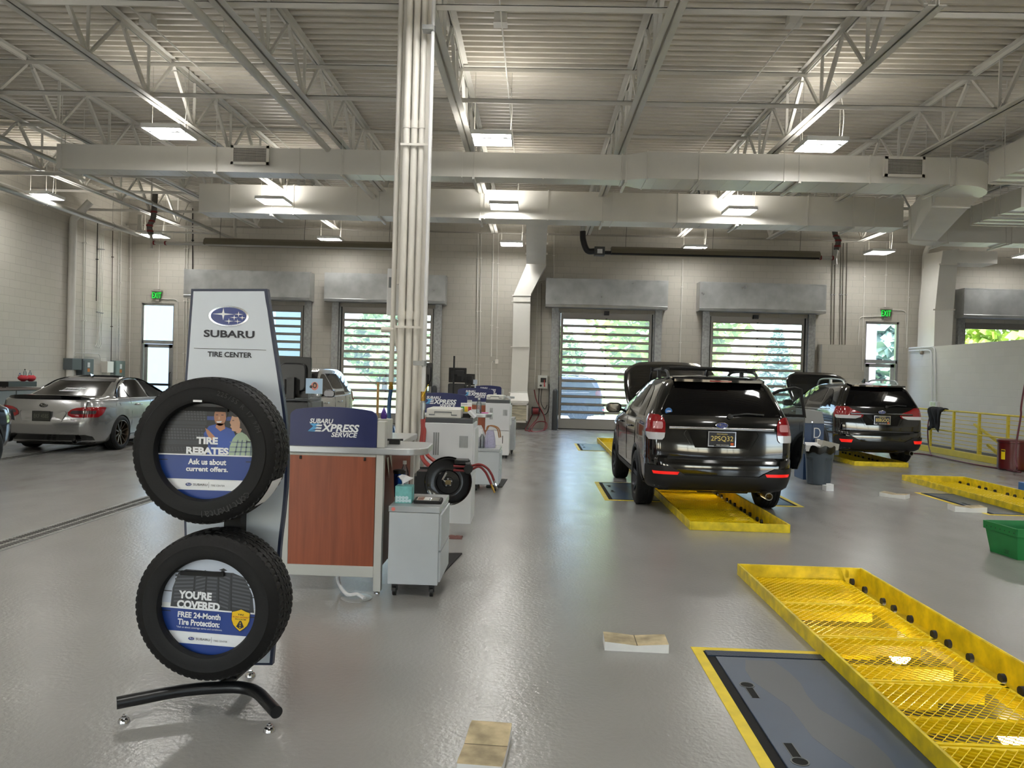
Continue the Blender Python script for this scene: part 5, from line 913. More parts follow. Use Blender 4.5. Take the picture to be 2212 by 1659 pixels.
# monitors
def monitor(name, label, u0, u1, v0, v1, Y, base_z, tilt=0., pole=False, yaw=0.):
    a, c = P(u0, v1, Y), P(u1, v0, Y); o = thing(name, label, 'monitor', ((a.x + c.x) / 2, Y, base_z), group='computer monitors seen from behind'); W, H = c.x - a.x, c.z - a.z; M_ = T((a.x + c.x) / 2, Y, (a.z + c.z) / 2) @ RZ(yaw) @ RX(pi / 2 + tilt); b = MB(); b.prism(rrect(W, H, .012), -.03, .0, M_); b.build('screen_bezel', blk, o, bevel=.003); b = MB(); b.prism(rrect(W * .8, H * .7, .05), 0, .03, M_); b.build('back_cover', mat('monitor back', '17181b', .35), o, bevel=.015); b = MB(); b.box(-W * .22, W * .22, -H * .42, -H * .05, .028, .034, 0, M_); b.build('port_cover', blk_m, o)
    b = MB(); xm = (a.x + c.x) / 2
    if not pole: b.box(xm - .03, xm + .03, Y - .08, Y - .04, base_z, (a.z + c.z) / 2); b.prism(rrect(.24, .18, .03), base_z, base_z + .012, T(xm, Y - .02, 0))
    else: b.cyl((xm - W * .2, Y - .06, base_z), (xm - W * .2, Y - .06, c.z + .25), .02, 10); b.bar((xm - W * .2, Y - .06, a.z + H * .5), (xm, Y, a.z + H * .5), .04, .04)
    b.build('monitor_stand', blk, o); return o
monitor('monitor', 'large black monitor standing behind the near counter sign', 596, 672, 772, 858, 6.4, 1.06); o = thing('printer', 'black desktop printer below the large monitor', 'printer', (P(640, 880, 6.3).x, 6.3, 1.06)); a, c = P(608, 893, 6.25), P(674, 863, 6.25); b = MB(); b.box(a.x, c.x, 6.25, 6.6, 1.087, c.z - .02); b.build('printer_body', blk, o, bevel=.012); b = MB(); b.box(a.x + .02, c.x - .02, 6.27, 6.58, c.z - .018, c.z); b.build('printer_lid', grey_d, o, bevel=.006)
o = thing('leaflet_stand', 'pale blue photo leaflet in a clear stand on the near counter', 'leaflet', (P(678, 840, 6.2).x, 6.2, 1.06)); a, c = P(660, 850, 6.2), P(697, 818, 6.2); b = MB(); b.box(a.x, c.x, 6.2, 6.203, a.z, c.z); b.build('leaflet', mat('pale blue print', 'aecbe6', .4), o); b = MB(); b.box(a.x + .02, c.x - .01, 6.205, 6.212, 1.06, a.z + .02); b.box(a.x + .02, c.x - .01, 6.17, 6.24, 1.06, 1.09); b.build('clear_stand', clear, o); b = MB(); M_ = frontal(((a.x + c.x) / 2, 6.1995, (a.z + c.z) / 2)); b.face([M_ @ V((x, y, .0003)) for x, y in ell(.004, .0, .03, .033, 20)]); b.build('picture_round', mat('print coral', 'd9857a', .4), o); b = MB(); b.face([M_ @ V((x, y, .0006)) for x, y in ell(.006, .006, .017, .024, 16)]); b.face([M_ @ V((x, y, .0006)) for x, y in ell(-.024, -.006, .012, .012, 14)]); b.build('picture_hair', hair, o); b = MB(); b.face([M_ @ V((x, y, .0009)) for x, y in ell(.006, .004, .009, .013, 14)]); b.build('picture_face', skin, o)
monitor('monitor', 'black monitor behind the column beside the second counter', 906, 935, 784, 834, 11.7, 1.06); monitor('monitor', 'tilted black monitor on a pole behind the third counter', 969, 1008, 795, 826, 16.9, 1.06, .1, True, .1); monitor('monitor', 'smaller black monitor right of the tilted one', 1004, 1026, 808, 832, 17.3, 1.06)
o = thing('parts_tower', 'black equipment tower below the tilted monitor', 'equipment', (P(985, 850, 17.95).x, 17.95, 0)); a, c = P(967, 852, 17.95), P(1006, 829, 17.95); b = MB(); b.box(a.x, c.x, 17.95, 18.4, 0, c.z); b.build('tower_body', blk, o, bevel=.03); b = MB(); b.box(c.x + .02, P(1024, 840, 18.2).x, 18.1, 18.4, .0, P(1015, 834, 18.2).z); b.build('tower_side_box', blk_m, o, bevel=.01)
q = P(1027, 825, 17.25); b = MB(); b.box(q.x - .045, q.x + .045, 17.2, 17.205, q.z - .05, q.z + .05); b.box(q.x - .01, q.x + .01, 17.205, 17.29, 1.09, q.z); tag(b.build('photo_card', mat('pale card', 'b9c6d6', .5)), 'small pale photo card clipped beside the far monitors', 'card')
# loose things on the near counter
q = P(823, 830, 6.9); b = MB(); b.tube([P(815, 900, 6.9), P(817, 826, 6.9)], .011, 10); b.tube([P(815, 900, 6.9), (P(815, 900, 6.9).x, 6.9, .0)], .011, 10); tag(b.build('broom_handle', mat('raw wood', 'b08a58', .6, noise=.15, nscale=6), smooth=50), 'wooden broom handle leaning left of the column', 'broom')
q = P(829, 905, 6.0); mb = MB(); mb.lathe([(.022, 0), (.026, .02), (.02, .045), (.008, .075), (.001, .09)], 14, T(q.x, 6.0, 1.25)); tag(mb.build('wrapped_candy', mat('purple foil', '4a2f86', .25, metal=.4), smooth=50), 'purple foil twist on the near counter sign support', 'foil'); b = MB(); b.box(q.x - .05, q.x + .06, 5.96, 6.06, 1.06, 1.25); tag(b.build('small_speaker', post_m, bevel=.004), 'small grey box behind the near counter sign', 'box')
q = P(849, 951, 5.95); b = MB(); b.cyl((q.x - .06, 5.95, 1.094), (q.x + .07, 5.99, 1.094), .008, 8); b.box(q.x - .03, q.x + .05, 5.95, 5.99, 1.06, 1.1); tag(b.build('pen', blk, smooth=40), 'black pens lying on the near counter top', 'pen')
q = P(837, 992, 6.1); b = MB(); x = MW['service_counter'].translation.x; xs_ = X1b - .028; 
for y0_, z0_, h_ in ((5.9, .80, .16), (6.02, .84, .13)): b.add([(xs_, y0_, z0_ + h_), (xs_, y0_ + .09, z0_ + h_), (xs_ + .012, y0_ + .07, z0_), (xs_ + .02, y0_ + .015, z0_ + .03)], [(0, 1, 2, 3)])
pn = b.build('paper_note', mat('paper', 'd9d8d2', .7)); tag(pn, 'torn paper notes taped to the side of the near counter', 'paper'); pn.modifiers.new('s', 'SOLIDIFY').thickness = .001
# mats and cloth on the floor
def flatbox(name, label, cat, pts, z, m, group=None):
    b = MB(); g = [G(u, v) for u, v in pts]; b.prism([(p.x, p.y) for p in g], 0, z); return tag(b.build(name, m, bevel=.002), label, cat, group)
mm = mat('black mat', '1b1b1c', .8, bump=.2, bscale=200); flatbox('floor_mat', 'black anti fatigue mat behind the near pedestal', 'floor mat', [(940, 1252), (958, 1240), (998, 1197), (940, 1197)], .012, mm, 'black floor mats'); flatbox('floor_mat', 'black anti fatigue mat behind the second pedestal', 'floor mat', [(1050, 1053), (1085, 1053), (1096, 1036), (1056, 1036)], .012, mm, 'black floor mats')
q = G(977, 1162); mb = MB(); rows = []
for i in range(6): rows.append([(q.x - .1 + .2 * j / 7, q.y - .06 + .12 * i / 5, .004 + .028 * abs(sin(j * 1.7 + i)) * sin(pi * i / 5)) for j in range(8)])
mb.grid(rows); rg = mb.build('shop_rag', mat('dull red rag', '6d4a46', .9), smooth=60); tag(rg, 'crumpled dull red rag on the floor by the white printer', 'rag'); rg.modifiers.new('s', 'SOLIDIFY').thickness = .004
# ================================================================ lift pits with yellow mesh covers
pit_m = mat('pit concrete', '7d7a70', .8, noise=.1, nscale=4); pit_floor = mat('pit floor', '55534d', .7)
bulb = mat('lit pit tube', 'ffffff', .4, emit='ffe9b8', estr=55)
for k, (nm, (x0, x1, y0, y1)) in enumerate(LIFTS.items()):
    b = MB(); z = -1.9
    b.face([(x0 - .7, y0 - .3, z), (x1 + .7, y0 - .3, z), (x1 + .7, y1 + .3, z), (x0 - .7, y1 + .3, z)])
    for q in (((x0 - .7, y0 - .3), (x1 + .7, y0 - .3)), ((x1 + .7, y0 - .3), (x1 + .7, y1 + .3)), ((x1 + .7, y1 + .3), (x0 - .7, y1 + .3)), ((x0 - .7, y1 + .3), (x0 - .7, y0 - .3))):
        b.face([(*q[0], z), (*q[1], z), (*q[1], -.3), (*q[0], -.3)])
    for a in ((x0 - .7, x0, y0 - .3, y1 + .3), (x1, x1 + .7, y0 - .3, y1 + .3), (x0, x1, y0 - .3, y0), (x0, x1, y1, y1 + .3)): b.box(a[0], a[1], a[2], a[3], -.3, -.005)
    tag(b.build('floor_pit_%d' % (k + 1), pit_m), 'concrete lift pit below the floor', 'pit', kind='structure')
def mesh_panel_bm(W, Lp):
    b = MB(); n = max(20, int(W / .026)); sx = W / n; per = .058; m = int(Lp / per * 2)
    for k in range(n):
        cx = (k + .5) * sx; vs = []; fs = []
        for i in range(m + 1):
            y = Lp * i / m; s = 1 if (i + k) % 2 else -1; x = cx + s * sx * .5
            for dx, z in ((-.0018, 0), (.0018, 0), (.0022, .005), (-.0014, .005)): vs.append((x + dx, y, z + .002 * s))
        for i in range(m):
            for j in range(4): fs.append((i * 4 + j, i * 4 + (j + 1) % 4, (i + 1) * 4 + (j + 1) % 4, (i + 1) * 4 + j))
        b.add(vs, fs)
    return b
def lift(nm, label, fine=True):
    x0, x1, y0, y1 = LIFTS[nm]; W, L_ = x1 - x0, y1 - y0; o = thing('lift_pit_cover', label, 'lift pit cover', ((x0 + x1) / 2, (y0 + y1) / 2, 0), group='yellow lift pit covers'); t = .014; h = .092
    b = MB()
    for q in ((x0 - t, x0 + .0, y0 - t, y1 + t), (x1 - .0, x1 + t, y0 - t, y1 + t), (x0, x1, y0 - t, y0), (x0, x1, y1, y1 + t)): b.box(q[0], q[1], q[2], q[3], -.0, h)
    for q in ((x0, x0 + .006, y0, y1), (x1 - .006, x1, y0, y1), (x0, x1, y0, y0 + .006), (x0, x1, y1 - .006, y1)): b.box(q[0], q[1], q[2], q[3], -.2, h - .002)
    b.build('curb_frame', yellow_w, o, bevel=.003)
    b = MB(); b.box(x0 + .006, x0 + .05, y0, y1, -.075, -.06); b.box(x1 - .05, x1 - .006, y0, y1, -.075, -.06)
    b.build('support_ledge', yellow_w, o)
    pw, pl = W - .16, .74; n = max(1, round(L_ / pl)); pl = L_ / n; src = None; xa = x0 + .03
    for i in range(n):
        ya = y1 - (i + 1) * pl
        f = MB(); 
        for q in ((xa, xa + .022, ya + .01, ya + pl - .01), (xa + pw - .022, xa + pw, ya + .01, ya + pl - .01), (xa, xa + pw, ya + .008, ya + .035), (xa, xa + pw, ya + pl - .03, ya + pl - .008)): f.box(q[0], q[1], q[2], q[3], -.045, -.012)
        fo = f.build('panel_frame', yellow, o)
        if src is None:
            so_ = mesh_panel_bm(pw - .03, pl - .05).build('mesh_panel', yellow, o, local=True); so_.data.name = 'mesh_panel'; src = so_
        else: so_ = src.copy(); S.collection.objects.link(so_); so_.parent = o
        so_.matrix_parent_inverse = MW[o.name].inverted(); so_.location = (xa + .015, ya + .025, -.012)
        for j in (.12, .55, .88):
            c = MB(); yy = ya + pl * j; xx = x1 - .105; c.cyl((xx - .012, yy, -.002), (xx + .012, yy, -.002), .027, 14); c.build('roller', blk_m, o, smooth=40)
        c = MB(); 
        for j in (.3, .75): c.bar((xa, ya + pl * j, -.16), (xa + pw, ya + pl * j, -.16), .045, .07)
        c.build('cross_beam', yellow, o)
    b = MB()
    y = y0 + .4
    while y < y1 - .4:
        b.add([(x0 + .02, y, -.52), (x1 - .3, y, -.52), (x1 - .3, y + .3, -.66), (x0 + .02, y + .3, -.66)], [(0, 1, 2, 3)]); b.bar((x0, y + .55, -.5), (x1, y + .55, -.5), .08, .1); y += .95
    b.bar((x0 + .2, y0, -.72), (x0 + .2, y1, -.72), .12, .12); b.bar((x1 - .25, y0, -.72), (x1 - .25, y1, -.72), .12, .12)
    b.build('lower_deck', yellow_w, o)
    return o
lift('near', 'long yellow mesh lift pit cover in the right foreground'); lift('mid', 'yellow mesh lift pit cover under the jacked black car'); lift('far', 'yellow lift pit cover beyond the jacked black car, by the middle roller door'); lift('right', 'yellow mesh lift pit cover at the right edge, left of the red bin'); lift('rightfar', 'yellow mesh lift pit cover under the right black car')
def pit_lamp(x, y, lab, z=-.36):
    b = MB(); b.lathe([(0, -.05), (.05, -.045), (.075, -.01), (.075, .0), (.0, .0)], 16, T(x, y, z)); tag(b.build('pit_lamp', bulb, smooth=40), lab, 'lamp', 'lamps in the lift pits')
for u, v, lab in ((1943, 1416, 'brightest lamp glowing below the foreground mesh cover'), (2185, 1590, 'lamp glowing below the foreground mesh cover, near the bottom right corner'), (1915, 1300, 'lamp glowing below the far part of the foreground mesh cover'), (1556, 1128, 'lamp glowing at the near end of the mesh under the jacked black car'), (1530, 1092, 'lamp glowing in the middle of the mesh under the jacked black car'), (2120, 1050, 'lamp glowing below the right edge mesh cover')):
    p = G(u, v, -.36); pit_lamp(p.x, p.y, lab)
# ---------------------------------------------------------------- blue cover plates
navy_p = mat('worn blue steel plate', '283b51', .36, metal=.1, noise=.1, nscale=3); navy_d = mat('blue tread plate', '29384a', .4, metal=.3, bump=.5, bscale=120); shade_black = mat('painted gap shade', '050505', .9); line_y = mat('yellow floor line', 'e0c72a', .5, noise=.12, nscale=9); stain = mat('worn grey plate', '41464a', .35, metal=.2)  # the flat black paints shade in gaps, slots and drain holes
def plate(label, x0, x1, y0, y1, side, ln=True):
    """side -1: gap and handles along the left edge, +1: along the right edge"""
    o = thing('pit_side_cover', label, 'floor plate', ((x0 + x1) / 2, (y0 + y1) / 2, 0), group='blue floor plates beside the pits'); w = .06
    b = MB()
    if side < 0: b.box(x0, x0 + w, y0 - w, y1, 0, .003)
    else: b.box(x1 - w, x1, y0 - w, y1, 0, .003)
    u0, u1 = (x0 + w, x1) if side < 0 else (x0, x1 - w); b.box(u0, u1, y1 - w, y1, 0, .003)
    b.box(u0, u1, y0 - w, y0, 0, .003); b.build('border_line', line_y, o)
    a, c = (x0 + w, x1) if side < 0 else (x0, x1 - w); d_, e = y0, y1 - w
    b = MB(); b.box(a, c, d_, e, 0, .0015); b.build('gap_shade', shade_black, o)  # black sheet on the floor paints the shade in the gap
    b = MB(); b.box(a + .01, c, e - .09, e - .005, .0, .009); b.build('hinge_strip', navy_d, o, bevel=.002)
    q0, q1 = (a + .05, c) if side < 0 else (a, c - .05); b = MB(); b.box(q0, q1, d_ + .01, e - .105, 0, .009); b.build('steel_plate', navy_p, o, bevel=.004)
    b = MB(); random.seed(int(x0 * 100)); L_ = e - d_; xm = (q0 + q1) / 2; r1_, r2_ = [], []
    for i in range(14):
        f_ = i / 13; y = d_ + .05 + (L_ - .2) * f_; cx = xm - .02 + .1 * sin(f_ * 5) * (1 - f_ * .4); hw = .07 + .06 * sin(f_ * 9) ** 2; r1_.append((cx - hw, y)); r2_.append((cx + hw, y))
    b.prism(r1_ + r2_[::-1], .009, .0094); b.build('worn_patch', stain, o)
    hx = q0 + .07 if side < 0 else q1 - .07
    for yy, sg in ((d_ + L_ * .74, 1), (d_ + L_ * .44, -1)):
        b = MB(); b.lathe([(.033, .0091), (0, .0091)], 16, T(hx, yy + .07 * sg, 0)); b.box(hx - .018, hx + .018, min(yy - .1 * sg, yy + .06 * sg), max(yy - .1 * sg, yy + .06 * sg), .009, .0092); b.build('slot_shade', shade_black, o)  # flat black shapes paint the shade down in the slots
        b = MB(); b.lathe([(.033, .009), (.04, .009), (.04, .011), (.033, .011), (.033, .009)], 16, T(hx, yy + .07 * sg, 0)); v0_, v1_ = sorted((yy - .1 * sg, yy + .04 * sg)); b.box(hx - .022, hx - .018, v0_, v1_, .009, .0105); b.box(hx + .018, hx + .022, v0_, v1_, .009, .0105); b.build('slot_rim', mat('worn slot rim', '5a5f60', .45, metal=.4), o)
    return o
plate('large blue floor plate with two slots in the right foreground', .985, 1.735, 2.4, 4.76, -1); g0, g1 = G(1284, 1041), G(1305, 1079); plate('blue floor plate left of the jacked black car', g0.x, 1.71, g1.y, g0.y, -1)
g2 = G(1734, 1094); plate('blue floor plate right of the jacked black car', 2.80, g2.x, g2.y, g2.y + 1.3, 1); g3, g4 = G(1975, 1064), G(2010, 1107); plate('blue grey floor plate left of the right edge pit cover', g3.x, 6.40, g4.y, g3.y, -1); g5, g6 = G(1240, 958), G(1255, 973); plate('farthest blue floor plate near the middle roller door', g5.x, 1.64, g6.y, g5.y, -1)
# ---------------------------------------------------------------- lift pads
pad_t = mat('worn pad top', 'a89a7a', .7, noise=.45, nscale=9, bump=.2, bscale=30); pad_s = mat('pad white side', 'dfdfdc', .6, noise=.06, nscale=8)
def pad(label, x, y, L_, W, H, rz):
    b = MB(); n = 14; rows = []; 
    for i in range(n + 1):
        u = i / n * 2 - 1; z = H * (1 - .28 * (1 - abs(u)) ** 1.2); e = .97 if abs(u) == 1 else 1; rows.append((u * L_ / 2, e * W / 2, z))
    top = [[(u, s * w_, z) for s in (-1, 1)] for u, w_, z in rows]; b.grid(top, 0)
    for s in (-1, 1): b.grid([[(u, s * w_, 0) for u, w_, z in rows], [(u, s * w_, z) for u, w_, z in rows]], 1)
    for k in (0, -1): u, w_, z = rows[k]; b.face([(u, -w_, 0), (u, w_, 0), (u, w_, z), (u, -w_, z)], 1)
    for uu in (): b.add([(uu * L_ - .03, -.02, H * .99), (uu * L_ + .025, -.03, H * .98), (uu * L_ + .03, .01, H * .98), (uu * L_ - .02, .03, H * .99)], [(0, 1, 2, 3)], 2)
    b.add([(.0, -W / 2, H * .735), (.006, -W / 2, H * .735), (.004, W / 2, H * .735), (-.002, W / 2, H * .735)], [(0, 1, 2, 3)], 2)
    o = b.build('lift_pad', [pad_t, pad_s, mat('pad scuffs', '5d5442', .8)]); o.location = (x, y, 0); o.rotation_euler = (0, 0, rz); o.modifiers.new('b', 'BEVEL').width = .006; tag(o, label, 'lift pad', 'worn white lift pads')
q = G(1376, 1408); pad('worn white lift pad on open floor left of the foreground pit cover', q.x, q.y + .09, .375, .19, .052, -.03); q = G(1050, 1600); pad('worn white lift pad at the bottom edge of the view', q.x + .005, q.y - .12, .4, .185, .05, 1.50)
q = G(1939, 1076); pad('small white lift pad between the trash can and the right pit cover', q.x, q.y + .1, .36, .2, .06, -.75); q = G(2098, 1107); pad('white lift pad on the corner of the right blue grey floor plate', q.x, q.y + .1, .40, .22, .075, -.06)
# ---------------------------------------------------------------- drains
def drain(label, x, y0, y1):
    o = thing('floor_drain', label, 'floor drain', (x, (y0 + y1) / 2, 0), group='long trench drains'); b = MB(); b.box(x - .14, x - .12, y0, y1, 0, .003); b.box(x + .12, x + .14, y0, y1, 0, .003); b.build('drain_frame', galv_d, o); b = MB(); y = y0
    while y < y1:
        b.box(x - .12, x + .12, y + .005, y + .5 - .005, .0, .002)
        for i in range(12):
            yy = y + .03 + i * .04
            for s in (-1, 1): b.bar((x + s * .09, yy, .003), (x + s * .02, yy + .02, .003), .016, .002, mi=1)
        y += .5
    b.build('drain_grate', [mat('drain grate', '94948f', .45, metal=.4), shade_black], o)
drain('long trench drain on the floor left of the tire tower', -4.62, 4.5, 20); drain('long trench drain below the silver sedan', -8.75, 9, 22)
# ================================================================ railing at the stair well
xr_ = 10.05; rail_y = mat('railing yellow', 'd9c53a', .4, noise=.06, nscale=5); o = thing('guard_rail', 'yellow guard railing along the stair well at right', 'railing', (xr_, 17, 0)); y0, y1 = 8.6, 24.2
b = MB(); b.box(xr_ - .06, xr_ + .06, y0, y1, 0, .14); b.build('curb', rail_y, o, bevel=.008); b = MB(); b.tube([(xr_, y0, 1.07), (xr_, y1, 1.07)], .022, 10); b.build('top_rail', rail_y, o, smooth=40); b = MB(); b.tube([(xr_, y0, .58), (xr_, y1, .58)], .02, 10); b.build('middle_rail', rail_y, o, smooth=40)
for z in (.23, .31, .40, .49, .68, .78, .875, .97): b = MB(); b.cyl((xr_, y0, z), (xr_, y1, z), .008, 6); b.build('thin_bar', rail_y, o)
for k in range(14):
    y = 20.2 - 1.08 * (k - 3)
    if y > y0: b = MB(); b.box(xr_ - .025, xr_ + .025, y - .025, y + .025, .1, 1.06); b.build('rail_post', rail_y, o)
o = thing('stair_rail', 'yellow sloping stair handrail behind the guard railing', 'railing', (10.9, 18.5, 0)); b = MB(); b.bar((10.8, 19.6, .75), (10.8, 17.8, .12), .05, .05); b.build('stair_handrail', rail_y, o); b = MB(); b.bar((10.8, 19.0, .3), (10.8, 18.5, .1), .06, .06); b.bar((10.8, 19.3, 0), (10.8, 19.3, .62), .04, .04); b.bar((10.8, 17.95, 0), (10.8, 17.95, .15), .04, .04); b.build('stringer', rail_y, o)
# jacket on the rail
q = PX(2028, 885, xr_); mb = MB(); rows = []
cloth = mat('black fabric', '101011', .9)
for i in range(9):
    a = i / 8; zz = 1.13 - .62 * abs(a - .18) ** 1.1 * 1.05; row = []
    for j in range(9):
        u = j / 8 - .5; wv = .55 + .12 * sin(i * .9); y = q.y + u * wv + .05 * sin(j * 2.1 + i); x = xr_ + (-.05 - .05 * a if a > .18 else .06) + .03 * sin(j * 1.7 + i * 1.3); z = zz - .12 * max(0, a - .5) * (1 if j > 5 else 0) - .10 * (j < 2) * a + .02 * sin(j * 2.6); row.append((x, y, z))
    rows.append(row)
mb.grid(rows); jk = mb.build('jacket', cloth, smooth=70); tag(jk, 'black jacket hung over the yellow guard railing', 'jacket'); jk.modifiers.new('s', 'SOLIDIFY').thickness = .06; jk.modifiers.new('u', 'SUBSURF').levels = 1
dred = mat('dark red hose', '5d2230', .45)
b = MB(); pts = [G(1950, 978, .02), G(1985, 980, .02), G(2015, 984, .02), G(2060, 994, .02), G(2110, 1004, .02), G(2160, 1012, .02), G(2205, 1020, .02)]; b.tube(bez(pts, 8), .017, 8); p2 = [G(2012, 984, .02), PX(2006, 962, 9.9), PX(2004, 930, 9.92), PX(2007, 905, 9.95), PX(2016, 887, 9.98), PX(2024, 884, 10.02)]; b.tube(bez(p2, 8), .015, 8); tag(b.build('air_hose', dred, smooth=60), 'dark red air hose lying along the guard railing', 'hose', 'dark red air hoses')
b = MB(); q = G(2185, 1017, .02); b.tube(bez([V((q.x + .55, q.y - .3, 5.0)), PX(2214, 830, 9.35), PX(2205, 900, 9.3), PX(2196, 955, 9.25), PX(2194, 990, 9.2), PX(2197, 1012, 9.15), G(2190, 1018, .02)], 8), .017, 8); tag(b.build('air_hose', dred, smooth=60), 'dark red air hose dropping from above in front of the red bin', 'hose', 'dark red air hoses')
# red bin
q = G(2203, 1019); o = thing('waste_bin', 'dark red metal oily waste bin at the right edge', 'bin', (q.x, q.y + .25, 0)); redb = mat('dark red enamel', '540e14', .3, coat=.4); b = MB(); C_ = V((q.x, q.y + .27, 0)); r = .26; b.lathe([(0, .03), (r, .03), (r, .55), (r + .02, .56), (r + .02, .60), (r - .02, .62), (0, .63)], 28, T(*C_)); b.build('bin_body', redb, o, smooth=35); b = MB(); b.lathe([(r - .02, 0), (r - .02, .035)], 20, T(*C_)); b.build('bin_base', blk, o)
b = MB(); rows = []
for i in range(6): a = pi + .25 + .32 * i / 5; rows.append([(C_.x + (r + .004) * cos(a), C_.y + (r + .004) * sin(a), z) for z in (.22, .42)])
b.grid(rows); b.build('warning_label', yellow, o); b = MB(); rows = []
for i in range(6): a = pi + .27 + .28 * i / 5; rows.append([(C_.x + (r + .006) * cos(a), C_.y + (r + .006) * sin(a), z) for z in (.375, .405)])
b.grid(rows); b.build('label_print', ink, o)
# white wall boxes and pipes on the stair wall
XW2 = 11.48
def sc_(label, px, r=.016): return conduit(label, px, r, X=XW2, m=white, rad=.18)
sc_('outer white conduit bending down the stair wall', [(1964, 752), (2020, 749), (2020, 868)], .022); sc_('inner white conduit bending down the stair wall', [(1964, 758), (2012, 756), (2013, 868)], .02)
o = thing('outlet_box', 'pair of white outlet boxes above the guard railing', 'outlet', (11.5, PX(2015, 873, 11.5).y, 1.2)); a, c = PX(2008, 878, 11.46), PX(2025, 868, 11.46); b = MB(); b.box(11.44, 11.52, c.y, a.y, a.z, c.z); b.build('box_body', white, o, bevel=.006); b = MB()
for t_ in (.3, .7): ym = c.y + (a.y - c.y) * t_; b.box(11.435, 11.44, ym - .05, ym + .05, a.z + .03, c.z - .02)
b.build('outlet_plate', galv, o)
b = MB(); q = PX(1989, 762, 11.46); b.lathe([(.05, 0), (.05, .06), (.03, .09), (0, .09)], 14, T(11.52, q.y, q.z) @ RY(-pi / 2)); tag(b.build('alarm', mat('tan alarm', 'a59a8e', .5), smooth=40), 'small round alarm on the stair wall', 'alarm')
# ================================================================ lift console, trash can, boxes
cb = mat('console blue', '22406a', .4, noise=.06, nscale=5); a, c = P(1734, 1050, 13.4), P(1781, 888, 13.4); o = thing('lift_console', 'blue lift control console with a grey top behind the trash can', 'console', ((a.x + c.x) / 2, 13.6, 0)); x0, x1 = a.x, c.x; zt = c.z
b = MB(); b.box(x0, x1, 13.4, 13.85, .0, zt - .21); b.box(x0 + (x1 - x0) * .40, x0 + (x1 - x0) * .405, 13.395, 13.4, .1, zt - .21, 1); b.build('console_body', [cb, blk], o, bevel=.006); b = MB(); b.add([(x0, 13.37, zt - .21), (x1, 13.37, zt - .21), (x1, 13.88, zt - .21), (x0, 13.88, zt - .21), (x0, 13.55, zt + .02), (x1, 13.50, zt - .02), (x1, 13.88, zt), (x0, 13.88, zt + .02)], [(0, 1, 2, 3), (0, 1, 5, 4), (1, 2, 6, 5), (2, 3, 7, 6), (3, 0, 4, 7), (4, 5, 6, 7)]); b.build('console_top', mat('console grey', '77797a', .45), o, bevel=.006); b = MB(); b.cyl(((x0 + x1) / 2 - .05, 13.365, zt - .19), ((x0 + x1) / 2 - .05, 13.36, zt - .19), .012, 10); b.build('lock', chrome, o)
b = MB(); M_ = frontal((x0 + (x1 - x0) * .66, 13.398, zt - .37)); b.text('D', M_, w=.115, h=.17, bold=.05); b.build('emblem_letter', pwhite, o); b = MB(); b.text('D', M_ @ T(0, 0, .0008), w=.085, h=.14, bold=.03); b.box(-.006, .006, -.02, .06, .0016, .002, 0, M_); b.build('emblem_letter_inner', cb, o)
b = MB(); b.box(x0 + (x1 - x0) * .55, x0 + (x1 - x0) * .72, 13.3, 13.4, zt - .75, zt - .47); b.build('paper_holder', cream_lt, o, bevel=.004); b = MB(); b.box(x0 + (x1 - x0) * .64, x0 + (x1 - x0) * .95, 13.29, 13.296, zt - .68, zt - .49); b.build('sign_card', pwhite, o); b = MB(); M_ = frontal((x0 + (x1 - x0) * .79, 13.289, zt - .585)); b.text('M', M_, h=.06, bold=.04, ext=.0006); b.build('card_print', ink, o)
cg = mat('bin slate plastic', '4b5661', .5); q0, q1 = G(1748, 1047), G(1806, 1050); cxq, r0 = (q0.x + q1.x) / 2, (q1.x - q0.x) / 2 * 1.02; cyq = q0.y + r0 - .05; o = thing('trash_can', 'round slate grey trash can lined with a black bag', 'trash can', (cxq, cyq, 0)); b = MB(); N = 48; Hc = .60; rows = []
for z, k in ((0, .86), (.01, .9), (.2, .96), (.40, 1.02), (.44, 1.07), (Hc - .04, 1.10), (Hc - .04, 1.15), (Hc, 1.16), (Hc, 1.08)):
    row = []
    for i in range(N):
        a = 2 * pi * i / N; g = 0
        if .05 < z < .42 and (i % 12) in (2, 3, 4, 5): g = .022
        row.append((cxq + (r0 * k - g) * cos(a), cyq + (r0 * k - g) * sin(a), z))
    rows.append(row)
b.grid(rows, closed=True); b.face(rows[0]); b.build('can_body', cg, o, smooth=30)
for s in (-1, 1):
    b = MB(); b.box(cxq + s * r0 * 1.1 - .03, cxq + s * r0 * 1.1 + .04 * s + .02, cyq - .09, cyq + .09, Hc - .12, Hc - .04); b.build('can_handle', cg, o, bevel=.01)
b = MB(); rows = []
for z, k in ((Hc - .09, 1.17), (Hc - .03, 1.2), (Hc + .02, 1.19), (Hc + .01, 1.05), (Hc - .15, .95), (Hc - .2, .1)): rows.append([(cxq + r0 * (k + .02 * sin(i * 2.3 + z * 90)) * cos(2 * pi * i / 40), cyq + r0 * (k + .02 * sin(i * 2.3)) * sin(2 * pi * i / 40), z + (.018 * sin(i * 1.3) if k > 1.1 else 0)) for i in range(40)])
b.grid(rows, closed=True); b.build('bin_bag', mat('black bag', '0d0d0e', .3), o, smooth=50)
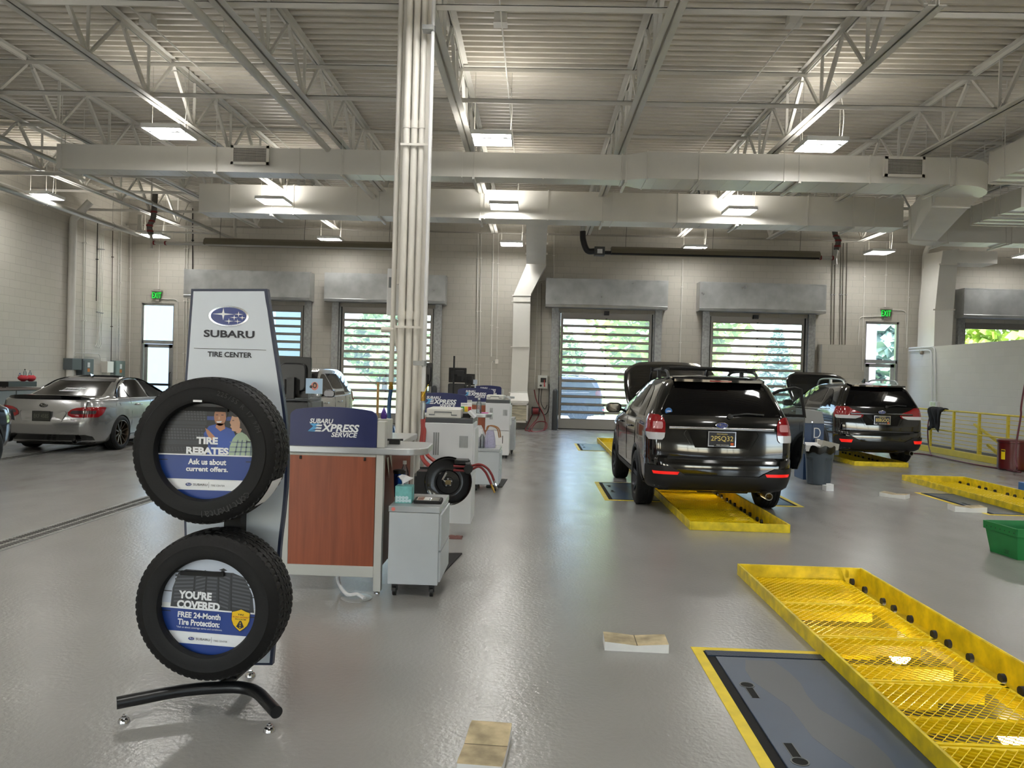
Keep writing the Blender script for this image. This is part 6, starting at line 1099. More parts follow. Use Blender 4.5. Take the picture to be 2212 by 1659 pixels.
b = MB(); M_ = T(cxq + .1, cyq, Hc + .03) @ RZ(.3) @ RY(.2); b.box(-.16, .16, -.12, .0, -.06, .06, 0, M_); tag(b.build('carton', mat('grey carton', 'b9b7b0', .7), bevel=.003), 'flattened grey carton sticking out of the trash can', 'box'); b = MB(); M_ = T(cxq - .12, cyq - .05, Hc + .0) @ RZ(-.2) @ RX(.2); b.box(-.12, .1, -.1, .1, -.05, .05, 0, M_); tag(b.build('paper_waste', white, bevel=.003), 'white crumpled paper in the trash can', 'paper'); q = G(1791, 1061); b = MB(); M_ = T(q.x, q.y + .05, 0) @ RZ(.25); b.box(-.065, .065, -.05, .05, 0, .085, 0, M_); b.box(.0, .065, -.05, .05, .085, .105, 0, M_); tag(b.build('small_box', pwhite, bevel=.002), 'small white box on the floor by the trash can', 'box')
# green tote at the right edge
p0, p1 = G(2139, 1190), G(2198, 1210); grn = mat('green corrugated plastic', '1c7a3b', .45, noise=.08, nscale=6); ud = (p0 - p1).normalized(); vd = V((-ud.y, ud.x, 0)); vd = -vd if vd.x < 0 else vd; Lx = (p0 - p1).length; Wd = .48; o = thing('tote_box', 'green plastic tote box at the right edge of the floor', 'tote', tuple(p1)); Ht = .30
def tq(a, c, z): e = .045 * z / Ht; return p1 + ud * (a * (Lx + 2 * e) - e) + vd * (c * (Wd + 2 * e) - e) + V((0, 0, z))
b = MB(); base = [tq(0, 0, 0), tq(1, 0, 0), tq(1, 1, 0), tq(0, 1, 0)]; top = [tq(0, 0, Ht), tq(1, 0, Ht), tq(1, 1, Ht), tq(0, 1, Ht)]; b.grid([base, top], closed=True); b.face(base); tb_ = b.build('tote_wall', grn, o); sm2 = tb_.modifiers.new('s', 'SOLIDIFY'); sm2.thickness = .008; sm2.offset = -1
b = MB()
for i in range(4):
    A_, B_ = top[i], top[(i + 1) % 4]; n_ = (B_ - A_).cross(V((0, 0, 1))).normalized(); cc = sum(top, V()) / 4
    if n_.dot((A_ + B_) / 2 - cc) < 0: n_ = -n_
    A2, B2 = A_ - V((0, 0, .075)), B_ - V((0, 0, .075)); b.add([A_ + n_ * .002, B_ + n_ * .002, B_ + n_ * .008, A_ + n_ * .008, A2 - n_ * .006, B2 - n_ * .006, B2 + n_ * .004, A2 + n_ * .004], [(3, 2, 6, 7), (0, 1, 2, 3), (4, 5, 6, 7), (0, 3, 7, 4), (1, 2, 6, 5)])
b.build('tote_rim', grn, o); b = MB(); M_ = Matrix.Translation(tq(.32, 0, .05) - vd * .012) @ Matrix(((-ud.x, 0, -vd.x, 0), (-ud.y, 0, -vd.y, 0), (0, 1, 0, 0), (0, 0, 0, 1))); b.text('ULINE', M_, w=.05, h=.016); b.box(-.035, .035, -.016, -.013, 0, .001, 0, M_); b.box(-.035, .035, .013, .016, 0, .001, 0, M_); b.build('lettering', ink, o)
for k in range(7):
    b = MB(); p = tq(.06 + .14 * k, 0, Ht - .045) - vd * .01; b.cyl(p, p - vd * .003, .006, 8); b.build('rivet', blk, o)
b = MB(); q = PX(2218, 1060, 7.5); b.box(7.5, 7.74, q.y, q.y + .22, .0, .2); tag(b.build('parts_bin', mat('blue plastic', '2a62a8', .4), bevel=.01), 'blue plastic bin by the right pit cover', 'bin')
# ================================================================ workbench at the left wall
a, c = PX(-40, 850, -12.2), PX(52, 836, -12.2); o = thing('workbench', 'grey workbench along the left wall behind the silver sedan', 'workbench', (-12.5, 19, 0)); zb_ = 1.0; b = MB(); b.box(-13.0, -12.3, 15.5, 19.4, zb_ - .05, zb_); b.build('bench_top', mat('bench top', '6a5a50', .5), o); b = MB()
for k in range(4): b.box(-12.98, -12.34, 15.55 + k * .96, 15.55 + k * .96 + .93, .1, zb_ - .06)
b.build('bench_cabinet', mat('bench grey', '7b8084', .4), o, bevel=.006); b = MB(); b.box(-13.0, -12.4, 19.45, 21.2, .05, .95); tag(b.build('storage_cabinet', grey_lt, bevel=.008), 'light grey cabinet right of the workbench', 'cabinet')
def bx(name, label, cat, u0, u1, v0, v1, X, d, m): a, c = PX(u0, v1, X), PX(u1, v0, X); b = MB(); b.box(X - d, X, a.y, c.y, a.z, c.z); tag(b.build(name, m, bevel=.008), label, cat)
bx('tool_case', 'long black tool case on the workbench', 'tool case', 18, 80, 824, 836, -12.35, .35, blk); 
for u0, u1, lab in ((42, 58, 'crumpled red shop rag pile on the tool case, left'), (58, 75, 'crumpled red shop rag pile on the tool case, right')):
    a, c = PX(u0, 824, -12.5), PX(u1, 811, -12.5); mb = MB(); rows = []
    for i in range(6): rows.append([(-12.5 + .1 * sin(pi * (i + .6) / 6.4) * cos(t_) * (1 + .15 * sin(3 * t_ + i)), (a.y + c.y) / 2 + (c.y - a.y) * .55 * sin(pi * (i + .6) / 6.4) * sin(t_), a.z + (c.z - a.z) * i / 5 * (1 + .1 * sin(2 * t_))) for t_ in [2 * pi * k / 12 for k in range(12)]])
    mb.grid(rows, closed=True); mb.face(rows[0]); mb.face(rows[-1]); tag(mb.build('shop_rag', mat('red rag', 'b5303a', .8), smooth=60), lab, 'rag', 'red shop rags')
for u, v0, h, lab, m, *zz in ((43, 806, .16, 'blue topped bottle beside the red rags', emb_blue), (54, 797, .24, 'black topped spray bottle behind the red rags', blk), (65, 800, .22, 'clear spray bottle behind the right red rag', clear), (9, 827, .14, 'small clear bottle at the left end of the workbench', clear), (115, 815, .16, 'small bottle on the light grey cabinet', white, .95)):
    q = PX(u, v0, -12.6); bottle('spray_bottle', lab, 'bottle', -12.6, q.y, (zz[0] if zz else q.z - h), h, .035, group='bottles on the workbench', capm=m)
# ================================================================ cars
def lerp(a, b, t): return a + (b - a) * t
class Car:
    """body described by rounded plan outlines stacked over height; y=0 is the rear, +y the front"""
    def __init__(s, levels, L, taper_r=.05, taper_f=.10): s.lv = levels; s.L = L; s.tr = taper_r; s.tf = taper_f
    def par(s, z):
        lv = s.lv
        if z <= lv[0][0]: return lv[0][1:]
        for a, b in zip(lv, lv[1:]):
            if z <= b[0]: t = (z - a[0]) / (b[0] - a[0]); return tuple(lerp(p, q, t) for p, q in zip(a[1:], b[1:]))
        return lv[-1][1:]
    def wy(s, z, y):
        w, yr, yf, rc, rf, bw = s.par(z); k = 1 - s.tr * max(0, (1.1 - (y - yr)) / 1.1) ** 2 - s.tf * max(0, (1.3 - (yf - y)) / 1.3) ** 2; return w * k
    def outline(s, z, nb=9, nc=7, ns=22):
        w, yr, yf, rc, rf, bw = s.par(z); pts = []
        wr = w * (1 - s.tr); rc = min(rc, wr * .9); wf = w * (1 - s.tf); rf = min(rf, wf * .9)
        for i in range(nb): x = (wr - rc) * i / (nb - 1); pts.append((x, yr + bw * (x / wr) ** 2))
        yb = yr + bw * ((wr - rc) / wr) ** 2
        for i in range(1, nc): a = pi / 2 * i / nc; pts.append((wr - rc + rc * sin(a), yb + rc - rc * cos(a)))
        ya, ye = yb + rc, yf - bw * 1.5 - rf
        for i in range(ns + 1): y = ya + (ye - ya) * i / ns; pts.append((s.wy(z, y), y))
        xe = pts[-1][0]
        for i in range(1, nc): a = pi / 2 * i / nc; pts.append((xe - rf + rf * cos(a), ye + rf * sin(a)))
        for i in range(nb): x = (xe - rf) * (1 - i / (nb - 1)); pts.append((x, yf - bw * 1.5 * (x / max(.1, xe)) ** 2))
        return pts
    def pt(s, q, z, off=0., side=1):
        """point q metres along the outline from the middle of the rear, pushed outwards"""
        o = s.outline(z); d = 0
        for a, b in zip(o, o[1:]):
            l = sqrt((b[0] - a[0]) ** 2 + (b[1] - a[1]) ** 2)
            if d + l >= q or b is o[-1]:
                t = (q - d) / max(l, 1e-6); nx, ny = (b[1] - a[1]) / max(l, 1e-6), -(b[0] - a[0]) / max(l, 1e-6); return V((side * (lerp(a[0], b[0], t) + nx * off), lerp(a[1], b[1], t) + ny * off, z))
            d += l
    def rear(s, x, z, off=0.):
        sd = 1 if x >= 0 else -1; p = s.pt(abs(x), z, off, sd); return p
    def sidept(s, y, z, side, off=0.): return V((side * (s.wy(z, y) + off), y, z))
    def body(s, zs):
        b = MB(); rows = []
        for z in zs: h = s.outline(z); rows.append([(x, y, z) for x, y in h] + [(-x, y, z) for x, y in h[::-1][1:-1]])
        b.grid(rows, closed=True); b.face(rows[0]); b.face(rows[-1]); return b
    def patch(s, rows, off=.004, n=8, side=1, thick=.0):
        """rows of (z, q0, q1): panel lying on the body between outline distances"""
        b = MB(); g = [[s.pt(lerp(q0, q1, j / n) if lerp(q0, q1, j / n) >= 0 else -lerp(q0, q1, j / n), z, off, side if lerp(q0, q1, j / n) >= 0 else -side) for j in range(n + 1)] for z, q0, q1 in rows]; b.grid(g)
        if thick: b.grid([[p for p in g[0]], [s_ for s_ in [p - V((0, -thick, 0)) for p in g[0]]]])
        return b
    def spatch(s, rows, side, off=.004, n=6):
        b = MB(); b.grid([[s.sidept(lerp(a, c, j / n), z, side, off) for j in range(n + 1)] for z, a, c in rows]); return b
def cut(o, cutters):
    for m in cutters:
        md = o.modifiers.new('cut', 'BOOLEAN'); md.operation = 'DIFFERENCE'; md.solver = 'EXACT'; md.object = m
    dg = bpy.context.evaluated_depsgraph_get(); me = bpy.data.meshes.new_from_object(o.evaluated_get(dg)); o.modifiers.clear(); o.data = me
    for m in cutters: bpy.data.objects.remove(m)
paint_k = mat('black car paint', '050607', .09, coat=1, spec=.6); paint_s = mat('silver car paint', 'a3a4a4', .24, metal=.75, coat=1); paint_b = mat('dark blue car paint', '131a24', .12, coat=1); paint_w = mat('pale silver car paint', 'b9b9b5', .22, metal=.55, coat=1)
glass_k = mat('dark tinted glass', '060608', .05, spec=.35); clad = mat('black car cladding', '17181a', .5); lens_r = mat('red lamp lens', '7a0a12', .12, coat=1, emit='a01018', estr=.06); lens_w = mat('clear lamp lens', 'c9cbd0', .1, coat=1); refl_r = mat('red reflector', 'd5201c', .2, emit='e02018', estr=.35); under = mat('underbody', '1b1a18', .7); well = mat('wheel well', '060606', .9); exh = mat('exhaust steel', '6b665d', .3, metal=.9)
def wheel(o, x, y, r, wid, rim_r, side, rimm, spokes=10, name='wheel'):
    b = MB(); M_ = T(x, y, r) @ RY(side * pi / 2); pr = [(rim_r, -wid / 2 + .01), (rim_r + .01, -wid / 2), (r - .05, -wid / 2 - .004), (r - .012, -wid / 2 + .012), (r, -wid / 2 + .03)]
    for k in range(4): yy = -wid / 2 + .03 + (wid - .06) * (k + .7) / 4.4; pr += [(r, yy - .006), (r - .008, yy - .004), (r - .008, yy + .004), (r, yy + .006)]
    pr += [(r, wid / 2 - .03), (r - .012, wid / 2 - .012), (r - .05, wid / 2 + .004), (rim_r + .01, wid / 2), (rim_r, wid / 2 - .01), (rim_r - .005, -wid / 2 + .01)]
    b.lathe(pr + [pr[0]], 48, M_); wo = b.build(name, rubber, o, smooth=40, local=True)
    b = MB(); b.lathe([(rim_r, wid / 2 - .005), (rim_r - .012, wid / 2 - .002), (rim_r - .02, wid / 2 - .03), (rim_r - .03, -wid / 2 + .03), (0, -wid / 2 + .04)], 40, M_)
    for k in range(spokes):
        a = 2 * pi * k / spokes; c_ = V((cos(a), sin(a), 0)); p0 = M_ @ (c_ * .045 + V((0, 0, wid / 2 - .055))); p1 = M_ @ (c_ * (rim_r - .01) + V((0, 0, wid / 2 - .02))); b.bar(p0, p1, .026 if spokes > 6 else .06, .02, M_.to_3x3() @ V((0, 0, 1)))
    b.lathe([(0, wid / 2 - .035), (.03, wid / 2 - .035), (.055, wid / 2 - .045), (.06, wid / 2 - .08)], 20, M_); b.build('rim', rimm, wo, smooth=30, local=True); return wo
def plate_txt(o, c, Mx, txt, bgm, fgm, frame, w=.305, h=.155, extra=True):
    b = MB(); b.box(-w / 2 - .012, w / 2 + .012, -h / 2 - .012, h / 2 + .012, 0, .012, 0, Mx); p = b.build('licence_plate', frame, o, local=True); b = MB(); b.box(-w / 2, w / 2, -h / 2, h / 2, .012, .014, 0, Mx); b.build('plate_face', bgm, p, local=True); b = MB(); b.text(txt, Mx @ T(0, .002, .0145), w=w * .86, h=h * .44, bold=.0); 
    if extra: b.text('MICHIGAN', Mx @ T(0, h * .38, .0145), w=w * .4, h=.016)
    b.build('plate_lettering', fgm, p, local=True)
    if extra:
        b = MB(); b.box(-w * .31, w * .31, -h / 2 - .010, -h / 2 + .022, .0125, .0165, 0, Mx); b.build('dealer_strip', blk, p, local=True); b = MB(); b.text('FOX MOTORS', Mx @ T(.01, -h / 2 + .006, .0170), w=w * .48, h=.014); b.build('dealer_lettering', pwhite, p, local=True); b = MB(); b.box(w * .33, w * .45, -h / 2 + .006, -h / 2 + .036, .0145, .0155, 0, Mx); b.build('sticker', mat('orange sticker', 'd9662a', .5), p, local=True)
pl_bg = mat('plate navy black', '12131f', .35); pl_fg = mat('plate yellow', 'e5cf74', .4); pl_gr = mat('plate smoke', '3a3c36', .3); pl_gt = mat('plate dim letters', '6d6f62', .4)
SUV = [(.30, .80, .14, 4.35, .22, .35, .05), (.35, .86, .05, 4.50, .24, .40, .06), (.44, .885, .01, 4.58, .24, .45, .06), (.60, .893, 0, 4.60, .22, .45, .06), (.69, .895, .02, 4.60, .2, .45, .06), (.715, .893, .085, 4.59, .14, .45, .05), (.82, .896, .087, 4.56, .14, .45, .045), (.90, .897, .10, 4.52, .14, .45, .045), (1.0, .893, .11, 4.25, .14, .45, .045), (1.08, .882, .12, 3.62, .14, .3, .045), (1.14, .868, .13, 3.36, .14, .25, .045), (1.22, .84, .15, 3.22, .14, .2, .04), (1.40, .755, .235, 2.82, .15, .2, .04), (1.54, .685, .31, 2.48, .16, .22, .04), (1.60, .645, .35, 2.30, .18, .25, .05), (1.64, .595, .42, 2.12, .22, .28, .06), (1.668, .50, .56, 1.92, .26, .3, .06), (1.684, .34, .8, 1.7, .25, .25, .06), (1.69, .15, 1.0, 1.5, .12, .12, .03)]
def suv(label, paint, loc, rz=0., gen=4, plate='2PSQ32', hood_open=False, door_open=False, rails=True, rear_detail=True):
    c = Car(SUV, 4.6); o = thing('car', label, 'car', loc, rz, group='parked cars'); K = dict(local=True)
    zs = [.30, .32, .35, .40, .44, .5, .6, .65, .69, .715, .8, .9, .95, 1.0, 1.04, 1.08, 1.11, 1.14, 1.18, 1.22, 1.3, 1.4, 1.47, 1.54, 1.57, 1.60, 1.62, 1.64, 1.655, 1.668, 1.677, 1.684, 1.69]
    bd = c.body(zs).build('car_body', [paint, well], o, smooth=38, **K); cut_ = []
    for y in (.98, 3.64):
        for sd in (-1, 1):
            m = MB(); m.cyl((sd * .60, y, .36), (sd * 1.2, y, .36), .385, 40); q = m.build('cutter', well); cut_.append(q)
    bd.parent = None; cut(bd, cut_); bd.parent = o
    bd.data.polygons.foreach_set('use_smooth', [True] * len(bd.data.polygons)); bd.data.set_sharp_from_angle(angle=radians(38))
    for sd in (-1, 1):
        for y in (.98, 3.64): wheel(o, sd * .79, y, .35, .225, .225, sd, mat('dark alloy', '26262a', .3, metal=.7), 5)
    # glass
    g = c.patch([(1.20, -.70, .70), (1.24, -.71, .71), (1.33, -.665, .665), (1.42, -.62, .62), (1.5, -.58, .58), (1.56, -.55, .55), (1.59, -.52, .52)], .006, 14); g.build('rear_window', glass_k, o, smooth=60, **K)
    for sd in (-1, 1):
        for nm, rows in (('rear_quarter_window', [(1.16, .62, 1.10), (1.28, .66, 1.10), (1.40, .74, 1.10), (1.50, .85, 1.10), (1.54, .95, 1.10)]), ('rear_door_window', [(1.12, 1.16, 2.0), (1.3, 1.16, 2.0), (1.5, 1.16, 2.0), (1.555, 1.2, 1.98)])) + (() if (door_open and sd > 0) else (('front_door_window', [(1.10, 2.06, 3.02), (1.2, 2.06, 2.88), (1.35, 2.06, 2.66), (1.5, 2.06, 2.36), (1.545, 2.08, 2.22)]),)):
            c.spatch(rows, sd, .005).build(nm, glass_k, o, smooth=60, **K)
        b = MB(); pts = [c.sidept(y, 1.095 + .03 * max(0, 1.4 - y), sd, .006) for y in (.62, .9, 1.3, 1.8, 2.4, 3.0)]; b.tube(pts, .008, 6); b.build('window_trim', chrome if gen == 5 else alu, o, smooth=50, **K)
        if not (door_open and sd > 0):
            for y in (1.62, 2.72):
                b = MB(); p = c.sidept(y, .98, sd, .02); b.tube([c.sidept(y - .1, .98, sd, .0), c.sidept(y - .08, .98, sd, .03), c.sidept(y + .08, .975, sd, .03), c.sidept(y + .1, .975, sd, 0)], .014, 8); b.build('door_handle', paint, o, smooth=60, **K)
        for y in (1.12, 2.03, 3.12):
            b = MB(); b.tube([c.sidept(y + (.1 if z > .9 else 0) * 0, z, sd, .0015) for z in (.36, .5, .7, .9, 1.08)], .0035, 4); b.build('door_gap', well, o, **K)
        if not (door_open and sd > 0):
            b = MB(); p = c.sidept(2.92, 1.14, sd, .02); b.bar(p - V((sd * .03, 0, .02)), p + V((sd * .08, 0, .02)), .05, .04); M_ = T(p.x + sd * .15, p.y - .01, p.z + .03); b.prism(rrect(.23, .15, .06, 5), -.06, .06, M_ @ RX(pi / 2)); b.build('side_mirror', blk_g if paint is paint_w else paint, o, bevel=.02, seg=3, **K)
        r_ = MB(); r_.grid([[c.sidept(y, z, sd, .008) for y in (1.40, 2.0, 2.6, 3.24)] for z in (.31, .34, .38, .43)]); r_.build('sill_cladding', clad, o, smooth=60, **K)
        for y in (.98, 3.64):
            rows = []
            for k in range(15):
                a = pi * (-.02 + 1.04 * k / 14); rows.append([c.sidept(y + rr * cos(a), .36 + rr * sin(a), sd, of) for rr, of in ((.375, -.01), (.380, .010), (.43, .010), (.435, 0))])
            b = MB(); b.grid(rows); b.build('arch_cladding', clad, o, smooth=40, **K)
    b = MB(); b.box(-.66, .66, .5, 4.2, .25, .33); b.build('underbody', under, o, **K)
    # front glass and lamps
    for rows, nm, m in (([(1.13, 0), (1.25, 0), (1.4, 0), (1.52, 0), (1.59, 0)], 'windscreen', glass_k),):
        b = MB(); g = []
        for z, _ in rows: w, yr, yf, rc, rf, bw = c.par(z); g.append([(x * (w - .07), yf - bw * 1.5 * x * x - .06 * abs(x) ** 3 + .008, z + .004) for x in [-1 + 2 * j / 10 for j in range(11)]])
        b.grid(g); b.build(nm, m, o, smooth=60, **K)
    if not hood_open:
        for sd in (-1, 1): b = MB(); b.grid([[V((sd * x, c.par(z)[2] - .06 * (x / .8) ** 4 * 4 + .02, z)) for x in (.45, .58, .7, .78)] for z in (.72, .8, .88)]); b.build('headlamp', lens_w, o, smooth=60, **K)
        b = MB(); b.box(-.42, .42, 4.50, 4.62, .5, .86); b.build('front_grille', blk, o, bevel=.02, **K)
    # rear
    for sd in (-1, 1):
        if gen == 4:
            c.patch([(.905, .70, .86), (.93, .67, .92), (1.0, .66, .95), (1.1, .66, .97), (1.16, .68, .96), (1.2, .74, .90)], .012, 10, sd).build('tail_lamp', lens_r, o, smooth=60, **K); lo = [q for q in o.children if q.name.startswith('tail_lamp')][-1]
            c.patch([(.90, .695, .86), (.93, .67, .91), (.985, .663, .93)], .016, 8, sd).build('lamp_lens', lens_w, lo, smooth=60, **K); c.patch([(1.03, .70, .80), (1.05, .69, .80), (1.10, .69, .80), (1.115, .70, .80)], .0165, 6, sd).build('lamp_insert', mat('pink lamp insert', 'c98f93', .15, coat=1), lo, smooth=60, **K)
            c.patch([(.50, .52, .80), (.535, .50, .82)], .022, 6, sd).build('reflector', refl_r, o, smooth=60, **K)
        else:
            c.patch([(.97, .40, .96), (1.02, .36, 1.02), (1.08, .42, 1.02), (1.13, .56, 1.0), (1.19, .66, .92)], .012, 10, sd).build('tail_lamp', lens_r, o, smooth=60, **K); lo = [q for q in o.children if q.name.startswith('tail_lamp')][-1]
            c.patch([(.95, .52, .9), (.985, .42, .93), (1.015, .40, .93)], .016, 8, sd).build('lamp_lens', lens_w, lo, smooth=60, **K); c.patch([(.47, .62, .80), (.53, .60, .84)], .03, 6, sd).build('reflector', refl_r, o, smooth=60, **K)
    b = c.patch([(.315, -1.0, 1.0), (.36, -1.02, 1.02), (.43, -1.0, 1.0), (.50, -.98, .98)], .014, 24); b.build('bumper_cladding', clad, o, smooth=50, **K)
    for sd in (-1, 1): c.patch([(.49, .42, .98), (.53, .48, .98), (.57, .56, .98), (.60, .62, .97)], .016, 8, sd).build('bumper_corner', clad, o, smooth=50, **K)
    b = c.patch([(.685, -.64, .64), (.69, -.64, .64), (.7, -.64, .64), (.712, -.62, .62)], .012, 16); b.build('bumper_step', clad, o, smooth=50, **K)
    q = c.rear(0, 1.055, .012); b = MB(); b.box(-.62, .62, q.y - .004, q.y + .05, 1.035, 1.065); b.build('tailgate_bar', chrome if gen == 4 else paint, o, bevel=.006, **K)
    b = MB(); rows = [[c.rear(x, z, of) for x, z in ((-.42, 1.02), (-.44, .98), (-.33, .80), (.33, .80), (.44, .98), (.42, 1.02))] for of in (.004, .012)]; b.grid(rows, closed=True)
    rec = [c.rear(x, z, .004) for x, z in ((-.40, 1.02), (-.31, .82), (.31, .82), (.40, 1.02))]; b.face(rec); b.build('plate_recess', paint, o, **K)
    y = c.rear(0, .93, .02).y; plate_txt(o, None, frontal((0, y, .93)), plate, pl_bg, pl_fg, chrome)
    y = c.rear(0, 1.09, .02).y; b = MB(); emblem(b, frontal((0, y - .004, 1.09)), .075, .036, ext=.003); b.build('emblem', [chrome, emb_blue, chrome], o, **K)
    b = MB(); q = c.rear(.1, 1.21, .03); b.tube([q, c.rear(.3, 1.235, .03), c.rear(.5, 1.225, .025)], .012, 8); b.lathe([(.03, 0), (.03, .03), (0, .035)], 14, frontal(c.rear(.1, 1.2, .01))); b.build('rear_wiper', blk, o, smooth=50, **K)
    b = MB(); b.add([c.rear(x, 1.60, 0) + V((0, dy, dz)) for x in (-.55, -.3, 0, .3, .55) for dy, dz in ((-.12, .0), (-.12, .03), (.15, .06), (.15, .0))], [(4 * i + j, 4 * i + (j + 1) % 4, 4 * (i + 1) + (j + 1) % 4, 4 * (i + 1) + j) for i in range(4) for j in range(4)]); b.build('roof_spoiler', paint, o, smooth=40, **K)
    b = MB(); q = c.rear(0, 1.60, .01); b.box(-.13, .13, q.y - .125, q.y - .1, 1.605, 1.622); b.build('brake_lamp', lens_r, o, **K)
    b = MB(); b.lathe([(.042, -.1), (.045, .12), (.035, .12), (.033, -.1)], 20, T(.52, .02, .29) @ RX(pi / 2)); b.build('exhaust_tip', exh, o, smooth=40, **K); b = MB(); b.cyl((-.2, .42, .33), (.40, .42, .33), .085, 16); b.build('exhaust_silencer', mat('rusty silencer', '4a4036', .5, metal=.5), o, smooth=40, **K)
    b = MB(); b.add([(-.02, 1.0, 1.68), (.02, 1.0, 1.68), (.012, 1.16, 1.68), (-.012, 1.16, 1.68), (-.006, .96, 1.76), (.006, .96, 1.76), (.004, 1.02, 1.77), (-.004, 1.02, 1.77)], [(0, 1, 5, 4), (1, 2, 6, 5), (2, 3, 7, 6), (3, 0, 4, 7), (4, 5, 6, 7)]); b.build('roof_antenna', blk, o, smooth=60, **K)
    if rails:
        rm = clad if gen == 4 else alu
        for sd in (-1, 1):
            b = MB(); xx = sd * .555; b.tube(bez([(xx, .62, 1.635), (xx, .75, 1.715), (xx, 1.0, 1.742), (xx, 1.6, 1.752), (xx, 2.05, 1.725), (xx * .98, 2.25, 1.60)], 6), .018, 8); b.box(xx - .02, xx + .02, 1.38, 1.45, 1.64, 1.75); b.build('roof_rail', rm, o, smooth=50, **K)
        if gen == 4:
            for y in (.95, 1.85): b = MB(); b.tube(bez([(-.6, y, 1.765), (-.3, y, 1.775), (.3, y, 1.775), (.6, y, 1.765)], 5), .02, 8); b.box(-.6, -.5, y - .04, y + .04, 1.735, 1.785); b.box(.5, .6, y - .04, y + .04, 1.735, 1.785); b.build('roof_crossbar', blk_m, o, smooth=40, **K)
    if hood_open:
        b = MB(); rows = []; n = 10; A0 = radians(49)
        for i in range(n + 1):
            f_ = i / n; hw = .70 + .06 * sin(pi * f_) - (.0 if f_ < .75 else .9 * (f_ - .75) ** 2 * 4); row = []
            for j in range(13):
                u = j / 12 * 2 - 1; d_ = 1.02 * f_ ; bulge = .05 * (1 - u * u) + .05 * sin(pi * f_); x = hw * u; yy = 3.42 + d_ * cos(A0) - bulge * sin(A0) * .6; zz = 1.10 + d_ * sin(A0) + bulge * cos(A0) * .6; row.append((x, yy, zz))
            rows.append(row)
        b.grid(rows); h = b.build('bonnet', paint, o, smooth=50, **K); s_ = h.modifiers.new('s', 'SOLIDIFY'); s_.thickness = .045; s_.offset = -1
        b = MB(); b.bar((.45, 3.9, 1.0), (.4, 3.75, 1.55), .012, .012); b.build('bonnet_strut', blk, o, **K)
    if door_open:
        a = radians(66); hx, hy = .87, 3.08; D = lambda d_, z, n_=0.: V((hx + d_ * sin(a) + n_ * cos(a) - (z > 1.1) * (z - 1.1) * .35 * 0, hy - d_ * cos(a) + n_ * sin(a), z))
        outl = [(.0, .36), (.05, .30), (.98, .32), (1.04, .5), (1.06, .9), (1.07, 1.10), (.98, 1.56), (.90, 1.575), (.66, 1.52), (.40, 1.36), (.08, 1.12), (0, 1.08)]; hole = [(.97, 1.13), (.90, 1.51), (.68, 1.47), (.42, 1.31), (.16, 1.13)]
        b = MB(); low = [p for p in outl if p[1] <= 1.12]
        lowp = [(.0, .36), (.05, .30), (.98, .32), (1.04, .5), (1.06, .9), (1.065, 1.12), (.0, 1.12)]
        k = len(lowp); b.add([D(d_, z, 0) for d_, z in lowp] + [D(d_, z, .09) for d_, z in lowp], [tuple(range(k)), tuple(range(k, 2 * k))[::-1]] + [(i, (i + 1) % k, k + (i + 1) % k, k + i) for i in range(k)]); do = b.build('front_door', paint, o, bevel=.012, **K)
        b = MB(); b.tube([D(.06, 1.12, .045), D(.42, 1.36, .045), D(.68, 1.50, .045), D(.90, 1.55, .045), D(.99, 1.53, .045), D(1.055, 1.10, .045)], .024, 8); b.tube([D(.02, 1.13, .045), D(1.05, 1.13, .045)], .02, 8); b.build('window_frame', blk_m, do, smooth=50, **K); b = MB(); b.face([D(d_, z, .045) for d_, z in [(1.03, 1.12), (.96, 1.53), (.68, 1.49), (.42, 1.34), (.10, 1.12)]]); b.build('window_pane', pane_mat('side glass', 'c9d4d2', haze=.05), do, **K)
        b = MB(); b.grid([[D(d_, z, .092 + .03 * (z > .6)) for d_ in (.08, .5, .98)] for z in (.42, .62, .75, 1.05)]); b.build('door_trim', blk_m, do, smooth=50, **K); b = MB(); b.tube([D(.35, .8, .13), D(.4, .8, .16), D(.7, .82, .16), D(.75, .82, .13)], .018, 8); b.build('door_pull', blk, do, smooth=50, **K)
        b = MB(); p = D(.12, 1.15, -.1); b.prism(rrect(.22, .15, .05, 4), -.05, .05, T(*p) @ RZ(-a) @ RX(pi / 2)); b.bar(D(.12, 1.1, .0), p, .05, .04); b.build('side_mirror', paint, do, bevel=.015, **K)
        b = MB(); rows = [[V((.875, y, z)) for y in (2.06, 2.5, 3.06)] for z in (.36, .8, 1.1)]; b.grid(rows); b.build('doorway_shade', well, o, **K)  # black sheet painted for the unlit cabin; the body is not cut
    return o, c
c1, k1 = suv('large black car over the middle lift pit with an open bonnet and driver side mirror', paint_k, (2.235, 9.30, 0), 0, 4, '2PSQ32', True, True)
bb = MB(); M_ = frontal(k1.rear(-.62, 1.24, .012)); bb.face([M_ @ V((x, y, 0)) for x, y in ell(0, 0, .042, .042, 20)]); bb.build('window_sticker', mat('blue sticker', '2a6fb8', .4), c1, local=True); bb = MB(); bb.text('LRM', M_ @ T(0, 0, .001), w=.05, h=.018, bold=.02); bb.build('sticker_lettering', pwhite, c1, local=True)
q = G(1940, 998); c2, k2 = suv('black car at right on the far lift pit with its bonnet open', paint_k, (7.03, 16.0, 0), 0, 5, '80BGOO', True, False)
c3, k3 = suv('dark blue car at the left edge, mostly outside the view', paint_b, (-8.73, 7.45, 0), 0, 4, '', False, False, False)
c4, k4 = suv('dark blue car parked outside the middle roller door', paint_b, (P(1304, 870, 29.5).x, 29.5, -.02), pi / 2, 5, '', False, False, True)
c5, k5 = suv('pale silver car behind the near counter, facing the viewer', paint_w, (-5.0, 18.2, 0), pi, 5, '', False, False, False)
